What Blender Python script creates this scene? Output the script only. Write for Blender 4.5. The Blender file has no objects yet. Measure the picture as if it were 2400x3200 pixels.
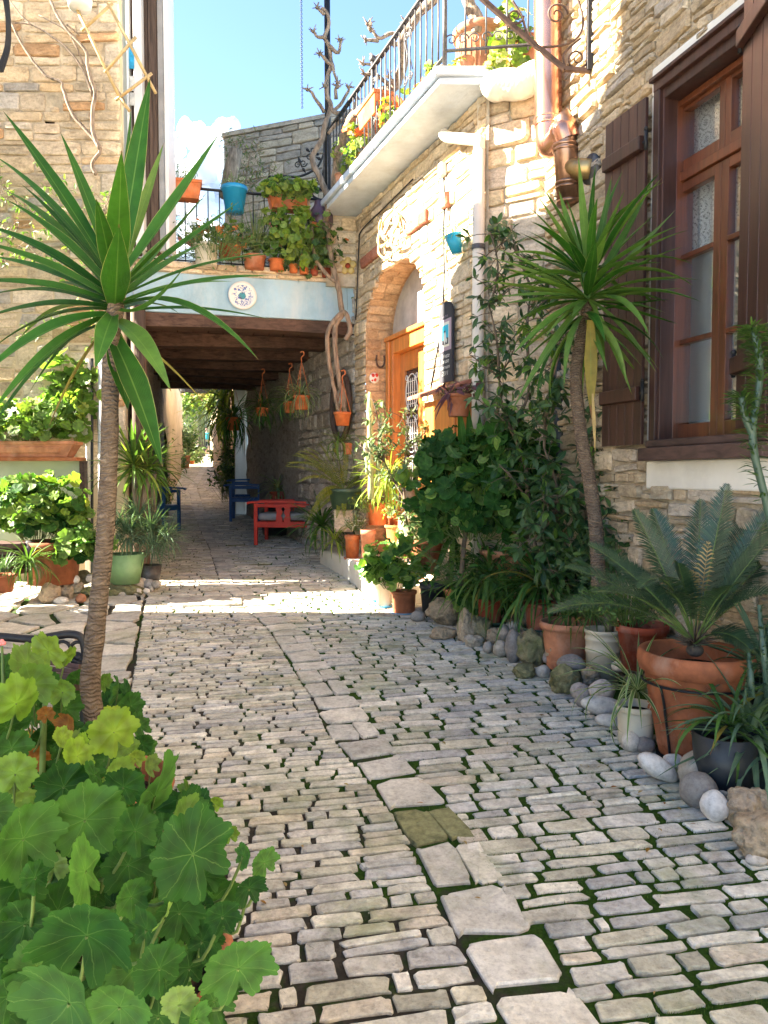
import bpy, math, random
import numpy as np
from math import sin, cos, pi, sqrt, atan2, radians, atan, tan, exp, hypot
from mathutils import Vector as V, Matrix, noise, Quaternion
SC = bpy.context.scene
COL = SC.collection
R = random.Random(11)
# ------------------------------------------------------------------ camera, sky, sun, exposure
F = 2400.0
PITCH = atan(110 / F)
EYE = V((0, 0, 1.5))
cam = bpy.data.cameras.new('camera'); camo = bpy.data.objects.new('camera', cam); COL.objects.link(camo)
camo.location = EYE; camo.rotation_euler = (pi / 2 - PITCH, 0, 0)
cam.sensor_fit = 'VERTICAL'; cam.sensor_height = 36; cam.lens = 27; cam.clip_start = .05; cam.clip_end = 3000
SC.camera = camo
SUN_EL, SUN_AZ = radians(32), radians(180)      # towards the sun: from the left of the street
world = bpy.data.worlds.new('World'); SC.world = world; world.use_nodes = True
wn = world.node_tree; wn.nodes.clear()
sky = wn.nodes.new('ShaderNodeTexSky'); sky.sky_type = 'NISHITA'; sky.sun_disc = False
sky.sun_elevation = SUN_EL; sky.sun_rotation = radians(-90); sky.altitude = 2500; sky.air_density = 1.0; sky.dust_density = .15; sky.ozone_density = 2.2
bg = wn.nodes.new('ShaderNodeBackground'); bg.inputs[1].default_value = .051
wo = wn.nodes.new('ShaderNodeOutputWorld')
wn.links.new(sky.outputs[0], bg.inputs[0]); wn.links.new(bg.outputs[0], wo.inputs[0])
sl = bpy.data.lights.new('sun', 'SUN'); sl.energy = 4.7; sl.angle = radians(.53); sl.color = (1, .905, .76)
slo = bpy.data.objects.new('sun', sl); COL.objects.link(slo)
sd = V((cos(SUN_EL) * cos(SUN_AZ), cos(SUN_EL) * sin(SUN_AZ), sin(SUN_EL)))
slo.rotation_euler = sd.to_track_quat('Z', 'Y').to_euler(); slo.location = (-20, 0, 20)
SC.view_settings.view_transform = 'Standard'; SC.view_settings.look = 'None'
SC.view_settings.exposure = 3.65; SC.view_settings.gamma = 1
SC.view_settings.use_white_balance = True; SC.view_settings.white_balance_temperature = 6600; SC.view_settings.white_balance_tint = 8
SC.render.engine = 'CYCLES'
SC.cycles.use_denoising = True
SC.cycles.max_bounces = 8; SC.cycles.diffuse_bounces = 6; SC.cycles.glossy_bounces = 3
SC.cycles.transmission_bounces = 4; SC.cycles.transparent_max_bounces = 8
SC.cycles.sample_clamp_indirect = 6
# ------------------------------------------------------------------ geometry of the place
def zg(y):
    if y < 11: return .045 * y
    if y < 13:
        t = (y - 11) / 2; return .495 + .045 * 2 * t + .015 * t * t
    return .6 + .06 * (y - 13)
def ray(px, py):
    a, b = (px - 1200) / F, (1600 - py) / F
    return V((a, cos(PITCH) + b * sin(PITCH), -sin(PITCH) + b * cos(PITCH)))
def W(px, py, Y):
    d = ray(px, py); return EYE + d * (Y / d.y)
def on(px, py, line, off=0.0):
    # point of the pixel's ray on the vertical wall X = x0 + m*Y, moved off along the wall's outward normal
    d = ray(px, py); x0, m = line
    x0 = x0 - off * sqrt(1 + m * m)
    return EYE + d * (x0 / (d.x - m * d.y))
def G(px, py, up=0.0):
    d = ray(px, py); y = 5.0
    for _ in range(60):
        t = (zg(y) + up - 1.5) / d.z if abs(d.z) > 1e-6 else 50
        y = .5 * y + .5 * max(.3, min(80, t * d.y))
    return V((d.x / d.y * y, y, zg(y) + up))
def proj(p):
    q = V(p) - EYE
    f = q.y * cos(PITCH) - q.z * sin(PITCH); u = q.y * sin(PITCH) + q.z * cos(PITCH)
    if f < .05: return None
    return (1200 + F * q.x / f, 1600 - F * u / f, f)
def inview(p, m=350):
    q = proj(p)
    return q is not None and -m < q[0] < 2400 + m and -m < q[1] < 3200 + m
WIN = (2.949, -.29)      # wall of the window house
ARC = (3.1825, -.3875)   # wall of the arch house
SLB = (2.754, -.3875)    # outer edge of the balcony
def Xc(y):
    P = [(-4, 2.1), (2.05, .40), (2.82, .23), (3.27, .09), (3.92, -.163), (4.33, -.26), (5.6, -.64), (6, -.757), (7.98, -1.576), (9.4, -1.96), (11.1, -2.42), (12.95, -2.98), (16.5, -4.0), (22.8, -5.69), (40.7, -9.3), (55, -12.6)]
    for (a, b), (c, d) in zip(P, P[1:]):
        if y <= c: return b + (d - b) * (y - a) / (c - a)
    return P[-1][1]
# ------------------------------------------------------------------ mesh helpers
ORG = {}
def org(parent):
    return ORG.get(parent.name, V((0, 0, 0))) if parent else V((0, 0, 0))
def new_mesh(name, vs, fs, mats, smooth=False, uv=None, mi=None):
    me = bpy.data.meshes.new(name)
    vs = np.asarray(vs, dtype=np.float32).reshape(-1, 3)
    me.from_pydata(vs.tolist(), [], fs)
    for m in (mats if isinstance(mats, (list, tuple)) else [mats]): me.materials.append(m)
    if smooth: me.polygons.foreach_set('use_smooth', [True] * len(me.polygons))
    if mi is not None: me.polygons.foreach_set('material_index', mi)
    if uv is not None:
        l = me.uv_layers.new(name='uv'); li = np.zeros(len(me.loops), dtype=np.int32); me.loops.foreach_get('vertex_index', li)
        l.data.foreach_set('uv', np.asarray(uv, dtype=np.float32)[li].ravel())
    me.update(); return me
def link(name, me, parent=None, kind=None, local=False):
    o = bpy.data.objects.new(name, me); COL.objects.link(o)
    if parent is not None:
        o.parent = parent
        if not local and parent.parent is None: o.location = -org(parent)
    if kind: o['kind'] = kind
    return o
def tag(o, label, cat, group=None):
    o['label'] = label; o['category'] = cat
    if group: o['group'] = group
    return o
def thing(name, label, cat, loc=(0, 0, 0), group=None):
    o = bpy.data.objects.new(name, None); COL.objects.link(o); o.location = loc; o.empty_display_size = .1
    ORG[o.name] = V(loc); return tag(o, label, cat, group)
class MB:
    def __init__(s): s.v = []; s.f = []; s.uv = []
    def add(s, vs, fs, uvs=None, M=None):
        n = len(s.v)
        for p in vs:
            p = V(p); s.v.append(tuple(M @ p if M else p))
        s.f += [tuple(i + n for i in f) for f in fs]
        s.uv += list(uvs) if uvs else [(0, 0)] * len(vs)
        return s
    def box(s, c, d, M=None):
        x, y, z = d[0] / 2, d[1] / 2, d[2] / 2; c = V(c)
        vs = [c + V(p) for p in ((-x, -y, -z), (x, -y, -z), (x, y, -z), (-x, y, -z), (-x, -y, z), (x, -y, z), (x, y, z), (-x, y, z))]
        return s.add(vs, [(0, 3, 2, 1), (4, 5, 6, 7), (0, 1, 5, 4), (1, 2, 6, 5), (2, 3, 7, 6), (3, 0, 4, 7)], None, M)
    def hexa(s, a, b):
        # a, b: two quads (4 points each) joined into a closed block
        return s.add(list(a) + list(b), [(3, 2, 1, 0), (4, 5, 6, 7), (0, 1, 5, 4), (1, 2, 6, 5), (2, 3, 7, 6), (3, 0, 4, 7)])
    def beam(s, a, b, w, h, up=(0, 0, 1)):
        a, b = V(a), V(b); t = (b - a).normalized(); u = V(up)
        if abs(t.dot(u.normalized())) > .98: u = V((0, 1, 0))
        x = t.cross(u).normalized() * w / 2; y = x.cross(t).normalized() * h / 2
        return s.hexa([a - x - y, a + x - y, a + x + y, a - x + y], [b - x - y, b + x - y, b + x + y, b - x + y])
    def tube(s, pts, r, n=8, caps=True):
        pts = [V(p) for p in pts]; k = len(pts); rs = r if isinstance(r, (list, tuple)) else [r] * k
        base = len(s.v); up = V((0, 0, 1)); px = None; L = 0
        for i, p in enumerate(pts):
            t = (pts[min(i + 1, k - 1)] - pts[max(i - 1, 0)])
            t = t.normalized() if t.length > 1e-9 else V((0, 0, 1))
            if i: L += (p - pts[i - 1]).length
            if px is None: px = t.orthogonal().normalized()
            px = px - t * px.dot(t)
            px = px.normalized() if px.length > 1e-6 else t.orthogonal().normalized()
            py = t.cross(px)
            for j in range(n):
                a = 2 * pi * j / n
                s.v.append(tuple(p + (px * cos(a) + py * sin(a)) * rs[i])); s.uv.append((j / n, L))
        for i in range(k - 1):
            for j in range(n):
                q = (j + 1) % n
                s.f.append((base + i * n + j, base + i * n + q, base + (i + 1) * n + q, base + (i + 1) * n + j))
        if caps:
            s.f.append(tuple(base + j for j in reversed(range(n)))); s.f.append(tuple(base + (k - 1) * n + j for j in range(n)))
        return s
    def lathe(s, prof, n=28, M=None, a0=0, a1=2 * pi, wob=0.0):
        base = len(s.v); full = abs(a1 - a0 - 2 * pi) < 1e-6; m = n if full else n + 1
        for (r, z) in prof:
            for j in range(m):
                a = a0 + (a1 - a0) * j / n; rr = r * (1 + wob * sin(2 * a + 1))
                p = V((rr * cos(a), rr * sin(a), z)); s.v.append(tuple(M @ p if M else p)); s.uv.append((j / n, z))
        for i in range(len(prof) - 1):
            for j in range(n):
                q = (j + 1) % m
                s.f.append((base + i * m + j, base + i * m + q, base + (i + 1) * m + q, base + (i + 1) * m + j))
        return s
    def ball(s, c, r, n=10, k=6, sc=(1, 1, 1)):
        pr = [(max(1e-4, sin(pi * i / k)) * r, -cos(pi * i / k) * r) for i in range(k + 1)]
        return s.lathe(pr, n, Matrix.Translation(V(c)) @ Matrix.Diagonal((*sc, 1)))
    def prism(s, poly, z0, z1, M=None):
        n = len(poly)
        vs = [(x, y, z0) for x, y in poly] + [(x, y, z1) for x, y in poly]
        return s.add(vs, [tuple(reversed(range(n))), tuple(range(n, 2 * n))] + [(i, (i + 1) % n, n + (i + 1) % n, n + i) for i in range(n)], None, M)
    def build(s, name, mat, parent=None, smooth=False, kind=None, bevel=0, local=False, uv=False):
        me = new_mesh(name, s.v, s.f, mat, smooth, s.uv if uv else None)
        o = link(name, me, parent, kind, local)
        if bevel:
            b = o.modifiers.new('bevel', 'BEVEL'); b.width = bevel; b.segments = 2; b.limit_method = 'ANGLE'
        return o
def spline(P, k=6):
    P = [V(p) for p in P]; out = []
    for i in range(len(P) - 1):
        a, b, c, d = P[max(i - 1, 0)], P[i], P[i + 1], P[min(i + 2, len(P) - 1)]
        for j in range(k):
            t = j / k
            out.append(.5 * ((2 * b) + (c - a) * t + (2 * a - 5 * b + 4 * c - d) * t * t + (3 * b - a - 3 * c + d) * t ** 3))
    out.append(P[-1]); return out
def basis(x, y, z, o=(0, 0, 0)):
    m = Matrix((x, y, z)).transposed().to_4x4(); m.translation = V(o); return m
class Pieces:
    """pieces of one kind: the largest-looking ones become objects of their own, the rest one mesh"""
    def __init__(s, name, variants, mats, smooth=False):
        s.name = name; s.var = [(np.asarray(v[0], dtype=np.float64), v[1], (v[2] if len(v) > 2 else None)) for v in variants]
        s.mats = mats if isinstance(mats, (list, tuple)) else [mats]; s.smooth = smooth; s.items = []; s.cache = {}
    def add(s, k, M, mi=0, size=None): s.items.append((k % len(s.var), M, mi, size))
    def mesh(s, k, mi):
        if (k, mi) not in s.cache:
            v = s.var[k]; s.cache[(k, mi)] = new_mesh(s.name, v[0], v[1], s.mats[mi], s.smooth, v[2])
        return s.cache[(k, mi)]
    def finish(s, parent, nsep=300, minpx=0, rest=None):
        def score(it):
            q = proj(it[1].translation)
            if q is None or not (-120 < q[0] < 2520 and -120 < q[1] < 3320): return 0
            sc = it[1].to_scale(); v = s.var[it[0]][0]; e = (v.max(0) - v.min(0)) * np.array(sc); e.sort()
            return float(e[2]) * F / q[2]
        it = sorted(((score(i), n, i) for n, i in enumerate(s.items)), key=lambda a: (-a[0], a[1]))
        sep = [i for sc, n, i in it[:nsep] if sc > max(minpx, 1)]; oth = [i for sc, n, i in it[len(sep):]]
        T = Matrix.Translation(-org(parent)) if (parent and parent.parent is None) else Matrix()
        for k, M, mi, _ in sep:
            o = bpy.data.objects.new(s.name, s.mesh(k, mi)); COL.objects.link(o); o.parent = parent; o.matrix_basis = T @ M
        if oth:
            vs, fs, uvs, mis = [], [], [], []; n = 0
            for k, M, mi, _ in oth:
                v, f, uv = s.var[k]; A = np.array(M)
                vs.append(v @ A[:3, :3].T + A[:3, 3]); fs += [tuple(j + n for j in q) for q in f]; n += len(v)
                mis += [mi] * len(f)
                if uv is not None: uvs += list(uv)
            me = new_mesh(rest or s.name, np.concatenate(vs), fs, s.mats, s.smooth, uvs if uvs else None, mis)
            link(rest or s.name, me, parent, 'stuff')
        return len(sep), len(oth)
# ------------------------------------------------------------------ materials
class NT:
    def __init__(s, name):
        s.m = bpy.data.materials.new(name); s.m.use_nodes = True; s.t = s.m.node_tree; s.t.nodes.clear()
        s.out = s.n('OutputMaterial')
    def n(s, t, **k):
        x = s.t.nodes.new('ShaderNode' + t)
        for a, b in k.items():
            if a in ('vals',):
                for i, v in b.items(): x.inputs[i].default_value = v
            else: setattr(x, a, b)
        return x
    def l(s, a, b): s.t.links.new(a, b)
    def math(s, op, a, b=0.0, c=None):
        x = s.n('Math', operation=op)
        for i, v in enumerate((a, b, c)):
            if v is None: continue
            if isinstance(v, (int, float)): x.inputs[i].default_value = v
            else: s.l(v, x.inputs[i])
        return x.outputs[0]
    def mix(s, f, a, b, mode='MIX'):
        x = s.n('Mix', data_type='RGBA', blend_type=mode)
        for i, v in ((0, f), (6, a), (7, b)):
            if isinstance(v, (int, float)): x.inputs[i].default_value = v
            elif isinstance(v, tuple): x.inputs[i].default_value = (*v[:3], 1)
            else: s.l(v, x.inputs[i])
        return x.outputs[2]
    def pos(s, sc=(1, 1, 1)):
        g = s.n('NewGeometry'); m = s.n('VectorMath', operation='MULTIPLY'); m.inputs[1].default_value = sc
        s.l(g.outputs['Position'], m.inputs[0]); return m.outputs[0]
    def noise(s, vec, scale, detail=4, rough=.55, dist=0):
        x = s.n('TexNoise'); x.inputs['Scale'].default_value = scale; x.inputs['Detail'].default_value = detail
        x.inputs['Roughness'].default_value = rough; x.inputs['Distortion'].default_value = dist; s.l(vec, x.inputs['Vector']); return x.outputs[0]
    def ramp(s, f, stops, mode='LINEAR'):
        x = s.n('ValToRGB'); x.color_ramp.interpolation = mode; e = x.color_ramp.elements
        while len(e) < len(stops): e.new(.5)
        for i, (p, c) in enumerate(stops):
            e[i].position = p; e[i].color = (*c, 1) if isinstance(c, tuple) else (c, c, c, 1)
        s.l(f, x.inputs[0]); return x.outputs[0]
    def rnd(s):
        o = s.n('ObjectInfo').outputs['Random']; g = s.n('NewGeometry').outputs['Random Per Island']
        return s.math('FRACT', s.math('ADD', s.math('MULTIPLY', o, 7.31), g))
    def bsdf(s, col, rough=.8, metal=0, bump=None, bstr=.3, bdist=.01, spec=.3, coat=0):
        b = s.n('BsdfPrincipled'); b.inputs['Specular IOR Level'].default_value = spec; b.inputs['Metallic'].default_value = metal
        b.inputs['Coat Weight'].default_value = coat
        for v, i in ((col, 'Base Color'), (rough, 'Roughness')):
            if isinstance(v, tuple): b.inputs[i].default_value = (*v, 1)
            elif isinstance(v, (int, float)): b.inputs[i].default_value = v
            else: s.l(v, b.inputs[i])
        if bump is not None:
            u = s.n('Bump'); u.inputs['Strength'].default_value = bstr; u.inputs['Distance'].default_value = bdist
            s.l(bump, u.inputs['Height']); s.l(u.outputs[0], b.inputs['Normal'])
        return b.outputs[0]
    def done(s, sh): s.l(sh, s.out.inputs[0]); return s.m
MATS = {}
def stone(name, pal, nscale=9, dark=.55, bstr=.6, strat=(1, 1, 2.2), spot=None, rough=.9, fine=60, bd=.02):
    t = NT(name); r = t.rnd(); n = len(pal)
    c = t.ramp(r, [(i / n, p) for i, p in enumerate(pal)], 'CONSTANT')
    p = t.pos(strat); a = t.noise(p, nscale, 6, .62, .4); b = t.noise(p, nscale * 3.1, 5, .6)
    r2 = t.math('FRACT', t.math('MULTIPLY', r, 13.7))
    c = t.mix(1, c, t.ramp(r2, [(0, (.80, .80, .80)), (1, (1.16, 1.14, 1.12))]), 'MULTIPLY')
    c = t.mix(1, c, t.ramp(a, [(.28, dark), (.48, .95), (.70, 1.18)]), 'MULTIPLY')
    c = t.mix(.7, c, t.ramp(b, [(.3, (.62, .58, .54)), (.55, (1.02, 1.0, .98))]), 'MULTIPLY')
    c = t.mix(.8, c, t.ramp(t.noise(t.pos(), fine * .8, 6, .75), [(.32, (.66, .64, .62)), (.5, (1.0, 1.0, 1.0)), (.68, (1.2, 1.19, 1.16))]), 'MULTIPLY')
    if spot: c = t.mix(t.math('MULTIPLY', t.ramp(t.noise(t.pos(), 2.1, 5, .7), [(.52, 0.0), (.68, 1.0)]), spot[1]), c, spot[0])
    bb = t.math('ADD', t.math('ADD', a, t.math('MULTIPLY', b, .5)), t.math('MULTIPLY', t.noise(p, fine, 4, .7), .22))
    return t.done(t.bsdf(c, rough, 0, bb, bstr, bd, .2))
def plain(name, col, rough=.6, metal=0, var=.12, scale=6, bstr=.15, bscale=30, spec=.4, dirt=None, strat=(1, 1, 1), coat=0, bd=.004):
    t = NT(name); a = t.noise(t.pos(strat), scale, 5, .6)
    c = t.mix(1, col, t.ramp(a, [(.3, 1 - var * 1.6), (.7, 1 + var)]), 'MULTIPLY')
    if dirt: c = t.mix(t.math('MULTIPLY', t.ramp(t.noise(t.pos(dirt[2] if len(dirt) > 2 else (1, 1, 1)), 3.3, 7, .68), [(.5, 0.0), (.72, 1.0)]), dirt[1]), c, dirt[0])
    return t.done(t.bsdf(c, rough, metal, t.noise(t.pos(strat), bscale, 5, .65), bstr, bd, spec, coat))
def leafm(name, cols, rough=.42, trans=.28, edge=None, vein=None, spec=.2, tip=None, vbump=.35):
    """cols: per-leaf colours; edge: colour along blade margins; vein: 'round' or 'blade' (uv drawn)"""
    t = NT(name); r = t.rnd(); n = len(cols)
    c = t.ramp(r, [(i / max(1, n - 1), p) for i, p in enumerate(cols)])
    r2 = t.math('FRACT', t.math('MULTIPLY', r, 17.3))
    c = t.mix(1, c, t.ramp(r2, [(0, (.72, .76, .72)), (1, (1.25, 1.2, 1.1))]), 'MULTIPLY')
    c = t.mix(.6, c, t.ramp(t.noise(t.pos(), 22, 5, .6), [(.3, (.6, .62, .6)), (.62, (1.12, 1.1, 1.0))]), 'MULTIPLY')
    bump = t.math('ADD', t.noise(t.pos(), 90, 4, .6), t.math('MULTIPLY', t.noise(t.pos(), 38, 3, .5), 1.2))
    uv = t.n('TexCoord').outputs['UV']; sx = t.n('SeparateXYZ'); t.l(uv, sx.inputs[0]); u, v = sx.outputs[0], sx.outputs[1]
    if vein == 'round':
        cu, cv = t.math('SUBTRACT', u, .5), t.math('SUBTRACT', v, .5)
        ang = t.math('ARCTAN2', cv, cu); rad = t.math('SQRT', t.math('ADD', t.math('MULTIPLY', cu, cu), t.math('MULTIPLY', cv, cv)))
        w = t.math('MULTIPLY', t.math('SUBTRACT', t.noise(uv, 7, 3), .5), 1.1)
        m1 = t.math('ABSOLUTE', t.math('SINE', t.math('ADD', t.math('MULTIPLY', ang, 3.5), w)))
        wd = t.math('MULTIPLY', m1, rad)                                   # distance from a main vein
        k = t.ramp(wd, [(.004, 1.0), (.024, 0.0)])
        m2 = t.math('MULTIPLY', t.math('ABSOLUTE', t.math('SINE', t.math('ADD', t.math('ADD', t.math('MULTIPLY', ang, 10.5), t.math('MULTIPLY', rad, 9)), w))), rad)
        k2 = t.math('MULTIPLY', t.ramp(m2, [(.006, 1.0), (.03, 0.0)]), t.math('MULTIPLY', t.ramp(rad, [(.16, 0.0), (.26, 1.0)]), .5))
        kk = t.math('MAXIMUM', k, k2)
        # raised tissue between the veins, a ring-shaped zone in the leaf's own colour
        c = t.mix(1, c, t.ramp(t.math('ADD', rad, t.math('MULTIPLY', w, .12)), [(.0, (1.25, 1.25, 1.1)), (.16, (1.0, 1.0, 1.0)), (.27, (.78, .74, .82)), (.36, (1.0, 1.0, 1.0)), (.5, (1.12, 1.14, 1.0))]), 'MULTIPLY')
        c = t.mix(t.math('MULTIPLY', kk, .22), c, (.22, .36, .10))
        bump = t.math('SUBTRACT', t.math('MULTIPLY', bump, .3), kk)
    elif vein == 'blade':
        c = t.mix(t.math('MULTIPLY', t.ramp(t.math('ABSOLUTE', t.math('SUBTRACT', u, .5)), [(.01, 1.0), (.04, 0.0)]), .35), c, (.2, .33, .08))
        st = t.math('SINE', t.math('MULTIPLY', u, 120)); bump = t.math('ADD', t.math('MULTIPLY', st, .25), t.math('MULTIPLY', bump, .5))
        c = t.mix(.22, c, t.ramp(t.math('MULTIPLY', t.math('ADD', st, 1), .5), [(0, (.6, .6, .6)), (1, (1.2, 1.2, 1.2))]), 'MULTIPLY')
    if edge: c = t.mix(t.ramp(t.math('ABSOLUTE', t.math('SUBTRACT', u, .5)), [(edge[1], 0.0), (min(.5, edge[1] + .02), 1.0)]), c, edge[0])
    if tip: c = t.mix(t.ramp(v, [(tip[1], 0.0), (tip[1] + .03, 1.0)]), c, tip[0])
    s = t.bsdf(c, rough, 0, bump, vbump, .004, spec)
    tr = t.n('BsdfTranslucent'); t.l(t.mix(1, c, (1.5, 1.7, .7), 'MULTIPLY'), tr.inputs[0])
    mx = t.n('MixShader'); mx.inputs[0].default_value = trans; t.l(s, mx.inputs[1]); t.l(tr.outputs[0], mx.inputs[2])
    return t.done(mx.outputs[0])
def woodm(name, col, axis='z', rough=.5, spec=.4, dk=.5, sc=1.0, coat=0, bstr=.25):
    t = NT(name); k = {'z': (14, 14, .9), 'x': (.9, 14, 14), 'y': (14, .9, 14)}[axis]
    a = t.noise(t.pos(k), 2.4 * sc, 6, .6, .5); b = t.noise(t.pos((1, 1, 1)), 1.7, 4)
    r = t.rnd()
    c = t.mix(1, col, t.ramp(a, [(.3, dk), (.5, .9), (.7, 1.25)]), 'MULTIPLY')
    c = t.mix(1, c, t.ramp(r, [(0, (.8, .8, .8)), (1, (1.15, 1.12, 1.1))]), 'MULTIPLY')
    c = t.mix(.5, c, t.ramp(b, [(.3, (.7, .7, .7)), (.7, (1.15, 1.15, 1.15))]), 'MULTIPLY')
    return t.done(t.bsdf(c, rough, 0, a, bstr, .004, spec, coat))
SAND = [(.54, .43, .29), (.58, .47, .33), (.60, .49, .35), (.51, .41, .29), (.55, .46, .34), (.61, .50, .36), (.53, .39, .24), (.44, .40, .35), (.57, .44, .29), (.59, .48, .35), (.50, .31, .17), (.56, .48, .38)]
CREAM = [(.60, .48, .33), (.65, .54, .39), (.56, .46, .33), (.68, .57, .42), (.54, .42, .28), (.62, .52, .40), (.66, .53, .35), (.52, .45, .36)]
m_tower = stone('tower stone', SAND, 5, .6, .7)
m_cream = stone('cream limestone', CREAM, 7, .66, .8)
m_reveal = stone('ochre reveal stone', [(.50, .33, .19), (.55, .37, .22), (.47, .30, .17), (.58, .41, .26)], 7, .7, .6)
m_grey = stone('grey weathered stone', [(.45, .41, .37), (.52, .47, .40), (.40, .37, .35), (.49, .43, .36)], 5, .55, .7)
m_dimwall = stone('lime washed rough stone', [(.46, .42, .37), (.50, .46, .40), (.41, .38, .34)], 6, .5, .9)
m_mortar = plain('sandy mortar', (.52, .43, .31), .95, var=.25, scale=11, bstr=.9, bscale=40, spec=.1, bd=.02)
m_mortar2 = plain('pale lime mortar', (.55, .47, .36), .95, var=.2, scale=9, bstr=.9, bscale=34, spec=.1, bd=.02)
COB = [(.58, .55, .46), (.65, .62, .53), (.54, .52, .45), (.68, .65, .57), (.50, .49, .45), (.61, .58, .49), (.57, .54, .43), (.65, .62, .55), (.59, .56, .50), (.46, .44, .35), (.58, .52, .42), (.48, .47, .45)]
m_cob = stone('worn paving stone', COB, 8, .62, .85, (1, 1, 1), spot=((.22, .25, .11), .5), rough=.78, fine=75)
m_cobf = stone('big worn slab', [(.54, .52, .47), (.58, .56, .50), (.51, .49, .44), (.60, .57, .50)], 5, .7, .7, (1, 1, 1), spot=((.24, .26, .12), .35), rough=.75, fine=75)
m_moss_slab = stone('mossy slab', [(.26, .26, .13)], 9, .5, 1, (1, 1, 1), rough=.95)
def ground_mat():
    t = NT('earth and moss joints'); p = t.pos(); g = t.n('SeparateXYZ'); t.l(t.n('NewGeometry').outputs['Position'], g.inputs[0])
    earth = t.ramp(t.noise(p, 14, 6, .7), [(.3, (.034, .030, .024)), (.62, (.085, .073, .058)), (.85, (.19, .165, .13))])
    moss = t.ramp(t.noise(p, 60, 5, .7), [(.3, (.018, .045, .006)), (.65, (.05, .115, .014))])
    lat = t.math('ADD', g.outputs[0], t.math('MULTIPLY', g.outputs[1], .28))           # distance across the lane
    k = t.math('ADD', t.noise(p, 1.9, 5, .7), t.ramp(t.math('MULTIPLY', t.math('ADD', lat, 1.5), .22), [(.0, .08), (.46, -.03), (.6, .2), (.95, .2)]))
    far = t.ramp(t.math('MULTIPLY', g.outputs[1], .1), [(.62, .0), (.85, -.3)])
    k = t.math('ADD', k, far)
    k = t.ramp(k, [(.50, 0.0), (.60, 1.0)])
    c = t.mix(k, earth, moss)
    return t.done(t.bsdf(c, .97, 0, t.noise(p, 110, 5, .8), 1.0, .02, .1))
m_ground = ground_mat()
m_white = plain('white lime plaster', (.72, .68, .61), .85, var=.05, scale=3, bstr=.35, bscale=14, dirt=((.46, .42, .35), .35), bd=.01)
m_slab = plain('grey white painted concrete', (.50, .56, .64), .85, var=.10, scale=4, bstr=.6, bscale=12, dirt=((.30, .30, .30), .45), bd=.02)
m_blue = plain('pale blue plaster', (.33, .48, .58), .85, var=.14, scale=2.4, bstr=.6, bscale=9, dirt=((.50, .56, .58), .75, (1, 1, .35)), bd=.012)
m_ochre = plain('pale ochre plaster', (.55, .44, .30), .9, var=.12, scale=2, bstr=.4, bscale=10, dirt=((.38, .30, .21), .4), bd=.01)
m_tymp = plain('grey tympanum plaster', (.45, .42, .40), .9, var=.15, scale=6, bstr=.4, bscale=12)
m_shut = woodm('dark brown shutter wood', (.058, .025, .019), 'z', .42, .45, .5)
m_frame = woodm('red brown window wood', (.125, .036, .014), 'z', .4, .5, .5, 1, .3)
m_sill = woodm('weathered brown sill wood', (.085, .050, .042), 'y', .6, .3, .5)
m_door = woodm('orange varnished door wood', (.62, .22, .05), 'z', .35, .5, .7, 1, .3, .12)
m_beam = woodm('old brown timber', (.105, .062, .046), 'x', .8, .2, .35, 1, 0, .8)
m_beamz = woodm('old upright timber', (.10, .068, .052), 'z', .8, .2, .4, 1, 0, .8)
m_iron = plain('black wrought iron', (.018, .018, .02), .5, .3, .2, 30, .2, 60)
m_irong = plain('grey worn iron', (.09, .085, .085), .5, .5, .3, 20, .3, 60)
m_rust = plain('brown rusty iron', (.10, .06, .045), .7, .3, .3, 20, .3, 60)
m_pvc = plain('cream plastic pipe', (.62, .56, .48), .45, var=.08, scale=3, dirt=((.42, .36, .28), .5, (1, 1, .2)))
m_pvcw = plain('white pipe plastic', (.66, .65, .63), .45, var=.06, scale=3)
def terra(name, col): return plain(name, col, .8, var=.3, scale=7, bstr=.35, bscale=45, spec=.2, dirt=((col[0] * .6 + .19, col[1] * .6 + .18, col[2] * .6 + .15), .7, (1.6, 1.6, .9)))
m_ter = terra('terracotta', (.34, .115, .052)); m_ter2 = terra('pale terracotta', (.46, .20, .11)); m_ter3 = terra('orange plastic terracotta', (.55, .155, .05))
m_terred = terra('red brown plastic', (.30, .06, .028)); m_cream2 = plain('cream bucket plastic', (.58, .52, .40), .5, var=.1, dirt=((.35, .31, .22), .5))
m_black = plain('black plastic', (.022, .026, .030), .45, var=.2, dirt=((.08, .08, .07), .4)); m_gpot = plain('dark green glazed pot', (.05, .09, .06), .4, var=.2)
m_lgreen = plain('light green painted tub', (.20, .34, .14), .6, var=.15, dirt=((.30, .36, .22), .5)); m_bluepl = plain('bright blue plastic', (.015, .24, .46), .4, var=.08)
m_tealp = plain('turquoise metal pot', (.02, .33, .50), .45, var=.1); m_saucer = plain('blue saucer', (.03, .14, .34), .4)
m_soil = plain('dark potting soil', (.045, .032, .024), 1, var=.5, scale=40, bstr=1, bscale=50, spec=.05, bd=.02)
m_redp = plain('red painted wood', (.60, .035, .015), .5, var=.1, scale=8, bstr=.15); m_bluep = plain('dark blue painted wood', (.010, .07, .23), .5, var=.2, scale=8)
m_pink = plain('pink painted metal', (.72, .20, .19), .5, var=.1); m_cush = plain('grey cushion fabric', (.34, .33, .32), .95, var=.15, bstr=.4)
m_bark = NT('yucca bark'); _p = m_bark.pos(); _w = m_bark.n('TexWave', bands_direction='Z'); _w.inputs['Scale'].default_value = 22; _w.inputs['Distortion'].default_value = 9; _w.inputs['Detail'].default_value = 5; _w.inputs['Detail Scale'].default_value = 1.6
m_bark.l(_p, _w.inputs['Vector'])
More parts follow.
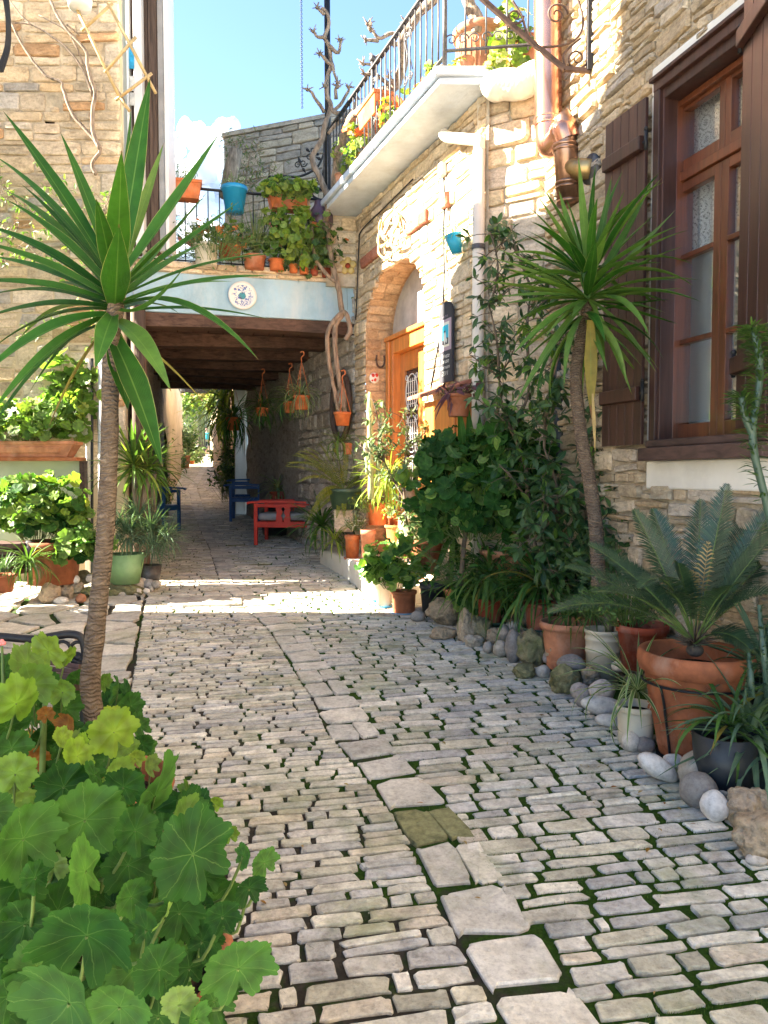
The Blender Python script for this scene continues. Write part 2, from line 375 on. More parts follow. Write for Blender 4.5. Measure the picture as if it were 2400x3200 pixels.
m_bark = m_bark.done(m_bark.bsdf(m_bark.mix(.8, m_bark.ramp(_w.outputs[1], [(.0, (.165, .12, .085)), (.8, (.205, .153, .112))]), m_bark.ramp(m_bark.noise(_p, 30, 5), [(.3, (.55, .5, .5)), (.7, (1.2, 1.2, 1.15))]), 'MULTIPLY'), .9, 0, _w.outputs[1], .8, .012, .15))
m_bark2 = plain('pale vine bark', (.30, .225, .165), .9, var=.4, scale=12, bstr=1, bscale=30, strat=(3, 3, .6), bd=.02)
m_twig = plain('brown twig bark', (.13, .095, .065), .9, var=.3, scale=20, bstr=.6)
m_gstem = plain('green stem', (.11, .17, .04), .6, var=.25, scale=14)
m_rock = stone('pitted limestone boulder', [(.40, .31, .21), (.44, .35, .25), (.36, .30, .23), (.42, .36, .29)], 12, .45, 1.0, (1, 1, 1), spot=((.17, .19, .07), .5), fine=50, bd=.03)
m_peb = stone('smooth beach stone', [(.50, .45, .38), (.46, .42, .37), (.40, .37, .35), (.55, .50, .43)], 7, .62, .4, (1, 1, 1), spot=((.25, .21, .15), .6), rough=.7, fine=80, bd=.01)
m_pebg = stone('grey smooth stone', [(.27, .25, .23), (.31, .28, .26)], 6, .75, .3, (1, 1, 1), rough=.75, fine=80, bd=.01)
m_pebw = stone('white smooth stone', [(.62, .60, .57)], 5, .85, .2, (1, 1, 1), rough=.7, bd=.01)
m_mossr = stone('mossy boulder', [(.24, .23, .12), (.28, .25, .15)], 12, .45, 1.0, (1, 1, 1), spot=((.12, .16, .04), .7), fine=50, bd=.03)
def glassm():
    t = NT('window glass'); g = t.n('BsdfGlossy'); g.inputs[0].default_value = (1, 1, 1, 1); g.inputs[1].default_value = .02
    tr = t.n('BsdfTransparent'); tr.inputs[0].default_value = (.94, .95, .95, 1); fr = t.n('Fresnel'); fr.inputs[0].default_value = 1.5
    f = t.math('ADD', t.math('MULTIPLY', fr.outputs[0], .4), .02)
    mx = t.n('MixShader'); t.l(f, mx.inputs[0]); t.l(tr.outputs[0], mx.inputs[1]); t.l(g.outputs[0], mx.inputs[2]); return t.done(mx.outputs[0])
m_glass = glassm()
def lacem():
    t = NT('white lace'); uv = t.n('TexCoord').outputs['UV']
    v = t.n('TexVoronoi', feature='F1'); v.inputs['Scale'].default_value = 6; v.inputs['Randomness'].default_value = .25; t.l(uv, v.inputs['Vector'])
    rings = t.math('SINE', t.math('MULTIPLY', v.outputs[0], 30)); 
    v2 = t.n('TexVoronoi', feature='DISTANCE_TO_EDGE'); v2.inputs['Scale'].default_value = 60; t.l(uv, v2.inputs['Vector'])
    hole = t.math('MULTIPLY', t.math('GREATER_THAN', v2.outputs[0], .12), t.math('GREATER_THAN', rings, .1))
    a = t.math('SUBTRACT', 1, t.math('MULTIPLY', hole, .7))
    s = t.bsdf((.88, .87, .84), .95); tl = t.n('BsdfTranslucent'); tl.inputs[0].default_value = (.6, .6, .56, 1)
    m1 = t.n('MixShader'); m1.inputs[0].default_value = .3; t.l(s, m1.inputs[1]); t.l(tl.outputs[0], m1.inputs[2])
    m2 = t.n('MixShader'); t.l(a, m2.inputs[0]); t.l(t.n('BsdfTransparent').outputs[0], m2.inputs[1]); t.l(m1.outputs[0], m2.inputs[2])
    return t.done(m2.outputs[0])
m_lace = lacem()
# foliage
l_yucca = leafm('yucca leaf', [(.017, .078, .010), (.028, .110, .013), (.045, .14, .018)], .5, .2, edge=((.34, .36, .12), .475), vein='blade', tip=((.15, .085, .04), .965))
l_yucca2 = leafm('light yucca leaf', [(.07, .16, .03), (.11, .21, .045), (.15, .24, .06)], .42, .25, edge=((.28, .30, .12), .48), vein='blade', tip=((.22, .13, .06), .96))
l_yold = leafm('yellowing leaf', [(.20, .21, .04), (.26, .20, .05)], .5, .25, vein='blade', tip=((.18, .09, .04), .85))
l_ger = leafm('deep green round leaf', [(.015, .062, .012), (.028, .095, .018), (.052, .135, .028)], .66, .22, vein='round', spec=.16)
l_gery = leafm('yellow green round leaf', [(.11, .21, .028), (.16, .26, .035), (.23, .31, .06)], .5, .32, vein='round')
l_gerl = leafm('fresh green round leaf', [(.08, .17, .03), (.13, .23, .05), (.17, .26, .08)], .5, .35, vein='round')
l_gerr = leafm('rusty autumn leaf', [(.24, .09, .025), (.30, .15, .03), (.20, .15, .03)], .6, .3, vein='round')
l_lily = leafm('dark strap leaf', [(.035, .10, .022), (.06, .145, .030), (.09, .18, .04)], .38, .22, vein='blade')
l_spider = leafm('striped spider leaf', [(.09, .16, .05), (.12, .20, .07)], .42, .3, edge=((.42, .45, .26), .30))
l_spiderd = leafm('green spider leaf', [(.07, .14, .035), (.11, .19, .05)], .42, .3, vein='blade')
l_lemon = leafm('lemon green strap leaf', [(.20, .28, .05), (.28, .33, .08), (.16, .25, .04)], .45, .35, vein='blade')
l_aloe = leafm('blue green spiky leaf', [(.10, .17, .11), (.13, .20, .13)], .5, .15, vein='blade')
l_ficus = leafm('glossy dark leaf', [(.022, .066, .024), (.040, .100, .032), (.070, .140, .045)], .3, .18, vein='blade', spec=.5)
l_shrub = leafm('mid green shrub leaf', [(.035, .085, .028), (.060, .125, .035), (.09, .16, .045)], .4, .25, vein='blade')
l_grey = leafm('silver grey leaf', [(.34, .37, .33), (.42, .44, .40)], .8, .2)
l_fern = leafm('yellow fern frond', [(.12, .17, .03), (.18, .21, .035), (.26, .25, .04)], .5, .3)
l_cyc = leafm('cycad leaflet', [(.028, .062, .034), (.045, .085, .045)], .32, .15, spec=.5)
l_dry = leafm('dry straw leaf', [(.40, .29, .14), (.34, .23, .11)], .8, .2)
l_succ = leafm('plump green succulent leaf', [(.09, .18, .04), (.13, .22, .06)], .4, .2)
l_hedge = leafm('dusty sage leaf', [(.10, .14, .07), (.14, .18, .09), (.08, .13, .05)], .6, .25)
l_flower = leafm('orange flower petal', [(.75, .18, .06), (.70, .25, .10)], .6, .3)
l_pinkf = leafm('salmon petal', [(.75, .22, .16)], .6, .3); l_yelf = leafm('yellow petal', [(.70, .45, .08)], .6, .3)
l_purple = leafm('purple trailing leaf', [(.10, .035, .055), (.14, .06, .07)], .5, .2)
# ------------------------------------------------------------------ stone pieces
def slab_variant(rng, n=10, sq=.8, jit=.07, inset=.10, bump=.12):
    """unit stone: outline inside [-.5,.5]^2, faces +z; 3 rings and a centre point"""
    out = []
    for i in range(n):
        a = 2 * pi * (i + .5 + rng.uniform(-.22, .22)) / n
        c, s_ = cos(a), sin(a); e = 2 / (2 + sq * 6)
        x = abs(c) ** e * (1 if c > 0 else -1) * .5; y = abs(s_) ** e * (1 if s_ > 0 else -1) * .5
        out.append((x * (1.04 - rng.uniform(0, jit * 1.5)), y * (1.05 - rng.uniform(0, jit * 2.6))))
    vs = [(x, y, -1) for x, y in out] + [(x * 1.0, y * 1.0, .55 + rng.uniform(-.15, .1)) for x, y in out]
    vs += [(x * (1 - inset) * .98, y * (1 - inset * 1.6), 1 + rng.uniform(-bump, bump)) for x, y in out] + [(rng.uniform(-.1, .1), rng.uniform(-.1, .1), 1 + rng.uniform(-bump, bump))]
    fs = []
    for k in range(2):
        for i in range(n): fs.append((k * n + i, k * n + (i + 1) % n, (k + 1) * n + (i + 1) % n, (k + 1) * n + i))
    for i in range(n): fs.append((2 * n + i, 2 * n + (i + 1) % n, 3 * n))
    return (vs, fs)
_r = random.Random(5)
SV_WALL = [slab_variant(_r, 9, .9, .05, .10, .22) for _ in range(20)]
SV_COB = [slab_variant(_r, 14, 1.2, .115, .03, .2) for _ in range(36)]
SV_RND = [slab_variant(_r, 10, .25, .06, .16, .2) for _ in range(10)]
def coursed(pcs, O, u, v, n, U0, U1, V0, V1, rh=(.08, .2), ln=(.15, .5), holes=None, gap=.012, dep=.03, rng=None, keep=None, tilt=.02, split=.3):
    """courses of stones on the plane O + u*a + v*b, facing n"""
    rng = rng or R; b = V0; k = 0
    while b < V1 - .02:
        h = min(rng.uniform(*rh), V1 - b)
        if V1 - b - h < .04: h = V1 - b
        segs = [(U0, U1)]
        if holes:
            for (a0, a1) in holes(b + h / 2):
                ns = []
                for s0, s1 in segs:
                    if a1 <= s0 or a0 >= s1: ns.append((s0, s1))
                    else:
                        if a0 - s0 > .03: ns.append((s0, a0))
                        if s1 - a1 > .03: ns.append((a1, s1))
                segs = ns
        for s0, s1 in segs:
            a = s0 + (0 if rng.random() < .5 else -rng.uniform(0, .05))
            a = s0
            while a < s1 - .01:
                w = rng.uniform(*ln) * (.7 if h < sum(rh) / 2.4 else 1)
                if s1 - a - w < ln[0] * .6: w = s1 - a
                cells = [(b, h)]
                if rng.random() < split and h > rh[0] * 1.4:
                    q = rng.uniform(.3, .7); cells = [(b, h * q), (b + h * q, h * (1 - q))]
                for cb, ch in cells:
                    P = O + u * (a + w / 2) + v * (cb + ch / 2 + rng.uniform(-.006, .006))
                    if keep is None or keep(P):
                        t = rng.uniform(-tilt, tilt); uu = u * cos(t) + v * sin(t); vv = v * cos(t) - u * sin(t)
                        fl = 1 if rng.random() < .5 else -1
                        g = gap * rng.uniform(.6, 1.6)
                        M = basis(uu * (w - g) * fl, vv * (ch - g) * fl, n * dep * rng.uniform(.6, 1.35), P)
                        pcs.add(rng.randrange(99), M)
                a += w
            k += 1
        b += h
SHOWN = lambda P: inview(P, 420)
# ------------------------------------------------------------------ ground, lane
mb = MB()
xs = [-60, -25, -14] + [-9 + .5 * i for i in range(27)] + [6, 9, 20, 60]; ys = [-40, -12, -5, -2] + [-1 + .25 * i for i in range(57)] + [14 + i for i in range(48)] + [70, 90, 160]
for y in ys:
    for x in xs: mb.v.append((x, y, zg(y) - .002 + .006 * noise.noise(V((x * 3, y * 3, 0))))); mb.uv.append((0, 0))
nx = len(xs)
for j in range(len(ys) - 1):
    for i in range(nx - 1): mb.f.append((j * nx + i, j * nx + i + 1, (j + 1) * nx + i + 1, (j + 1) * nx + i))
ground = mb.build('ground', m_ground, None, True); ground['kind'] = 'structure'
lane = bpy.data.objects.new('lane', None); COL.objects.link(lane); lane['kind'] = 'structure'
pc = Pieces('paving_stone', SV_COB, [m_cob, m_cobf, m_moss_slab])
rg = random.Random(21)
def lay(side):
    s = 1.25
    while s < 40:
        near = s < 3.2
        if side > 0: h = rg.uniform(.052, .100) if s < 7 else rg.uniform(.065, .11)
        else: h = rg.uniform(.058, .10) if s < 2.3 else (rg.uniform(.036, .068) if s < 7.5 else rg.uniform(.06, .11))
        if s > 16: h *= 1.8
        w0, w1 = (.135, (1.95 if s < 2.6 else 1.42 if s < 8 else 1.7) if s < 15 else 1.5) if side > 0 else ((-1.15 if s > 3.5 else -1.7), -.135)
        if s > 8 and side < 0: w0 = -1.35
        if side < 0 and 4.2 < s < 8: w0 = -.20 - .28 * s - Xc(s)
        a = w0 + rg.uniform(-.1, 0) if not (side < 0 and 4.2 < s < 8) else w0
        sk = .19
        while a < w1 - .02:
            w = rg.uniform(.09, .29) * (1.0 if side > 0 or near else .9) * (1.5 if s > 16 else 1)
            if rg.random() < .12: w *= .5
            if side > 0 and rg.random() < .1: w *= 1.35
            if w1 - a - w < .07: w = w1 - a
            hh = h
            c = a + w / 2; Y = s + sk * (c + .1) + h / 2; X = Xc(s) + c
            p = V((X, Y, zg(Y)))
            if inview(p, 260) and p.y > .8:
                sl_ = (zg(Y + .1) - zg(Y - .1)) / .2; t = atan(sk) + rg.uniform(-.035, .035)
                n = V((rg.uniform(-.02, .02), -sl_ + rg.uniform(-.03, .03), 1)).normalized()
                u = V((cos(t), sin(t), 0)); u = (u - n * u.dot(n)).normalized(); v = n.cross(u)
                cells = [(0, hh)]
                if rg.random() < (.18 if s < 3 else .22) and hh > .085: cells = [(-hh * .25, hh * .48), (hh * .25, hh * .48)]
                for off, ch in cells:
                    g = rg.uniform(.003, .014) * (1 if s < 4 else .7) * (1.5 if side > 0 and s < 6 else 1)
                    pc.add(rg.randrange(99), basis(u * (w - g), v * (ch - g * .75), n * rg.uniform(.006, .012), p + v * off), 2 if rg.random() < .003 else 0)
            a += w
        s += h
lay(1); lay(-1)
s = 1.3; kk = 0
while s < 45:
    l = rg.uniform(.17, .30) if s < 16 else rg.uniform(.5, .8)
    for part in ([(-.125, .125)] if rg.random() < .7 else [(-.125, .02), (.02, .125)]):
        Y = s + l / 2; X = Xc(Y); d = V((Xc(Y + .1) - Xc(Y - .1), .2, zg(Y + .1) - zg(Y - .1))).normalized(); a = V((1, .17, 0)); n = a.cross(d).normalized(); a = d.cross(n)
        w = (part[1] - part[0]) * rg.uniform(.92, 1.02)
        n2 = (n + V((rg.uniform(-.02, .02), rg.uniform(-.03, .03), 0))).normalized()
        t = rg.uniform(-.035, .035); a2 = a * cos(t) + d * sin(t); d2 = d * cos(t) - a * sin(t)
        pc.add(rg.randrange(99), basis(a2 * (w + .004), d2 * (l - .004), n2 * rg.uniform(.009, .013), V((X, Y, zg(Y))) + a * (part[0] + part[1]) / 2), 2 if 2.6 < s < 2.85 else 1)
    s += l
# paving far to the left of the lane's end and the worn slab set across the lane
p = G(690, 1885); pc.add(3, basis(V((.75, .02, 0)), V((0, .42, .02)), V((0, 0, .02)), p + V((-.15, 0, .012))), 1)
print('paving', pc.finish(lane, 300, 0, 'paving_stone'))
# irregular flagstones of the forecourt, one polygon each
court = bpy.data.objects.new('forecourt', None); COL.objects.link(court); court['kind'] = 'structure'
def clip(poly, nx_, ny_, c):
    out = []
    for i in range(len(poly)):
        a, b = poly[i], poly[(i + 1) % len(poly)]; da, db = a[0] * nx_ + a[1] * ny_ - c, b[0] * nx_ + b[1] * ny_ - c
        if da <= 0: out.append(a)
        if (da < 0 < db) or (db < 0 < da):
            t = da / (da - db); out.append((a[0] + (b[0] - a[0]) * t, a[1] + (b[1] - a[1]) * t))
    return out
def flag(poly, g, name='flagstone', mat=None, top=.022):
    cx = sum(p[0] for p in poly) / len(poly); cy = sum(p[1] for p in poly) / len(poly)
    dn = []
    for i in range(len(poly)):
        a, b = poly[i], poly[(i + 1) % len(poly)]; L = hypot(b[0] - a[0], b[1] - a[1]); m = max(1, int(L / .11))
        for j in range(m): dn.append((a[0] + (b[0] - a[0]) * j / m + rg.uniform(-.007, .007), a[1] + (b[1] - a[1]) * j / m + rg.uniform(-.007, .007)))
    n = len(dn)
    if n < 3: return
    mb = MB(); hz = [top + rg.uniform(-.003, .003) for _ in range(n)]
    for f_, z_ in ((0, -.03), (0, -.005), (1, 0)):
        for i, (x, y) in enumerate(dn):
            d = hypot(x - cx, y - cy) or 1; k = (d - g - .016 * f_) / d
            X, Y = cx + (x - cx) * k, cy + (y - cy) * k; mb.v.append((X, Y, zg(Y) + z_ + (hz[i] if z_ > -.02 else 0))); mb.uv.append((0, 0))
    mb.v.append((cx, cy, zg(cy) + top + rg.uniform(-.002, .004))); mb.uv.append((0, 0))
    for k in range(2):
        for i in range(n): mb.f.append((k * n + i, k * n + (i + 1) % n, (k + 1) * n + (i + 1) % n, (k + 1) * n + i))
    for i in range(n): mb.f.append((2 * n + i, 2 * n + (i + 1) % n, 3 * n))
    mb.build(name, mat or m_cobf, court)
pts = []
for i in range(16):
    for j in range(14):
        x = -6.4 + i * .42 + rg.uniform(-.19, .19); y = 3.6 + j * .36 + rg.uniform(-.15, .15); pts.append((x, y))
for (x, y) in pts:
    if not inview(V((x, y, zg(y))), 250): continue
    poly = [(x - .6, y - .6), (x + .6, y - .6), (x + .6, y + .6), (x - .6, y + .6)]
    for (a, b) in pts:
        if (a, b) != (x, y) and hypot(a - x, b - y) < 1.2: poly = clip(poly, a - x, b - y, (a * a + b * b - x * x - y * y) / 2)
        if not poly: break
    poly = clip(poly, 1, .28, -.24)      # straight joint against the lane
    poly = clip(poly, 0, 1, 8.15)
    if len(poly) >= 3 and abs(sum(poly[i][0] * poly[(i + 1) % len(poly)][1] - poly[(i + 1) % len(poly)][0] * poly[i][1] for i in range(len(poly)))) > .02:
        flag(poly, rg.uniform(.020, .042))
# ------------------------------------------------------------------ arch house (one storey, terrace and balcony above)
A0 = V((.78, 6.2, 0)); uA = V((-.3875, 1, 0)).normalized(); nA = V((-uA.y, uA.x, 0)); Z = V((0, 0, 1))
def PA(u, z, d=0): return A0 + uA * u + Z * z + nA * d
house = thing('arched_house', 'cream stone house with tall arched doorway and a roof terrace behind iron railings', 'house', (.78, 6.2, .2))
UL, UR, SPR, RISE = 2.71, 1.10, 3.10, .62; UC, UH = (UL + UR) / 2, (UL - UR) / 2
def arch_hw(z):
    if z < SPR: return UH
    t = (z - SPR) / RISE
    return UH * sqrt(max(0, 1 - t * t)) if t < 1 else 0
def wallgrid(P, U0, U1, Z0, Z1, step, hole, name, mat, parent, amp=.012):
    mb = MB(); nu = int((U1 - U0) / step); nz = int((Z1 - Z0) / step)
    for j in range(nz + 1):
        for i in range(nu + 1):
            u = U0 + (U1 - U0) * i / nu; z = Z0 + (Z1 - Z0) * j / nz; q = P(u, z, 0)
            mb.v.append(tuple(P(u, z, amp * noise.noise(q * 5)))); mb.uv.append((0, 0))
    for j in range(nz):
        for i in range(nu):
            u = U0 + (U1 - U0) * (i + .5) / nu; z = Z0 + (Z1 - Z0) * (j + .5) / nz
            if not hole(u, z): mb.f.append((j * (nu + 1) + i, (j + 1) * (nu + 1) + i, (j + 1) * (nu + 1) + i + 1, j * (nu + 1) + i + 1))
    return mb.build(name, mat, parent, True)
inarch = lambda u, z: abs(u - UC) < arch_hw(z) + .02
wallA = wallgrid(lambda u, z, d=0: PA(u, z, d - .002), -.1, 3.1, 0, 4.62, .06, inarch, 'wall', m_mortar2, house)
wallA['label'] = 'sunlit street wall of rough cream stones'
pA = Pieces('stone', SV_WALL, m_cream)
coursed(pA, PA(0, 0), uA, Z, nA, -.06, 3.08, .25, 4.5, (.06, .17), (.14, .42), lambda z: [(UC - arch_hw(z), UC + arch_hw(z))] if arch_hw(z) > 0 else [], .012, .019, rg, None, .06, .35)
print('wallA', pA.finish(wallA, 300, 0))
# return wall that faces the street, between the balcony and the window house
B0 = V((.78, 6.2, 0)); B1 = V((1.42, 5.80, 0)); uB = (B1 - B0).normalized(); nB = V((uB.y, -uB.x, 0)); LB = (B1 - B0).length
def PB(u, z, d=0): return B0 + uB * u + Z * z + nB * d
wallB = wallgrid(lambda u, z, d=0: PB(u, z, d - .004), -.05, LB, 0, 4.5, .07, lambda u, z: False, 'wall', m_mortar2, house)
pB = Pieces('stone', SV_WALL, m_cream)
coursed(pB, PB(0, 0), uB, Z, nB, 0, LB, .3, 4.42, (.09, .2), (.18, .46), None, .012, .026, rg, None, .04, .25)
print('wallB', pB.finish(wallB, 220, 0))
# pier beyond the bridge corner facing the lane
C0 = PA(3.02, 0); uC = V((-1, -.16, 0)).normalized(); nC = V((.16, -1, 0)).normalized()
mb = MB(); q0 = C0; q1 = C0 + uC * .36; q2 = q1 - nC * .9; q3 = C0 - nC * .9
mb.prism([(q.x, q.y) for q in (q0, q1, q2, q3)], 3.7, 4.5); pier = mb.build('pier', m_mortar2, house)
pC = Pieces('stone', SV_WALL, m_cream)
coursed(pC, C0, uC, Z, nC, 0, .37, 3.84, 4.48, (.12, .22), (.16, .3), None, .014, .03, rg)
coursed(pC, q1, -nC, Z, uC, 0, .9, 3.84, 4.48, (.12, .22), (.2, .4), None, .014, .03, rg)
pC.finish(pier, 60)
# arch soffit and jambs
REC = .30
mb = MB(); prof = []
for i in range(9): prof.append((UL, .3 + (SPR - .3) * i / 8))
for i in range(1, 18):
    a = pi * i / 18; prof.append((UC + UH * cos(a), SPR + RISE * sin(a)))
for i in range(9): prof.append((UR, SPR - (SPR - .3) * i / 8))
for d in (.006, -REC - .12):
    for u, z in prof: mb.v.append(tuple(PA(u, z, d))); mb.uv.append((0, 0))
n = len(prof)
for i in range(n - 1): mb.f.append((i, i + 1, n + i + 1, n + i))
reveal = mb.build('archway', m_reveal, house, True)
pR = Pieces('stone', SV_WALL, m_reveal)
# voussoirs / jamb stones on the soffit: walk along the profile
L = [0]
for a, b in zip(prof, prof[1:]): L.append(L[-1] + hypot(a[0] - b[0], a[1] - b[1]))
def on_prof(s):
    for i in range(n - 1):
        if s <= L[i + 1] or i == n - 2:
            t = (s - L[i]) / (L[i + 1] - L[i]); a, b = prof[i], prof[i + 1]
            u, z = a[0] + (b[0] - a[0]) * t, a[1] + (b[1] - a[1]) * t
            T = (uA * (b[0] - a[0]) + Z * (b[1] - a[1])).normalized(); return PA(u, z), T
s = 0
while s < L[-1]:
    h = rg.uniform(.07, .16); P, T = on_prof(min(L[-1], s + h / 2)); N = T.cross(nA).normalized()
    c = PA(UC, 2.4); N = N if N.dot(c - P) > 0 else -N
    d = 0
    while d < REC - .02:
        w = rg.uniform(.12, .3)
        if REC - d - w < .09: w = REC - d
        pR.add(rg.randrange(99), basis(-nA * (w - .012), T * (h - .012), N * .014 * rg.uniform(.6, 1.3), P - nA * (d + w / 2)))
        d += w
    s += h
pR.finish(reveal, 200)
# tympanum and door
def DD(u, z, d): return PA(u, z, -REC - d)
mb = MB(); tp = [(u, z) for u, z in prof if z > 3.02]
mb.add([DD(u, z, .02) for u, z in tp], [tuple(range(len(tp)))]); mb.build('tympanum', m_tymp, house)
ZD0, ZD1 = .50, 3.02; DU0, DU1 = UR - .02, UL - .03
df = MB()
def dbox(mb, u0, u1, z0, z1, d0, d1):
    a = [DD(u0, z0, d0), DD(u1, z0, d0), DD(u1, z1, d0), DD(u0, z1, d0)]; b = [DD(u0, z0, d1), DD(u1, z0, d1), DD(u1, z1, d1), DD(u0, z1, d1)]
    mb.hexa(a, b)
dbox(df, DU1 - .17, DU1, ZD0, ZD1, -.06, .12); dbox(df, DU0, DU0 + .17, ZD0, ZD1, -.06, .12); dbox(df, DU0 + .17, DU1 - .17, ZD1 - .15, ZD1, -.058, .12)
dbox(df, DU0 - .02, DU1 + .02, ZD1 + .002, ZD1 + .05, -.09, .1); dbox(df, DU1 - .10, DU1 - .012, ZD0, ZD1 - .002, -.085, -.062)
df.build('door_frame', m_door, house, bevel=.006)
def door_leaf(u0, u1, lab):
    mb = MB(); z0, z1 = ZD0 + .02, ZD1 - .155; st = .13
    dbox(mb, u0, u0 + st, z0, z1, .03, .085); dbox(mb, u1 - st, u1, z0, z1, .03, .085)
    dbox(mb, u0 + st, u1 - st, z1 - .2, z1, .03, .085); dbox(mb, u0 + st, u1 - st, z0, z0 + .75, .03, .085)
    dbox(mb, u0 + st + .05, u1 - st - .05, z0 + .12, z0 + .62, .012, .03)
    lf = mb.build('door', m_door, house, bevel=.005); lf['label'] = lab
    g = MB(); dbox(g, u0 + st, u1 - st, z0 + .75, z1 - .2, .055, .062); g.build('glass_pane', m_glass_dark, lf)
    w = MB(); c = (u0 + u1) / 2; hw = (u1 - u0) / 2 - st - .012; za, zb = z0 + .78, z1 - .23
    for k in range(3):
        z_a = za + (zb - za) * k / 3 + .02; z_b = za + (zb - za) * (k + 1) / 3 - .02; zm = (z_a + z_b) / 2
        w.tube([DD(c + hw * .92 * cos(t), zm + (z_b - z_a) / 2 * sin(t), .036) for t in [2 * pi * i / 20 for i in range(21)]], .0065, 5)
        for q in (-.5, -.17, .17, .5): w.tube([DD(c + hw * q, zm - (z_b - z_a) * .38, .034), DD(c + hw * q, zm + (z_b - z_a) * .38, .034)], .005, 5)
        for q in (-.3, 0, .3): w.tube([DD(c - hw * .8, zm + q * (z_b - z_a), .032), DD(c + hw * .8, zm + q * (z_b - z_a), .032)], .005, 5)
        for sg in (-1, 1):
            for e in (-1, 1): w.tube([DD(c + sg * hw * (.96 - .3 * (1 - cos(t)) * .5), zm + e * (z_b - z_a) * (.42 + .07 * sin(t)), .036) for t in [2 * pi * i / 10 for i in range(11)]], .005, 4)
    w.build('grille', m_whitemetal, lf)
t_ = NT('dark door glass'); m_glass_dark = t_.done(t_.bsdf((.02, .022, .025), .08, 0, spec=.6))
m_whitemetal = plain('white painted iron', (.75, .74, .72), .5, var=.05)
mid = (DU0 + DU1) / 2
door_leaf(mid + .003, DU1 - .172, 'orange door leaf with white scrolled grille, farther one'); door_leaf(DU0 + .172, mid - .003, 'orange door leaf with white scrolled grille, nearer one')
mb = MB(); dbox(mb, DU0 - .1, DU1 + .1, 0, ZD0, -.55, .3); mb.build('doorstep', m_white, house, bevel=.02)
# red brick relieving band over the arch, two lengths
t_ = NT('red brick'); m_brick = stone('weathered red brick', [(.36, .14, .09), (.30, .12, .08), (.40, .17, .11)], 12, .6, .6)
pK = Pieces('brick', SV_WALL, m_brick)
for (x0, y0, x1, y1) in ((1130, 825, 1185, 780), (1272, 718, 1335, 672)):
    a, b = on(x0, y0, ARC, .035), on(x1, y1, ARC, .035); d = b - a; m = 3
    for i in range(m):
        T = d.normalized(); pK.add(i, basis(T * d.length / m * .97, nA.cross(T).normalized() * .12, nA * .02, a + d * (i + .5) / m))
a = on(1392, 628, ARC, .035); pK.add(1, basis(uA * .12, Z * .13, nA * .025, a))
pK.finish(wallA, 20)
# balcony slab
ZS = 4.50
def LN(line, Y): return V((line[0] + line[1] * Y, Y, 0))
bo = [LN(SLB, 6.02), LN(SLB, 9.15), LN(ARC, 9.15) + V((.12, 0, 0)), LN(ARC, 6.2) + V((.3, -.02, 0)), V((.90, 6.02, 0))]
slab = MB(); slab.prism([(p.x, p.y) for p in bo], ZS, ZS + .055); k = .03
bo2 = [p + V((-k, -k, 0)) if i < 2 else p + V((0, -k if i == 4 else 0, 0)) for i, p in enumerate(bo)]
slab.prism([(p.x, p.y) for p in bo2], ZS + .057, ZS + .125)
slabo = slab.build('balcony_slab', m_slab, house, bevel=.008)
mb = MB()     # lumpy lime coping over the return wall and along the slab
for i in range(16):
    t = i / 15; p = V((.86, 5.98, 0)).lerp(V((1.36, 5.80, 0)), t); mb.ball(p + Z * (ZS - .03 + .05 * noise.noise(p * 6)), .13, 10, 6, (1.0, .9, .85))
mb.build('coping', m_white, house, True)
mb = MB()
for i in range(60):
    t = i / 59; p = LN(SLB, 6.05 + 3.05 * t); mb.ball(p + V((.03, 0, ZS + .125)), .035 * rg.uniform(.7, 1.2), 7, 4, (1.3, 1.6, .5))
mb.build('kerb', m_white, slabo, True, 'stuff')
mb = MB(); mb.prism([(p.x, p.y) for p in (LN(ARC, 6.35) + V((.2, 0, 0)), LN(ARC, 9.5) + V((.2, 0, 0)), V((3.2, 10.5, 0)), V((2.2, 6.3, 0)))], ZS - .1, ZS + .12); mb.build('terrace_floor', m_slab, house)
mb = MB(); a = on(1090, 705, ARC, 0)   # soffit corner where the wall turns
# railing: handrail, balusters, scrolls
def scroll(mb, c, a, b, r, turns=1.6, n=18, th=.006, sg=1):
    """flat spiral in the plane of unit vectors a, b"""
    P = []
    for i in range(n + 1):
        t = i / n; q = r * (1 - .78 * t); w = sg * turns * 2 * pi * t
        P.append(c + a * (q * cos(w)) + b * (q * sin(w)))
    mb.tube(P, [th * (1 - .35 * i / n) for i in range(n + 1)], 5)
ins = .07
def RL(Y, z): return LN((SLB[0] + ins, SLB[1]), Y) + Z * z
uS = V((SLB[1], 1, 0)).normalized()
ZR = 5.42
hr = MB(); hr.beam(RL(6.08, ZR), RL(9.1, ZR), .045, .018); hr.beam(RL(6.08, ZS + .24), RL(9.1, ZS + .24), .03, .012)
eR0, eR1 = RL(6.08, 0), V((1.42, 5.95, 0)); uE = (eR1 - eR0).normalized()
hr.beam(eR0 + Z * ZR, eR1 + Z * ZR, .045, .018); hr.beam(eR0 + Z * (ZS + .28), eR1 + Z * (ZS + .28), .03, .014)
hrail = hr.build('railing', m_irong, house, bevel=.002)
n = 29
for i in range(n):
    Y = 6.08 + (9.06 - 6.08) * i / (n - 1); th = .018 if i in (0, 14, 28) else .0075
    mb = MB(); mb.tube([RL(Y, ZS + .14), RL(Y, ZR + (0.06 if th > .01 else 0))], th, 8); 
    if th > .01: mb.ball(RL(Y, ZR + .09), .035)
    mb.build('baluster', m_irong, hrail, True)
for i in range(1, 7):
    mb = MB(); mb.tube([eR0 + uE * .158 * i + Z * (ZS + .24), eR0 + uE * .158 * i + Z * ZR], .0075, 8); mb.build('baluster', m_irong, hrail, True)
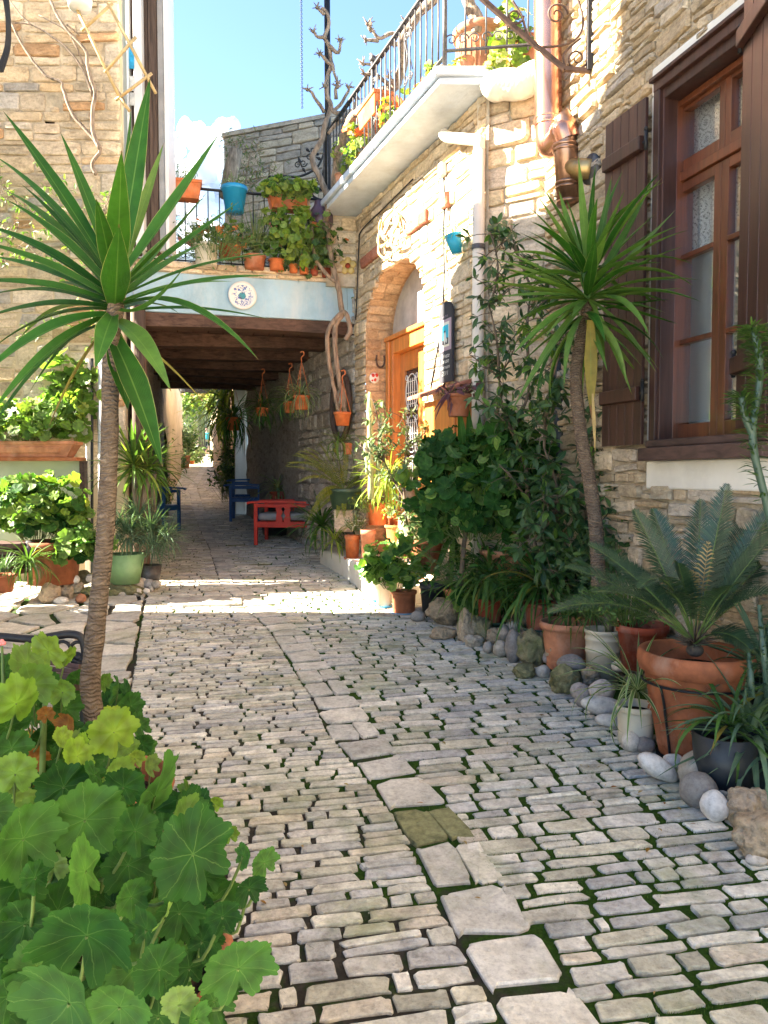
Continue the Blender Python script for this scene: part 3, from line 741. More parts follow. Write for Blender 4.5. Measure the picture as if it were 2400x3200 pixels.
for i in range(8):
    mb = MB(); scroll(mb, eR0 + uE * (.05 + .09 * i) + Z * (ZS + .36), uE * (1 if i % 2 else -1), Z, .045, 1.2); mb.build('scroll', m_irong, hrail, True)
for Y in (6.75, 7.5, 8.2):
    mb = MB()
    for sg in (-1, 1):
        scroll(mb, RL(Y, ZS + .42) + uS * .05 * sg, uS * sg, -Z, .045); scroll(mb, RL(Y, ZS + .78) + uS * .04 * sg, uS * sg, Z, .04)
        mb.tube([RL(Y, ZS + .45) + uS * .09 * sg, RL(Y, ZS + .62) + uS * .02 * sg, RL(Y, ZS + .76) + uS * .08 * sg], .005, 5)
    mb.build('scroll', m_irong, hrail, True)
# ------------------------------------------------------------------ window house
U0w = V((1.239, 5.90, 0)); uW = V((.29, -1, 0)).normalized(); nW = V((-1, -.29, 0)).normalized()
def PW(u, z, d=0): return U0w + uW * u + Z * z + nW * d
def uw(px, py=1490): return (on(px, py, WIN) - U0w).dot(uW)
winh = thing('window_house', 'rubble stone house with a tall brown shuttered window in white plaster surround', 'house', (1.239, 5.9, .2))
uo = lambda px, off: (on(px, 1490, WIN, off) - U0w).dot(uW)
wu0 = uo(2008, .1) + .03; zs0, zs1 = on(2014, 1440, WIN, .14).z, on(2010, 262, WIN, .1).z - .06
wu1 = uo(2372, .14)
ga0, ga1 = uo(2102, -.11), uo(2247, -.11); gb0, gb1 = uo(2262, -.1), wu1 + .3
print('ga', wu0, ga0, ga1); print('window', wu0, wu1, zs0, zs1)
hole = lambda u, z: wu0 + .05 < u < wu1 + .3 and zs0 < z < zs1 - .03
wallW = wallgrid(lambda u, z, d=0: PW(u, z, d - .001), -.02, 10.2, -.1, 8.0, .09, hole, 'wall', m_mortar, winh, .006)
wallW['label'] = 'rubble wall of small tan stones'
pW = Pieces('stone', SV_WALL, stone('small tan rubble', [(.50, .41, .29), (.55, .46, .34), (.46, .37, .26), (.58, .49, .37), (.42, .33, .22), (.50, .38, .24), (.48, .42, .35)], 8, .6, .9))
pls0, pls1 = zs0 - .165, zs1 + .16; plu0, plu1 = wu0 - .10, wu1 + .55
coursed(pW, PW(0, 0), uW, Z, nW, 0, 3.4, .1, 5.4, (.05, .16), (.09, .36), lambda z: [(plu0, plu1)] if pls0 < z < pls1 else [], .012, .028, rg, SHOWN, .09, .4)
print('wallW', pW.finish(wallW, 300, 0))
mb = MB()     # plaster surround as four strips round the opening
def wbox(mb, u0, u1, z0, z1, d0, d1): mb.hexa([PW(u0, z0, d0), PW(u1, z0, d0), PW(u1, z1, d0), PW(u0, z1, d0)], [PW(u0, z0, d1), PW(u1, z0, d1), PW(u1, z1, d1), PW(u0, z1, d1)])
wbox(mb, plu0, plu1, pls0, zs0, -.02, .032); wbox(mb, plu0, plu1, zs1, pls1, -.02, .032); wbox(mb, plu0, wu0 + .02, zs0 + .001, zs1 - .001, -.02, .032); wbox(mb, wu1, plu1, zs0 + .001, zs1 - .001, -.02, .032)
mb.build('plaster_surround', m_white, winh, bevel=.012)
wf = MB()
wbox(wf, wu0 + .0, wu0 + .045, zs0 + .12, zs1, -.16, .05); wbox(wf, wu0 + .045, wu1 + .3, zs1 - .075, zs1, -.16, .05)
wbox(wf, wu0 - .02, wu0 + .035, zs0 + .12, zs1 + .03, .03, .075); wbox(wf, wu0 - .02, wu1 + .3, zs1 - .02, zs1 + .035, .032, .078)
wbox(wf, wu0 - .035, wu1 + .3, zs1 + .036, zs1 + .06, .03, .1); wbox(wf, wu1 + .0, wu1 + .07, zs0 + .12, zs1 - .076, -.16, .05)
win = wf.build('window_frame', m_shut, winh, bevel=.005)
mb = MB(); wbox(mb, wu0 + .046, ga0 + .004, zs0 + .12, zs1 - .077, -.158, -.04); wbox(mb, ga0 + .004, wu1 + .0, zs1 - .11, zs1 - .077, -.158, -.05); mb.build('inner_frame', m_frame, win, bevel=.004)
mb = MB(); wbox(mb, wu0 - .03, wu1 + .015, zs0, zs0 + .075, -.05, .14); wbox(mb, wu0 - .015, wu1, zs0 + .077, zs0 + .12, -.05, .10); mb.build('sill', m_sill, win, bevel=.008)
# sashes: transom light above, tall casement below, two leaves
def zat(px, py): return on(px, py, WIN, -.1).z
zt = on(2123, 525, WIN, -.1).z - .075      # transom bar
print('zt', zt, ga0, ga1, gb0, gb1)
tr_z0, tr_z1 = zs0 + .13, zs1 - .085
def sash(u0, u1, z0, z1, bars, lab, st=.055):
    mb = MB(); d0, d1 = -.135, -.085
    wbox(mb, u0, u0 + st, z0, z1, d0, d1); wbox(mb, u1 - st, u1, z0, z1, d0, d1); wbox(mb, u0 + st, u1 - st, z1 - st, z1, d0, d1); wbox(mb, u0 + st, u1 - st, z0, z0 + st * 1.5, d0, d1)
    for z in bars: wbox(mb, u0 + st, u1 - st, z - .014, z + .014, d0 + .01, d1 + .004)
    s_ = mb.build('sash', m_frame, winh, bevel=.004); s_['label'] = lab
    zz = [z0 + st * 1.5] + list(bars) + [z1 - st]
    for a, b in zip(zz, zz[1:]):
        g = MB(); wbox(g, u0 + st - .004, u1 - st + .004, a + .012, b - .012, -.116, -.112); g.build('pane', m_glass, s_)
zb = [zs0 + .13 + (zt - zs0 - .2) * k for k in (.335, .655)]
curt = MB(); wbox(curt, ga0 - .6, gb1 + .12, zs0 + .1, zt - .25, -.305, -.30); curt.build('blind', plain('pale grey blind', (.66, .66, .62), .9, var=.06), winh)
zb = [on(2150, 1066, WIN, -.1).z, on(2150, 800, WIN, -.1).z]
sash(ga0, ga1, tr_z0, zt - .03, zb, 'lower casement leaf beside the folded shutter'); sash(ga1 + .002, gb1 + .03, tr_z0, zt - .03, zb, 'lower casement leaf half hidden behind the near shutter')
sash(ga0, ga1 + .02, zt + .03, tr_z1, [], 'upper light beside the folded shutter', .045); sash(ga1 + .022, gb1 + .03, zt + .03, tr_z1, [], 'upper light half hidden behind the near shutter', .045)
mb = MB(); wbox(mb, ga0 - .02, gb1 + .03, zt - .028, zt + .028, -.15, -.065); mb.build('transom', m_frame, win, bevel=.005)
# room behind
mb = MB(); r0, r1 = PW(wu0 - .2, 0, -.2), PW(wu1 + .5, 0, -.2)
a = [PW(wu0 - .5, zs0 - .3, -.165), PW(wu1 + .28, zs0 - .3, -.165), PW(wu1 + .28, zs1 + .1, -.165), PW(wu0 - .5, zs1 + .1, -.165)]; b = [p - nW * 2.2 for p in a]
b = [PW(wu0 - 2.2, zs0 - .3, -2.3), PW(wu1 + 1, zs0 - .3, -2.3), PW(wu1 + 1, zs1 + .1, -2.3), PW(wu0 - 2.2, zs1 + .1, -2.3)]
mb.add(a + b, [(0, 1, 5, 4), (1, 2, 6, 5), (2, 3, 7, 6), (3, 0, 4, 7), (4, 5, 6, 7)]); mb.build('room', plain('room wall', (.25, .25, .24), .9), winh)
def curtain(u0, u1, z0, z1, nm, ph, tap=0):
    mb = MB(); nu, nz = 40, 14
    for j in range(nz + 1):
        for i in range(nu + 1):
            t, s_ = i / nu, j / nz; u = u0 + (u1 - u0) * t; z = z1 + (z0 - z1) * s_
            if tap: z = z1 + (z0 + tap * t * t - z1) * s_
            mb.v.append(tuple(PW(u, z, -.20 + .018 * sin(t * 22 + ph) * (1 - .3 * s_)))); mb.uv.append((u * 1.7, z * 1.7))
    for j in range(nz):
        for i in range(nu): q = j * (nu + 1) + i; mb.f.append((q, q + 1, q + nu + 2, q + nu + 1))
    mb.build('lace_curtain', m_lace, winh, True, uv=True)
zc = on(2160, 800, WIN, -.2).z
curtain(ga0 - .22, gb1 + .1, zt - .06, tr_z1 + .1, 'a', 0); curtain(ga0 - .12, ga1 - .14, zc - .03, zt - .0, 'b', 1, .12); curtain(ga1 - .12, gb1 + .1, zc + .1, zt - .0, 'c', 2, -.1)
# shutters: farther one folded against the wall, nearer one open across the frame's right side
def shutter(P, wd, z0, z1, lab):
    sh = MB(); n = 5; bw = wd / n
    root = None
    for i in range(n):
        mb = MB(); u0, u1 = i * bw + .002, (i + 1) * bw - .003
        mb.hexa([P(u0, z0, 0), P(u1, z0, 0), P(u1, z1, 0), P(u0, z1, 0)], [P(u0, z0, .022), P(u1, z0, .022), P(u1, z1, .022), P(u0, z1, .022)])
        if root is None:
            root = bpy.data.objects.new('shutter', None); COL.objects.link(root); root.parent = winh; root.location = -org(winh); root['label'] = lab
        mb.build('board', m_shut, root, bevel=.003, local=True)
    for z in (z0 + .30, z1 - .26) if z1 - z0 < 2.6 else (z0 + .3, (z0 + z1) / 2, z1 - .3):
        mb = MB(); mb.hexa([P(.01, z - .045, .024), P(wd - .02, z - .045, .024), P(wd - .02, z + .045, .024), P(.01, z + .045, .024)], [P(.01, z - .04, .06), P(wd - .02, z - .04, .06), P(wd - .02, z + .04, .06), P(.01, z + .04, .06)])
        mb.build('batten', m_shut, root, bevel=.006, local=True)
        mb = MB(); mb.tube([P(-.015, z - .05, .03), P(-.015, z + .06, .03)], .011, 8); mb.ball(P(-.015, z + .07, .03), .014); mb.tube([P(-.015, z, .03), P(.05, z, .03)], .008, 6); mb.build('hinge', m_iron, root, True, local=True)
    return root
su = uw(2010) - .02; shu = uw(1895)
d1 = (uW * -1 * .999 + nW * .04); n1 = d1.cross(Z); n1 = n1 if n1.dot(V((-.5, -1, 0))) > 0 else -n1
SW = .40
zsh0, zsh1 = on(1905, 1393, WIN, .1).z, zs1 - .02
h1 = PW(wu0 - .045, 0, .085); shutter(lambda a, z, d: h1 + d1 * a + Z * z + n1 * d, SW, zs0 + .1, zs1 - .03, 'brown plank shutter folded back against the wall')
hu = wu1 - .02; d2 = (uW * .93 + nW * .37).normalized(); n2 = d2.cross(Z); n2 = n2 if n2.dot(nW) > 0 else -n2
e = on(2318, 1000, WIN, .13); h2 = PW((e - U0w).dot(uW), 0, .13)
shutter(lambda a, z, d: h2 + d2 * a + Z * z + n2 * d, .62, zs0 + .14, zs1 + .1, 'brown plank shutter at the window side nearest the street corner')
# ------------------------------------------------------------------ tower house
TY = 8.3
tow = thing('tower_house', 'tall tan stone house with timber corner frame', 'house', (-3.5, TY, .4))
wallT = wallgrid(lambda u, z, d=0: V((-7 + u, TY - d + .0, z)), 0, 4.22, .1, 9, .1, lambda u, z: abs(-7 + u + 3.53) < .09 and 5.13 < z < 5.30, 'wall', m_mortar, tow)
pT = Pieces('stone', SV_WALL, m_tower); nx_ = W(170, 335, TY)
coursed(pT, V((-7, TY, 0)), V((1, 0, 0)), Z, V((0, -1, 0)), 1.8, 4.22, 1.5, 7.2, (.09, .26), (.2, .62), lambda z: [(nx_.x + 7 - .09, nx_.x + 7 + .08)] if abs(z - nx_.z) < .10 else [], .010, .018, rg, SHOWN, .05, .4)
print('tower', pT.finish(wallT, 300, 0))
mb = MB(); mb.ball(W(172, 345, TY) + V((0, .02, 0)), .05, 9, 6, (1.1, .8, .9)); mb.build('stone', m_tower, wallT, True)
mb = MB(); mb.box((nx_.x, TY + .16, nx_.z), (.24, .3, .28)); mb.build('niche_shade', m_soil, tow)  # solid block; its dark soil colour stands in for the hollow's shade
mb = MB()     # lower wall plastered
wallL = wallgrid(lambda u, z, d=0: V((-7 + u, TY - .006 - d, z)), 0, 4.2, .1, 3.62, .1, lambda u, z: False, 'plaster', m_ochre, tow, .004)
mb = MB(); mb.prism([(-9, TY + .12), (-2.80, TY + .12), (-4.40, 15.05), (-4.9, 17.3), (-9, 17.3)], .3, 12); mb.build('building_core', m_ochre, tow)  # raised out of view and carried back to shade the grey house
# vertical timber and frame strips at the corner, above the bridge
def strip(px0, px1, d0, name, mat, z0=3.9, z1=7.6):
    a, b = W(px0, 300, TY - d0).x, W(px1, 300, TY - d0).x; mb = MB(); mb.box(((a + b) / 2, TY - d0 / 2 + .10, (z0 + z1) / 2), (b - a, d0 + .2, z1 - z0)); return mb.build(name, mat, tow, bevel=.006)
strip(396, 404, .10, 'window_frame', m_pvcw); strip(404, 418, .02, 'timber_board', m_beamz); strip(418, 444, .12, 'window_frame', m_pvcw)
strip(444, 464, .03, 'timber_board', m_beamz); strip(464.5, 490, .05, 'timber_board', m_beamz); strip(490.5, 512, .0, 'plaster_return', m_tymp); strip(512.5, 524, .08, 'corner_bead', m_pvcw)
a = W(410, 165, TY - .12)
for (c, z0, h, m) in (((.02, .33, .62), 0, .22, 0), ((.55, .55, .52), -.26, .15, 1), ((.55, .55, .52), -.42, .13, 2)):
    mb = MB(); mb.box((a.x + .005, TY - .12, a.z + z0 - .05), (.05, .008, h)); mb.build('sticker', plain('sticker %d' % m, c, .5, var=.25, scale=18), tow)
# ------------------------------------------------------------------ bridge over the lane
bridge = thing('covered_bridge', 'pale blue plastered bridge room carried on dark timber over the lane', 'bridge', (-1.5, 8.8, .4))
BR0, BR1 = V((-.341, 9.09, 0)), V((-2.61, 8.5, 0)); uD = (BR1 - BR0).normalized(); nD = V((uD.y * -1, uD.x, 0)); nD = nD if nD.y < 0 else -nD
LD = 2.75
def PD(u, z, d=0): return BR0 + uD * u + Z * z + nD * d
def dz(px, py, off=0):
    m = (BR1.x - BR0.x) / (BR1.y - BR0.y); x0 = BR0.x - m * BR0.y; d = ray(px, py); t = (x0 - off) / (d.x - m * d.y); return EYE + d * t
zp0, zp1 = dz(700, 985).z, dz(700, 862).z; print('parapet', zp0, zp1)
mb = MB(); mb.hexa([PD(-.04, zp0, 0), PD(LD, zp0, 0), PD(LD, zp1, 0), PD(-.04, zp1, 0)], [PD(-.04, zp0, -.35), PD(LD, zp0, -.35), PD(LD, zp1, -.35), PD(-.04, zp1, -.35)])
par = mb.build('parapet', m_blue, bridge, bevel=.01)
pD = Pieces('coping_stone', SV_WALL, m_cream)
coursed(pD, PD(0, 0, .0), uD, Z, nD, .0, LD, zp1 + .002, zp1 + .13, (.04, .065), (.14, .34), None, .008, .03, rg)
pD.finish(par, 90)
mb = MB(); mb.hexa([PD(0, zp1, .0), PD(LD, zp1, .0), PD(LD, zp1 + .12, .0), PD(0, zp1 + .12, .0)], [PD(0, zp1 + .0, -6.6), PD(LD, zp1 + .0, -6.6), PD(LD, zp1 + .1, -6.6), PD(0, zp1 + .1, -6.6)]); mb.build('terrace_floor', m_mortar2, bridge)
mb = MB()     # front lintel, slightly sagging, and beams behind it
for k in range(7):
    d = -.02 - k * .95; h = .19 if k else .15; z1_ = zp0 - .003
    P = [(u, .02 * sin(u * 1.4 + k)) for u in [LD * i / 8 for i in range(9)]]
    mb = MB()
    for (u, s_), (u2, s2) in zip(P, P[1:]):
        mb.hexa([PD(u, z1_ - h + s_, d), PD(u, z1_, d), PD(u, z1_, d - .22), PD(u, z1_ - h + s_, d - .22)], [PD(u2, z1_ - h + s2, d), PD(u2, z1_, d), PD(u2, z1_, d - .22), PD(u2, z1_ - h + s2, d - .22)])
    mb.build('beam', m_beam, bridge)
for k in range(15):
    u = LD * k / 15; mb = MB(); mb.hexa([PD(u + .005, zp0 - .002, -.03), PD(u + LD / 15 - .006, zp0 - .002, -.03), PD(u + LD / 15 - .006, zp0 - .04, -.03), PD(u + .005, zp0 - .04, -.03)], [PD(u + .005, zp0 - .002, -6.6), PD(u + LD / 15 - .006, zp0 - .002, -6.6), PD(u + LD / 15 - .006, zp0 - .04, -6.6), PD(u + .005, zp0 - .04, -6.6)]); mb.build('ceiling_board', m_beam, bridge)
# passage walls
def PT(u, z, d=0): return PA(3.06 + u, z, d)
wR = wallgrid(lambda u, z, d=0: PT(u, z, d), 0, 6.6, .2, 4.0, .12, lambda u, z: False, 'passage_wall', m_dimwall, bridge, .05)
wR['label'] = 'grey lime washed wall inside the passage'
pP = Pieces('stone', SV_WALL, m_dimwall)
coursed(pP, PT(0, 0), uA, Z, nA, 0, 2.6, .4, 3.75, (.10, .24), (.16, .5), None, .02, .03, rg, SHOWN, .08)
pP.finish(wR, 200)
L0, L1 = V((-2.72, 8.45, 0)), V((-4.32, 15.1, 0)); uL = (L1 - L0).normalized(); nL = V((uL.y, -uL.x, 0))
wLp = wallgrid(lambda u, z, d=0: L0 + uL * u + Z * z + nL * d, 0, 6.85, .2, 4.0, .15, lambda u, z: False, 'passage_wall', m_dimwall, bridge, .05)
mb = MB(); q = W(435, 1140, 8.42); mb.tube([V((q.x, 8.40, .3)), V((q.x + .01, 8.40, 2.2)), V((q.x, 8.40, 3.4))], [.09, .085, .08], 10); mb.build('post', m_beamz, bridge, True)
# bridge railing
rb = MB(); zr0, zr1 = zp1 + .16, dz(800, 598).z; print('bridge rail', zr0, zr1)
rb.tube([PD(-.05, zr1, -.08), PD(LD, zr1, -.08)], .016, 8); rb.beam(PD(0, zr0, -.08), PD(LD, zr0, -.08), .025, .01)
rail2 = rb.build('railing', m_iron, bridge, True); n = 22
for i in range(n):
    u = LD * (i + .3) / n; mb = MB(); mb.tube([PD(u, zr0 - .05, -.08), PD(u, zr1, -.08)], .007, 6); mb.build('baluster', m_iron, rail2, True)
    mb = MB(); scroll(mb, PD(u + .032, zr0 + .055, -.08), uD, Z, .038, 1.3, 14, .0045); scroll(mb, PD(u + .095, zr0 + .055, -.08), -uD, Z, .038, 1.3, 14, .0045); mb.build('scroll', m_iron, rail2, True)
# ------------------------------------------------------------------ buildings beyond
far = thing('ruined_stone_house', 'grey weathered stone building rising behind the bridge terrace', 'house', (-2, 16, 1))
a, b = W(700, 430, 16), W(1060, 455, 15); 
mb = MB(); mb.prism([(a.x, a.y), (b.x + 1.2, b.y - .4), (b.x + 2.4, b.y + 4), (a.x, a.y + 4)], 4.2, a.z - .02); fw = mb.build('wall', m_grey, far)
uF = V((b.x - a.x, b.y - a.y, 0)).normalized(); nF = V((uF.y, -uF.x, 0)); pF = Pieces('stone', SV_WALL, [m_grey])
coursed(pF, V((a.x, a.y, 0)), uF, Z, nF, 0, 3.4, 4.4, a.z - .02, (.14, .3), (.25, .8), None, .012, .025, rg, SHOWN, .04, .4); print('far', pF.finish(fw, 300, 0, 'stone'))
mb = MB(); mb.prism([(a.x - .03, a.y - .06), (b.x + 1.2, b.y - .46), (b.x + 1.2, b.y - .1), (a.x - .03, a.y + .3)], a.z - .01, a.z + .07); mb.build('coping', m_grey, far)
lf = thing('ochre_alley_house', 'sunny ochre rendered house on the left of the far alley', 'house', (-5, 18, 1))
f0, f1 = V((-4.33, 15.15, 0)), V((-9.4, 36, 0)); uf = (f1 - f0).normalized(); nf = V((uf.y, -uf.x, 0))
wallgrid(lambda u, z, d=0: f0 + uf * u + Z * z + nf * d, 0, 21.4, .4, 4.7, .35, lambda u, z: False, 'wall', m_ochre, lf, .12)
mb = MB(); mb.prism([(-4.4, 15.2), (-9.5, 36.1), (-14, 36), (-9, 15.2)], .4, 4.65); mb.build('building_core', m_ochre, lf)
rf = thing('white_alley_house', 'white corner pillar and wall on the right of the far alley', 'house', (-3, 16, 1))
g0, g1 = V((-2.78, 15.4, 0)), V((-9.0, 40, 0)); ug = (g1 - g0).normalized(); ng = V((-ug.y, ug.x, 0))
wallgrid(lambda u, z, d=0: g0 + ug * u + Z * z + ng * d, 0, 25, .4, 4.4, .4, lambda u, z: False, 'wall', m_ochre, rf, .1)
a, b = W(738, 1300, 15.5), W(772, 1300, 15.5); mb = MB(); mb.box(((a.x + b.x) / 2, 15.6, 2.2), (b.x - a.x + .05, .35, 3.4)); mb.build('pillar', m_white, rf, bevel=.02)
er = thing('end_wall_house', 'tan stone wall closing the far end of the alley', 'house', (-11, 54, 3))
ew = wallgrid(lambda u, z, d=0: V((-20 + u, 54 - d, z)), 0, 14, 2, 9, .5, lambda u, z: False, 'wall', m_tower, er, .1)
pE = Pieces('stone', SV_WALL, m_tower); coursed(pE, V((-20, 54, 0)), V((1, 0, 0)), Z, V((0, -1, 0)), 6, 11.5, 2.6, 8, (.25, .5), (.5, 1.3), None, .04, .08, rg); pE.finish(ew, 0, 0)
pg = thing('timber_pergola', 'white beam on a weathered post spanning the far alley', 'pergola', W(632, 1420, 46))
a = W(632, 1427, 46); mb = MB(); mb.beam(a, V((a.x, a.y, a.z + 4.6)), .34, .34); mb.build('post', m_beamz, pg)
a, b = W(560, 1195, 38), W(745, 1200, 38); mb = MB(); mb.beam(a, b, .3, .35); mb.build('beam', m_white, pg)
mb = MB(); a, b = W(565, 1212, 40), W(745, 1215, 40); mb.beam(a, b, .5, .5); mb.build('rafter', m_beamz, pg)
# house on the left of the camera: stands outside the frame, shades the lane and shows in the window glass
nb = thing('neighbour_house', 'ochre house beside the camera across the lane', 'house', (-6, 2, 0))
mb = MB(); x0, x1 = -10, -4.15
sec = [(.25, -.1), (6.7, .2), (6.7, 6.15), (4.97, 7.68), (4.97, 10.2), (3.5, 10.2), (3.5, 8.0), (.25, 8.0)]  # tall step and short near end shaped for the shade and bounce light
vs = [(x0, y, z) for y, z in sec] + [(x1, y, z) for y, z in sec]; k = len(sec)
mb.add(vs, [tuple(range(k)), tuple(range(2 * k - 1, k - 1, -1))] + [(i, k + i, k + (i + 1) % k, (i + 1) % k) for i in range(k)]); mb.build('wall', m_white, nb)  # white so the unseen wall bounces light into the lane
mb = MB()
for y in (1.5, 4.6): mb.box((-4.15, y, 3.2), (.06, 1.0, 1.5))
mb.build('window', m_shut, nb)
bounce_sheet = MB(); bounce_sheet.add([(-14, -30, .004 - 1.35), (14, -30, .004 - 1.35), (14, 1.0, .049), (-14, 1.0, .049)], [(0, 1, 2, 3)]); bounce_sheet = bounce_sheet.build('bounce_paving', m_cobf, None); bounce_sheet['kind'] = 'structure'  # pale sheet out of view behind the camera, added to bounce sunlight
# cloud bank
def cloudm():
    t = NT('cloud'); return t.done(t.bsdf((.93, .93, .94), 1, spec=0))
mb = MB(); rc = random.Random(3)
for (px, py, s_) in ((545, 450, 30), (600, 415, 36), (650, 425, 32), (700, 415, 42), (760, 480, 40), (580, 520, 60), (690, 520, 70), (620, 620, 80), (780, 600, 60), (500, 560, 50), (720, 700, 90), (560, 760, 80), (400, 700, 90), (860, 640, 60), (990, 700, 60)):
    for k in range(9):
        c = W(px + rc.uniform(-1, 1) * s_, py + rc.uniform(-.6, 1) * s_, 700 + rc.uniform(-30, 30)); mb.ball(c, s_ * rc.uniform(.3, .8) * 700 / F, 20, 12, (1, 1, .9))
cl = mb.build('cloud', cloudm(), None, True); cl['kind'] = 'structure'
for v_ in cl.data.vertices: v_.co += V((noise.noise(v_.co * .12), noise.noise(v_.co * .12 + V((9, 0, 0))), noise.noise(v_.co * .12 + V((0, 9, 0))))) * 3.0
# ------------------------------------------------------------------ plant and pot builders
def blade_var(w=.09, droop=.5, fold=.25, n=9, base=.45, peak=.45, twist=0, tipk=1.0):
    """unit-length blade from the origin along +x, face +z; (verts, faces, uv)"""
    vs, fs, uv = [], [], []; x = z = 0; th = 0
    for i in range(n + 1):
        t = i / n
        if i: th = -droop * (t ** 1.25); x += cos(th) / n; z += sin(th) / n
        ww = (base + (1 - base) * (t / peak)) if t < peak else max(.012, (1 - ((t - peak) / (1 - peak)) ** (1.5 * tipk)))
        ww *= w / 2; tw = twist * t; nx_, nz_ = -sin(th), cos(th)
        for k, s in ((-1, 0), (0, .5), (1, 1)):
            f = fold * ww * abs(k) - (fold * ww if k == 0 else 0) * .0
            y = k * ww * cos(tw); zz = f + k * ww * sin(tw)
            vs.append((x + nx_ * zz, y, z + nz_ * zz)); uv.append((s, t))
    for i in range(n):
        a = i * 3
        fs += [(a, a + 3, a + 4, a + 1), (a + 1, a + 4, a + 5, a + 2)]
    return (vs, fs, uv)
def round_var(rng, n=36, rings=3, lob=7, lobd=.12, cren=.03, cup=.12, pleat=.045, notch=.5):
    vs, fs, uv = [(0, 0, 0)], [], [(.5, .5)]
    ph = rng.uniform(0, 6); bend = rng.uniform(-.18, .18); bd = rng.uniform(0, pi)
    for k in range(1, rings + 1):
        for j in range(n):
            a = -pi + 2 * pi * j / n
            R_ = 1 + lobd * .5 * (cos(a * lob) - 1) + cren * (abs(sin(a * lob * 2)) - .5) * 1.6 + .05 * sin(a * 2 + ph)
            d = abs(abs(a) - pi); R_ *= 1 - notch * exp(-(d / .16) ** 2) * .9
            r = R_ * (k / rings); x, y = r * cos(a), r * sin(a)
            z = cup * r * r + .05 * sin(a * 4 + ph * 2) * r ** 3 + .028 * sin(a * 11 + ph) * r ** 4 + pleat * r * cos(a * lob + .0) + bend * ((x * cos(bd) + y * sin(bd)) ** 2) + .03 * sin(a * 5 + ph) * r * r
            vs.append((x, y, z)); uv.append((.5 + x / 2, .5 + y / 2))
    for j in range(n): fs.append((0, 1 + j, 1 + (j + 1) % n))
    for k in range(rings - 1):
        for j in range(n):
            q = (j + 1) % n; fs.append((1 + k * n + j, 1 + (k + 1) * n + j, 1 + (k + 1) * n + q, 1 + k * n + q))
    return (vs, fs, uv)
def leaf_var(w=.42, fold=.12, curl=.3, n=4, peak=.45):
    vs, fs, uv = [], [], []
    for i in range(n + 1):
        t = i / n; ww = w / 2 * (sin(pi * min(1, t / peak / 2)) if t < peak else cos(pi / 2 * (t - peak) / (1 - peak)) ** .8) + .004
        for k, s in ((-1, 0), (0, .5), (1, 1)): vs.append((t, k * ww, -curl * t * t * .5 + (fold * ww * 2 if k else 0))); uv.append((s, t))
    for i in range(n):
        a = i * 3; fs += [(a, a + 3, a + 4, a + 1), (a + 1, a + 4, a + 5, a + 2)]
    return (vs, fs, uv)
_r = random.Random(8)
BL_YUC = [blade_var(.115 * k, d, .45, 10, .55, .38) for k in (.85, 1, 1.15) for d in (.05, .25, .55, .95)]
BL_LILY = [blade_var(.05 * k, d, .35, 9, .7, .4, tw) for k in (.8, 1.1) for d, tw in ((.5, .2), (1.0, -.3), (1.6, .3), (2.3, -.2))]
BL_SPI = [blade_var(.042 * k, d, .5, 9, .7, .4, tw) for k in (.8, 1.1) for d, tw in ((.6, .3), (1.2, -.4), (1.9, .3), (2.6, -.5))]
RD_BIG = [round_var(_r, 112, 7, 7, .16, .045, _r.uniform(-.05, .42), .055) for _ in range(10)]
RD_MID = [round_var(_r, 28, 2, 7, .14, .03, _r.uniform(.05, .3), .06) for _ in range(8)]
RD_SM = [round_var(_r, 14, 1, 5, .16, .0, .2, .05) for _ in range(5)]
LF = [leaf_var(.42, .15, c, 4) for c in (.1, .35, .6)] + [leaf_var(.34, .2, .4, 4)]
LF_N = [leaf_var(.2, .2, c, 3) for c in (.1, .4, .7)]
def frame(d, n):
    """x along d, z close to n"""
    x = V(d).normalized(); z = V(n) - x * x.dot(V(n))
    z = z.normalized() if z.length > 1e-5 else x.orthogonal().normalized()
    return x, z.cross(x), z
def rosette(pc, c, n, ln, e0=85, e1=-25, rng=None, r0=.02, h=0.0, axis=(0, 0, 1), k0=0, nk=None, mi=None, az=None, wsc=1, jit=.12, squash=1):
    rng = rng or R; ax = V(axis).normalized(); q = V((0, 0, 1)).rotation_difference(ax)
    for i in range(n):
        t = (i + .5) / n; a = i * 2.39996 + rng.uniform(-.2, .2)
        if az: a = rng.uniform(*az)
        e = radians(e0 + (e1 - e0) * t ** .9) + rng.uniform(-jit, jit)
        d = V((cos(a) * cos(e), sin(a) * cos(e) * squash, sin(e))); nn = V((-cos(a) * sin(e), -sin(a) * sin(e), cos(e)))
        x, y, z = frame(q @ d, q @ nn); L = ln * rng.uniform(.72, 1.08) * (.8 + .2 * sin(pi * t))
        b = V(c) + q @ V((cos(a) * r0, sin(a) * r0, h * (1 - t)))
        pc.add(rng.randrange(nk[0], nk[1]) if nk else rng.randrange(99), basis(x * L, y * L * wsc, z * L, b), (mi(t, rng) if mi else 0))
def strap_plant(root, c, n, ln, mats, sep=0, var=None, e0=85, e1=5, seed=1, name='leaf', h=.02, mi=None, **k):
    rng = random.Random(seed); pc = Pieces(name, var or BL_LILY, mats, True)
    rosette(pc, c, n, ln, e0, e1, rng, .02, h, mi=mi or (lambda t, r: (r.randrange(len(pc.mats)) if len(pc.mats) > 1 and r.random() < .12 else 0)), **k)
    pc.finish(root, sep, 6, 'foliage' if not sep else name); return pc
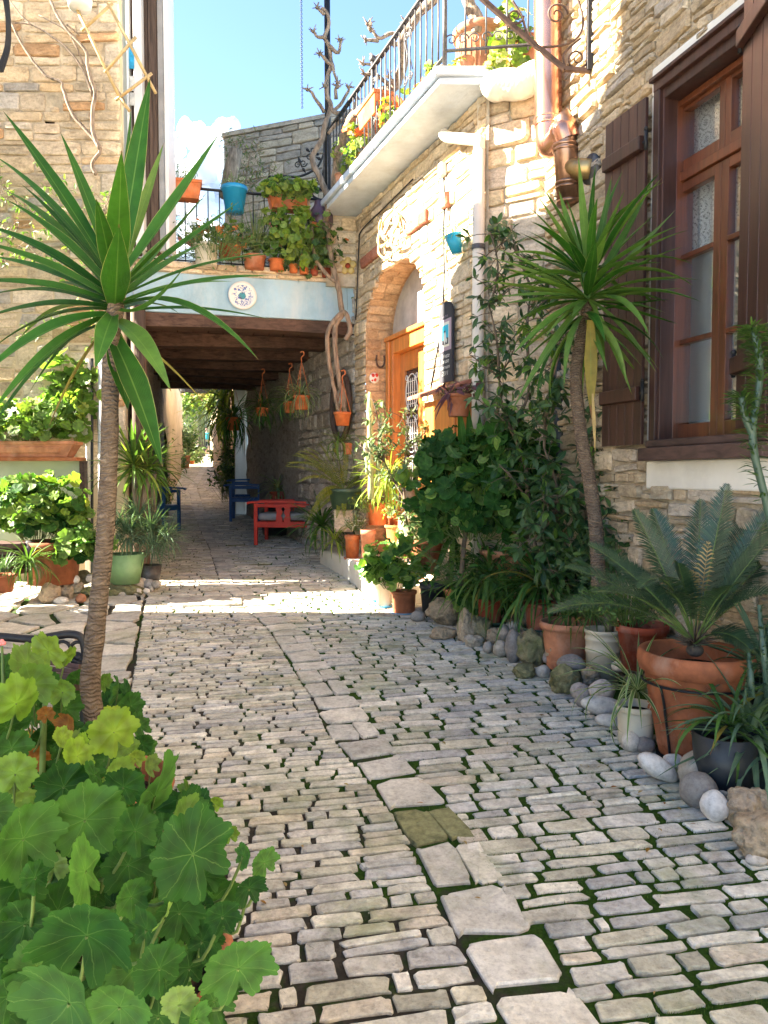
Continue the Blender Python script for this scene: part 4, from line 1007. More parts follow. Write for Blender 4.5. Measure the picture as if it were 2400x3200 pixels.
def bush(root, c, rad, n, ls, mats, wts=None, sep=0, var=None, seed=1, stems=True, shell=(.55, 1.05), low=-.5, cam=.35, stemmat=None, foot=None, name='leaf', stuffname='foliage', flat=.25):
    """dome of leaves on petioles"""
    rng = random.Random(seed); pc = Pieces(name, var or RD_MID, mats, True); st = MB(); c = V(c); foot = V(foot) if foot else c - V((0, 0, rad[2]))
    for i in range(n):
        while True:
            d = V((rng.gauss(0, 1), rng.gauss(0, 1), rng.gauss(0, 1))).normalized()
            if d.z > low: break
        r = rng.uniform(*shell); p = c + V((d.x * rad[0], d.y * rad[1], d.z * rad[2])) * r * (1 + .18 * noise.noise(c + d * 2.3 + V((seed, 0, 0))))
        tc = (EYE - p).normalized()
        nn = (d * .7 + V((0, 0, 1)) * rng.uniform(.3, .9) + tc * cam + V((rng.gauss(0, 1), rng.gauss(0, 1), rng.gauss(0, 1))) * flat).normalized()
        x, y, z = frame(V((rng.gauss(0, 1), rng.gauss(0, 1), -.4 + rng.gauss(0, .5))), nn)
        L = rng.uniform(*ls); m = 0
        if wts:
            q = rng.random() * sum(wts); m = 0
            while q > wts[m]: q -= wts[m]; m += 1
        pc.add(rng.randrange(99), basis(x * L, y * L, z * L, p), m)
        if stems and rng.random() < .6:
            b = foot.lerp(c, rng.uniform(.2, .9)) + V((d.x * rad[0], d.y * rad[1], 0)) * .3
            st.tube([b, b.lerp(p, .55) - V((0, 0, .01)), p], [.0035, .0025, .002], 4, False)
    if stems: st.build('stem', stemmat or m_gstem, root, True, 'stuff')
    pc.finish(root, sep, 7, stuffname if not sep else name)
def shrub(root, segs, nleaf, ls, mats, seed=1, sep=0, var=None, spread=.1, clump=5, bark=None, trunk=None, name='leaf', face=.4, twigs=True):
    """woody shrub: segs = list of (p0, p1, r) boughs; leaves in whorls along twigs round them"""
    rng = random.Random(seed); pc = Pieces(name, var or LF, mats, True); st = MB(); tot = sum((V(b) - V(a)).length for a, b, r in segs)
    for a, b, r in segs:
        a, b = V(a), V(b); L = (b - a).length; m = a.lerp(b, .5) + V((rng.gauss(0, 1), rng.gauss(0, 1), 0)) * L * .06
        st.tube(spline([a, m, b], 5), [r - r * .55 * i / 10 for i in range(11)], 7, False)
        for j in range(int(nleaf * L / tot / clump) + 1):
            t = rng.uniform(.08, 1.05); p = a.lerp(m, t * 2) if t < .5 else m.lerp(b, t * 2 - 1)
            d = V((rng.gauss(0, 1), rng.gauss(0, 1), rng.gauss(.35, .8))).normalized(); e = p + d * spread * rng.uniform(.3, 1.5)
            if twigs: st.tube([p, p.lerp(e, .5) + V((0, 0, .01)), e], [.004, .003, .002], 4, False)
            for k in range(clump):
                az = k * 2.4 + rng.uniform(-.4, .4); o = d.orthogonal().normalized(); o = Quaternion(d, az) @ o
                dd = (o * rng.uniform(.6, 1.1) + d * rng.uniform(.1, .7) + V((0, 0, -.25))).normalized()
                nn = V((rng.gauss(0, .4), rng.gauss(0, .4), 1)) + (EYE - e).normalized() * face
                x, y, z = frame(dd, nn); l = rng.uniform(*ls); q = e - (e - p) * rng.uniform(0, .35)
                pc.add(rng.randrange(99), basis(x * l, y * l, z * l, q), rng.randrange(1, len(pc.mats)) if len(pc.mats) > 1 and rng.random() < .15 else 0)
    st.build('branch', bark or m_twig, root, True)
    pc.finish(root, sep, 7, 'foliage' if not sep else name)
def blade_between(b, t, w, sag=.1, fold=.4, n=12, up=(0, 0, 1), base=.5, peak=.4, tw=0):
    """one blade from point b to tip t, bowed upward (sag>0) between; returns variant data in world space"""
    b, t = V(b), V(t); L = (t - b).length; m = b.lerp(t, .5) + V(up) * sag * L; vs, fs, uv = [], [], []
    for i in range(n + 1):
        s = i / n; p = b * (1 - s) ** 2 + m * 2 * s * (1 - s) + t * s * s; d = ((m - b) * (1 - s) + (t - m) * s).normalized()
        x, y, z = frame(d, V(up) + (EYE - p).normalized() * .6)
        if tw: y = Quaternion(d, tw * s) @ y; z = Quaternion(d, tw * s) @ z
        ww = (base + (1 - base) * (s / peak)) if s < peak else max(.01, 1 - ((s - peak) / (1 - peak)) ** 1.6); ww *= w / 2
        for k, u in ((-1, 0), (0, .5), (1, 1)): vs.append(tuple(p + y * k * ww + z * (fold * ww * abs(k)))); uv.append((u, s))
    for i in range(n): a = i * 3; fs += [(a, a + 3, a + 4, a + 1), (a + 1, a + 4, a + 5, a + 2)]
    return vs, fs, uv
def frond(root, b, t, sag, ll, n, mats, name='frond', w=.012, droop=.25, start=.22, rach=.006, vee=.35, up=(0, 0, 1), mi=0):
    b, t = V(b), V(t); L = (t - b).length; m = b.lerp(t, .5) + V(up) * sag * L; vs, fs, uv = [], [], []
    mb = MB(); P = [b * (1 - s) ** 2 + m * 2 * s * (1 - s) + t * s * s for s in [i / 12 for i in range(13)]]
    mb.tube(P, [rach * (1 - .8 * i / 12) for i in range(13)], 5)
    nr = len(mb.f)
    for i in range(n):
        s = start + (1 - start) * (i + .3) / n; p = b * (1 - s) ** 2 + m * 2 * s * (1 - s) + t * s * s; d = ((m - b) * (1 - s) + (t - m) * s).normalized()
        x, y, z = frame(d, V(up) + (EYE - p).normalized() * .5); k = sin(pi * min(1, max(.03, (s - start) / (1 - start)) ** .75 * .97 + .03)) ** .6
        for sg in (-1, 1):
            l = ll * k * R.uniform(.85, 1.1); e = (y * sg * .85 + d * (.45 + .5 * s) + z * vee + V((0, 0, R.uniform(-.1, .06)))).normalized()
            q1 = p + e * l * .5; q2 = p + e * l - V((0, 0, droop * l)); ww = d * w * .5
            mb.add([p - ww * .6, p + ww * .6, q1 + ww, q1 - ww, q2], [(0, 1, 2, 3), (3, 2, 4)], [(.3, 0), (.7, 0), (.7, .5), (.3, .5), (.5, 1)])
    me = new_mesh(name, mb.v, mb.f, mats, False, mb.uv, [0] * nr + [1] * (len(mb.f) - nr)); return link(name, me, root)
def pot(root, c, rt, rb, h, mat, rim='round', soil=True, n=36, saucer=None, name='pot', ribs=False, rimh=None):
    c = V(c); M = Matrix.Translation(c); rh = rimh or h * .17; mb = MB(); t = rt * .07
    if rim == 'round': pr = [(0.001, .0), (rb, 0), (rb * 1.02, h * .03), (rt * .90, h - rh), (rt * .91, h - rh + .003), (rt * .99, h - rh + rh * .12), (rt * 1.03, h - rh * .5), (rt * 1.01, h - rh * .1), (rt * .97, h), (rt * .90, h - rh * .05), (rt * .86, h * .82), (rt * .8, h * .7)]
    elif rim == 'flat': pr = [(0.001, 0), (rb, 0), (rt * .93, h - rh), (rt * .94, h - rh), (rt, h - rh + .004), (rt, h), (rt * .93, h), (rt * .9, h * .8), (rt * .86, h * .7)]
    elif rim == 'bucket': pr = [(0.001, 0), (rb, 0), (rt * .94, h * .62), (rt * .98, h * .63), (rt * .98, h * .68), (rt * .95, h * .70), (rt * .96, h * .82), (rt, h * .83), (rt, h * .86), (rt * .965, h * .87), (rt * .97, h * .93), (rt * 1.03, h * .94), (rt * 1.03, h), (rt * .95, h), (rt * .93, h * .8)]
    else: pr = [(0.001, 0), (rb, 0), (rt, h), (rt * .94, h), (rt * .9, h * .75)]
    mb.lathe(pr, n, M)
    if ribs:
        for i in range(len(mb.v)):
            if (i % n) % 2: x, y, z = mb.v[i]; k = .965; mb.v[i] = (c.x + (x - c.x) * k, c.y + (y - c.y) * k, z)
    p = mb.build(name, mat, root, True)
    if soil: s = MB(); s.lathe([(rt * .88, h * .80), (rt * .5, h * .85), (.001, h * .86)], 20, M); s.build('soil', m_soil, root, True)
    if saucer:
        s = MB(); s.lathe([(.001, -.012), (rb * 1.25, -.012), (rb * 1.4, .014), (rb * 1.32, .014), (rb * 1.2, -.004), (.001, -.004)], 28, M); s.build('saucer', saucer, root, True)
    return p
def potted(label, c, rt, rb, h, mat, cat='potted plant', group=None, **k):
    r = thing('potted_plant', label, cat, tuple(c), group); pot(r, c, rt, rb, h, mat, **k); return r
def gp(px, py, dz=0.0):
    p = G(px, py); return V((p.x, p.y, p.z + dz))
def boxpot(root, c, lx, ly, h, mat, ang=0, name='planter', taper=.85):
    c = V(c); Rm = Matrix.Translation(c) @ Matrix.Rotation(ang, 4, 'Z'); a, b = lx / 2, ly / 2; t = .012
    mb = MB()
    def q(x, y, z): return Rm @ V((x, y, z))
    lo = [q(-a * taper, -b * taper, 0), q(a * taper, -b * taper, 0), q(a * taper, b * taper, 0), q(-a * taper, b * taper, 0)]; hi = [q(-a, -b, h - .03), q(a, -b, h - .03), q(a, b, h - .03), q(-a, b, h - .03)]
    mb.hexa(lo, hi)
    for (x0, y0, x1, y1) in ((-a - t, -b - t, a + t, -b + t), (-a - t, b - t, a + t, b + t), (-a - t, -b + t, -a + t, b - t), (a - t, -b + t, a + t, b - t)):
        mb.hexa([q(x0, y0, h - .035), q(x1, y0, h - .035), q(x1, y1, h - .035), q(x0, y1, h - .035)], [q(x0, y0, h), q(x1, y0, h), q(x1, y1, h), q(x0, y1, h)])
    mb.hexa([q(-a * .7, -b - .004, h * .25), q(a * .7, -b - .004, h * .25), q(a * .7, -b + .01, h * .25), q(-a * .7, -b + .01, h * .25)], [q(-a * .75, -b - .006, h * .62), q(a * .75, -b - .006, h * .62), q(a * .75, -b + .01, h * .62), q(-a * .75, -b + .01, h * .62)])
    o = mb.build(name, mat, root, bevel=.005); s = MB(); s.add([q(-a, -b, h - .012), q(a, -b, h - .012), q(a, b, h - .012), q(-a, b, h - .012)], [(0, 1, 2, 3)]); s.build('soil', m_soil, root); return o
import bmesh
def rock(px, py, rx, ry, yb, kind, label, rot=0, Y=None, lump=.22):
    g = G(px, yb); Y = Y or g.y; c = W(px, py, Y); sx, sz = rx * Y / F, ry * Y / F; sy = (sx * sz) ** .5 * .95
    bm = bmesh.new(); bmesh.ops.create_icosphere(bm, subdivisions=4 if kind in 'pm' else 3, radius=1); s = R.uniform(0, 99)
    for v in bm.verts:
        d = v.co.normalized(); k = 1.12 + lump * noise.noise(d * 1.4 + V((s, 0, 0))) * (1.5 if kind in 'pm' else .7)
        if kind in 'pm':
            k += .16 * noise.noise(d * 3.2 + V((0, s, 0))); h_ = noise.noise(d * 7.5 + V((0, 0, s))); k += .08 * h_
            q_ = noise.noise(d * 4.6 + V((s, s, 0))); k -= .5 * max(0, min(.3, q_ - .12))
        v.co = V((d.x * k * sx, d.y * k * sy, d.z * k * sz))
    me = bpy.data.meshes.new('rock'); bm.to_mesh(me); bm.free(); me.polygons.foreach_set('use_smooth', [True] * len(me.polygons))
    me.materials.append({'p': m_rock, 'm': m_mossr, 's': m_peb, 'g': m_pebg, 'w': m_pebw, 'r': m_ter2}[kind])
    o = bpy.data.objects.new('rock', me); COL.objects.link(o); o.location = c; o.rotation_euler = (0, rot, R.uniform(-.3, .3))
    return tag(o, label, 'rock', 'stones edging the planting beds')
# ------------------------------------------------------------------ yucca on the left, close to the camera
yl = thing('yucca_tree', 'tall yucca with bare ringed trunk and broad dark leaves, foremost on the left', 'tree', tuple(W(285, 2330, 2.45)))
YY = 2.42
mb = MB(); P = [(300, 2420), (292, 2240), (282, 2130), (296, 2000), (308, 1880), (322, 1750), (333, 1600), (342, 1400), (345, 1200), (350, 1060), (362, 960), (372, 880)]
P3 = spline([W(x, y, YY + .0) for x, y in P], 8); mb.tube(P3, [.0315 * (1 + .10 * noise.noise(p * 22)) * (1 - .25 * i / len(P3)) for i, p in enumerate(P3)], 16)
mb.build('trunk', m_bark, yl, True)
PB_ = gp(330, 2800); potb = thing('planter', 'clay planter hidden behind the geranium leaves', 'planter', tuple(PB_)); pot(potb, PB_, .22, .16, .40, m_ter)
cr = lambda k: W(352 + k * 10, 1000 - k * 70, YY)
LV = [  # tip x, tip y, depth offset, base (0 low .. 2 top), width, bow, tone
(470,240,.05,1.9,.078,.03,0),(8,345,.1,1.6,.060,.05,0),(188,412,.12,1.7,.052,.04,0),(684,418,-.05,1.7,.078,-.06,0),(410,338,.18,1.8,.026,.02,0),(512,446,.2,1.7,.042,.0,1),
(62,572,.22,1.2,.026,.08,0),(-30,480,.25,1.4,.04,.12,0),(0,588,.2,1.0,.045,.14,1),(8,618,-.05,1.1,.06,.12,0),(-60,700,.0,.9,.055,.12,0),(-80,752,-.15,.8,.06,.1,0),(-40,800,.15,.8,.05,.08,0),
(648,600,-.2,1.3,.062,-.06,0),(748,630,.1,1.2,.036,.0,0),(908,792,.0,.9,.036,.12,0),(846,862,-.22,.6,.042,.08,0),(580,828,-.35,.5,.055,-.22,0),(725,880,.22,.7,.03,.10,0),(810,1126,-.1,.5,.048,.34,0),(856,1002,.12,.3,.034,.1,0),
(473,1127,.1,.2,.066,.12,0),(535,1224,-.28,.0,.078,.16,1),(508,1460,-.1,-.6,.100,.10,0),(400,1282,.0,-.5,.086,.05,0),(662,1288,.2,-.2,.026,.12,2),(298,1152,-.3,.3,.070,.06,0),(150,1340,.15,.0,.05,.12,2),
(-40,1310,-.1,.2,.06,.2,0),(-80,1200,-.2,.2,.075,.22,0),(-60,1120,.15,.4,.05,.2,0),(-90,1010,.0,.5,.06,.14,0),(-60,930,.2,.5,.05,.14,0),(-100,880,-.25,.7,.07,.1,0),(-70,1420,.1,-.1,.05,.26,0),(90,1230,.25,.2,.05,.18,0),
(380,470,-.45,1.3,.08,.0,0),(300,620,-.5,1.0,.06,.05,0),(430,560,.35,1.4,.05,.0,0),(230,500,.4,1.5,.05,.05,0),(560,700,.45,1.0,.045,.0,0),(640,760,.35,.8,.04,.06,0),(120,900,.45,.6,.05,.12,0),(200,760,.5,.9,.05,.08,0),(350,700,.5,1.2,.06,.0,0),
(330,1180,.3,-.1,.05,.1,0),(455,1300,.25,-.2,.06,.14,0),(560,980,.45,.3,.04,.14,0),(60,1060,.4,.3,.05,.2,1),(372,700,-.4,.6,.095,-.1,0)]
for (tx, ty, dy, k, w, bow, tone) in LV:
    v, f, u = blade_between(cr(k), W(tx, ty, YY + dy), w * .9, bow, .38, 14, tw=R.uniform(-.25, .25))
    link('leaf', new_mesh('leaf', v, f, [l_yucca, l_yucca2, l_yold][tone], True, u), yl)
# ------------------------------------------------------------------ yucca on the right
yr = thing('yucca_tree', 'slender yucca with one round leafy head leaning beside the brown window', 'tree', tuple(W(1870, 1790, 4.35)))
mb = MB(); P3 = spline([W(x, y, 4.35) for x, y in ((1872, 1830), (1868, 1760), (1862, 1650), (1845, 1520), (1822, 1400), (1806, 1280), (1800, 1180), (1808, 1100), (1825, 1020), (1838, 930))], 7)
mb.tube(P3, [.043 * (1 + .08 * noise.noise(p * 25)) * (1 - .3 * i / len(P3)) for i, p in enumerate(P3)], 14); mb.build('trunk', m_bark, yr, True)
pc = Pieces('leaf', BL_YUC, [l_yucca2, l_yucca, l_yold], True); rr = random.Random(4)
for (x, y, n, e0, e1, ln) in ((1840, 880, 38, 88, 10, .64), (1836, 950, 36, 45, -20, .64), (1828, 1010, 20, 5, -48, .58)):
    rosette(pc, W(x, y, 4.35), n, ln, e0, e1, rr, .03, .06, axis=(-.1, -.1, 1), mi=lambda t, r: 2 if (e1 < -50 and r.random() < .22) else (1 if r.random() < .3 else 0), wsc=.78)
pc.finish(yr, 120)
for (tx, ty, dy, w, bow) in ((1745, 590, 0, .06, .0), (1912, 548, -.1, .05, -.05), (2040, 565, -.1, .055, -.05), (2112, 655, -.15, .045, -.03), (1545, 775, -.2, .06, .06), (1535, 805, -.1, .06, .05), (1550, 930, -.2, .055, .06), (2120, 877, -.1, .045, .15), (1545, 955, -.1, .05, .05), (1600, 1110, -.2, .06, .12), (1600, 1285, -.25, .05, .1), (2052, 1165, -.1, .045, .14), (1975, 1235, 0, .05, .1)):
    v, f, u = blade_between(W(1838, 935, 4.3), W(tx, ty, 4.35 + dy), w, bow, .4, 12); link('leaf', new_mesh('leaf', v, f, l_yucca2, True, u), yr)
v, f, u = blade_between(W(1845, 1000, 4.2), W(1848, 1310, 4.1), .07, .02, .4, 12); link('leaf', new_mesh('leaf', v, f, l_yold, True, u), yr)
v, f, u = blade_between(W(1852, 1230, 4.1), W(1860, 1415, 4.1), .02, .02, .4, 8); link('leaf', new_mesh('leaf', v, f, l_dry, True, u), yr)
# ------------------------------------------------------------------ geraniums, lower left
g1 = thing('geranium_bush', 'big foreground geranium with large scalloped deep green leaves', 'plant', (-.55, 1.25, .06))
g2 = thing('geranium_bush', 'yellow green geranium with rusty leaves in front of the yucca trunk', 'plant', (-.8, 1.9, .09))
g3 = thing('geranium_bush', 'low dark geranium peeping out to the right of the foremost yucca trunk', 'plant', (-.75, 2.7, .12))
pcs = {g1: Pieces('leaf', RD_BIG, [l_ger, l_gery, l_gerl, l_gerr], True), g2: Pieces('leaf', RD_BIG, [l_gery, l_ger, l_gerl, l_gerr], True), g3: Pieces('leaf', RD_BIG, [l_ger, l_gerl], True)}
stm = {g1: MB(), g2: MB(), g3: MB()}; rr = random.Random(12)
def gleaf(g, zx, zy, rz, Y, mi=0, up=.6, side=0, k=None, sq=1):
    up = max(.05, up + rr.uniform(-.35, .35)); side += rr.uniform(-.3, .3)
    px, py = zx * .603, 2000 + zy * .603; p = W(px, py, Y); r = rz * .603 * Y / F; tc = (EYE - p).normalized()
    nn = (tc * (1 - up * .5) + V((side, 0, up)) + V((rr.gauss(0, .1), rr.gauss(0, .1), rr.gauss(0, .1)))).normalized()
    x, y, z = frame(V((rr.uniform(-.6, .6), .2, -1)), nn); x = -x; y = z.cross(x)
    pcs[g].add(rr.randrange(99) if k is None else k, basis(x * r, y * r * sq, z * r, p), mi)
    b = p + V((-.10 + rr.uniform(-.04, .04), .16, -.16)) if p.x > -.95 else p + V((rr.uniform(-.04, .04), .15, -.16)); stm[g].tube(spline([b, b.lerp(p, .55) - V((0, 0, .035)), p], 3), .0026, 5, False)
for a in ((450, 1530, 275, .92, 0, .5), (440, 930, 235, 1.12, 0, 1.0), (700, 985, 135, 1.10, 0, .5), (1000, 1110, 250, 1.02, 0, .45, .2), (800, 810, 250, 1.22, 0, 1.7), (120, 1030, 215, 1.06, 0, 1.0), (440, 1200, 195, .98, 0, 1.3),
          (680, 1330, 105, 1.0, 0, .7), (825, 1700, 155, .95, 0, .5), (1235, 1700, 205, .98, 0, .2, .3), (1155, 1430, 105, 1.02, 0, .6), (930, 1885, 110, .9, 2, .6), (360, 1880, 310, .86, 0, .6), (930, 1410, 145, 1.1, 0, .3),
          (1290, 1285, 95, 1.08, 0, .3, .3), (1370, 1150, 85, 1.12, 0, .5), (1262, 1120, 70, 1.12, 0, .6), (90, 1270, 180, 1.05, 0, .5), (130, 1470, 190, 1.04, 0, .4), (190, 1690, 170, 1.0, 0, .4), (1015, 1960, 90, .9, 0, .6), (40, 1850, 160, .98, 0, .5),
          (180, 1230, 90, .97, 0, .7), (600, 1490, 140, 1.1, 0, .4), (760, 1500, 130, 1.08, 0, .4), (560, 1130, 150, 1.2, 0, .5), (820, 1200, 120, 1.25, 0, .4), (1050, 1560, 120, 1.1, 0, .3), (620, 1900, 200, 1.0, 0, .4), (820, 1950, 190, 1.02, 0, .3), (300, 1400, 170, 1.12, 0, .4),
          (700, 1700, 170, 1.12, 0, .3), (980, 1700, 130, 1.12, 0, .3), (1110, 1870, 130, 1.1, 0, .3), (850, 1440, 90, .98, 2, .8), (920, 1000, 110, 1.3, 0, .5), (330, 760, 150, 1.4, 0, 1.2), (640, 760, 120, 1.45, 0, 1.1), (490, 700, 90, 1.4, 0, 1.0)):
    gleaf(g1, *a)
for a in ((85, 325, 150, 1.72, 0, .8), (165, 230, 130, 1.85, 2, .9), (140, 125, 135, 1.95, 2, 1.0), (250, 55, 120, 2.1, 0, 2.2), (325, 265, 80, 1.9, 2, .6), (590, 475, 140, 1.75, 0, .7), (400, 600, 105, 1.62, 0, .7), (325, 505, 65, 1.7, 0, 1.0), (415, 540, 65, 1.66, 0, .9),
          (80, 690, 125, 1.6, 2, .6), (600, 690, 95, 1.6, 2, .7), (340, 355, 90, 1.95, 1, .5), (350, 440, 75, 1.85, 3, .9), (238, 385, 48, 1.8, 3, .4), (700, 610, 55, 1.65, 0, .7), (30, 450, 110, 1.85, 1, .5), (60, 560, 110, 1.8, 1, .5), (200, 520, 110, 1.95, 1, .4), (180, 620, 90, 1.9, 3, .4), (20, 160, 90, 2.1, 1, .6),
          (340, 90, 70, 2.15, 0, 1.6), (240, 790, 110, 1.75, 1, .7), (130, 840, 120, 1.7, 2, .7), (450, 720, 100, 1.8, 1, .6), (540, 620, 90, 1.9, 1, .4), (660, 560, 70, 1.85, 2, .5), (970, 790, 70, 1.7, 0, .9), (1110, 845, 50, 1.75, 0, .5), (1050, 880, 60, 1.75, 0, .9), (1190, 1005, 55, 1.5, 0, .7), (300, 690, 100, 1.9, 1, .4), (480, 470, 60, 1.95, 1, .4), (90, 150, 60, 2.2, 1, .5)):
    gleaf(g2, *a)
for a in ((400, 200, 65, 2.7, 0, 1.0), (430, 300, 80, 2.7, 0, .7), (610, 270, 90, 2.6, 0, 1.3), (570, 330, 70, 2.7, 0, .6), (680, 340, 80, 2.55, 0, .8), (725, 440, 75, 2.45, 0, .6), (640, 400, 70, 2.6, 0, .6), (740, 540, 60, 2.3, 0, .6), (780, 650, 60, 2.2, 1, .8), (700, 720, 70, 2.1, 0, .9), (380, 250, 60, 2.8, 0, .7), (540, 220, 50, 2.9, 1, 1)):
    gleaf(g3, *a)
def fill(g, n, box, Y0, Y1, rs, mi, seed):
    r_ = random.Random(seed)
    for _ in range(n):
        zx, zy = r_.uniform(box[0], box[2]), r_.uniform(box[1], box[3])
        if (zx > 1050 and zy < 950) or (zx > 330 and zy < 430 and g is not g3): continue
        t = r_.random(); gleaf(g, zx, zy, r_.uniform(*rs), Y0 + (Y1 - Y0) * t, mi(r_), r_.uniform(.1, .9))
fill(g1, 130, (-80, 880, 1080, 2050), 1.15, 1.6, (70, 160), lambda r: 0 if r.random() < .93 else 2, 1)
fill(g1, 60, (-80, 1300, 1150, 2100), 1.3, 1.9, (90, 170), lambda r: 0, 4)
fill(g2, 70, (-100, 220, 640, 900), 1.95, 2.5, (60, 110), lambda r: r.choice([1, 1, 2, 1, 0, 3]), 2)
fill(g3, 26, (360, 250, 760, 900), 2.75, 3.2, (45, 80), lambda r: 0, 3)
for g in (g1, g2, g3):
    pcs[g].finish(g, 240, 8); stm[g].build('stem', m_gstem, g, True, 'stuff')
for P_, r_ in (([W(130, 2560, 1.9), W(133, 2380, 1.88), W(136, 2270, 1.87), W(140, 2200, 1.86)], [.009, .008, .008, .006]), ([W(425, 2680, 1.25), W(470, 2620, 1.2), W(520, 2570, 1.2), W(600, 2520, 1.25)], [.008] * 4), ([W(12, 2260, 1.95), W(10, 2110, 1.95), W(6, 2020, 1.95)], [.006, .005, .003])):
    mb = MB(); mb.tube(P_, r_, 8); mb.build('stem', m_gstem, g2, True)
b_ = MB()
for (x, y) in ((6, 2004), (12, 2010), (2, 2012)): b_.ball(W(x, y, 1.95), .006, 8, 5)
b_.build('bud', m_pink, g2, True)
p1 = thing('planter', 'weathered clay planter under the foreground geranium', 'planter', (-.62, 1.55, .07)); pot(p1, (-.62, 1.55, .07), .30, .24, .42, m_ter)
p2 = thing('planter', 'clay planter under the yellow green geranium', 'planter', (-1.02, 2.15, .1)); pot(p2, (-1.02, 2.15, .1), .26, .2, .40, m_ter)
# ------------------------------------------------------------------ ornate black bench
be = thing('garden_bench', 'ornate black iron bench with worn wooden slats, left behind the geraniums', 'bench', tuple(gp(120, 2560)))
YB = 3.05; Bp = lambda x, y, d=0: W(x, y, YB + d)
mb = MB(); P = spline([Bp(-60, 1985), Bp(30, 1992), Bp(110, 1998), Bp(170, 1988), Bp(215, 1982), Bp(250, 1990), Bp(264, 2020), Bp(266, 2060), Bp(262, 2120), Bp(262, 2300)], 6); mb.tube(P, .017, 8)
mb.build('armrest', m_iron, be, True)
mb = MB()
for (cx, cy, r, s, w) in ((195, 2030, 26, 1, 0), (243, 2028, 22, -1, 0), (215, 2060, 20, 1, 2), (240, 2055, 14, -1, 1), (165, 2040, 18, 1, 0)):
    c = Bp(cx, cy); q = r * YB / F; mb.tube([c + V((q * cos(t), 0, q * sin(t))) for t in [pi * 2 * i / 18 for i in range(19)]], .0075, 6)
for i in range(7): mb.ball(Bp(232 + (i % 3) * 12, 2050 + i * 5), .016, 8, 5)
mb.build('ornament', m_iron, be, True)
for i in range(5):
    mb = MB(); a, b = Bp(-60, 2040 + i * 24, -.05 * i), Bp(258 - i * 4, 2085 + i * 16, -.09 * i - .02); mb.beam(a, b, .07, .02, (0, .3, 1)); mb.build('slat', m_sill, be, bevel=.003)
mb = MB(); mb.tube([Bp(262, 2120), V((Bp(262, 2120).x, YB, zg(YB)))], .016, 8); mb.build('leg', m_iron, be, True)
m_cact = plain("pale cactus skin", (.30, .33, .16), .7, var=.3, scale=14, bstr=.5)
# ------------------------------------------------------------------ right planting bed, from the near end to the far end
def at(px, py, Y): return W(px, py, Y)
# cycad in the big pot on an iron stand
CY = 3.6; cb = at(2168, 2330, CY); cb.z = at(2168, 2352, CY).z
cyc = thing('cycad', 'feathery dark cycad in a large moulded terracotta pot beneath the window', 'potted plant', tuple(cb))
hp = at(2168, 2030, CY).z - cb.z
pm = pot(cyc, cb, .257, .158, hp, m_ter, n=64, rimh=.105)
def relief(px, py, r, off=.003):
    p = at(px, py, CY); d = V((p.x - cb.x, -.2 , 0)); dx = p.x - cb.x; z = p.z; k = (z - cb.z) / hp; R_ = .158 + (.232 - .158) * k
    R_ += .002; y = -sqrt(max(.0001, R_ * R_ - dx * dx)); return V((cb.x + dx, cb.y + y, z)), r * CY / F
mb = MB()
for i in range(22):
    a = 2 * pi * i / 22; c, r = relief(2130 + 15 * cos(a), 2288 + 15 * sin(a), 3.4); mb.ball(c, r, 7, 4)
c, r = relief(2130, 2288, 8); mb.ball(c, r, 9, 5, (1, .5, 1)); mb.build('rosette', m_ter, pm, True, 'stuff')
mb = MB(); rr = random.Random(2)
for i in range(46):
    t = i / 45; x = 2058 + 178 * t; y = 2180 + 34 * sin(pi * t) + rr.uniform(-7, 7); c, r = relief(x, y, rr.uniform(4, 8)); mb.ball(c, r, 7, 4, (1, .6, 1))
for x0 in (2054, 2030):
    for i in range(9): c, r = relief(x0 + rr.uniform(-6, 6), 2166 + i * 6, rr.uniform(3, 6)); mb.ball(c, r, 7, 4, (1, .6, 1))
mb.build('garland', m_ter, pm, True, 'stuff')
for z_ in (at(2160, 2248, CY).z, at(2160, 2322, CY).z):
    k = (z_ - cb.z) / hp; r = .158 + (.232 - .158) * k; mb = MB(); mb.lathe([(r, -.006), (r + .006, 0), (r, .006)], 56, Matrix.Translation((cb.x, cb.y, z_))); mb.build('moulding', m_ter, pm, True)
stand = thing('plant_stand', 'black iron ring stand carrying the large terracotta pot', 'stand', (cb.x, cb.y, zg(cb.y)))
mb = MB(); zr = at(2160, 2160, CY).z + .055; mb.tube([V((cb.x + .242 * cos(a), cb.y + .242 * sin(a), zr)) for a in [2 * pi * i / 40 for i in range(41)]], .006, 6); mb.build('ring', m_iron, stand, True)
mb = MB(); mb.lathe([(.001, cb.z - .02), (.17, cb.z - .02), (.17, cb.z - .006), (.001, cb.z - .006)], 32, Matrix.Translation((cb.x, cb.y, 0))); mb.build('base_plate', m_iron, stand)
for a in (-2.6, -.4, 1.4):
    mb = MB(); mb.tube(spline([V((cb.x + .242 * cos(a), cb.y + .242 * sin(a), zr)), V((cb.x + .215 * cos(a), cb.y + .215 * sin(a), zr - .1)), V((cb.x + .17 * cos(a), cb.y + .17 * sin(a), cb.z)), V((cb.x + .21 * cos(a), cb.y + .21 * sin(a), zg(cb.y)))], 6), .006, 6); mb.build('leg', m_iron, stand, True)
cc = at(2172, 2012, CY)
mb = MB(); mb.ball(cc - V((0, 0, .03)), .04, 14, 8, (1, 1, .8))
for i in range(150):
    a = rr.uniform(0, 2 * pi); e = rr.uniform(-.1, 1.4); d = V((cos(a) * cos(e), sin(a) * cos(e), sin(e))); mb.tube([cc + d * .03, cc + d * rr.uniform(.07, .12)], [.005, .001], 4)
mb.build('crown', m_twig, cyc, True, 'stuff')
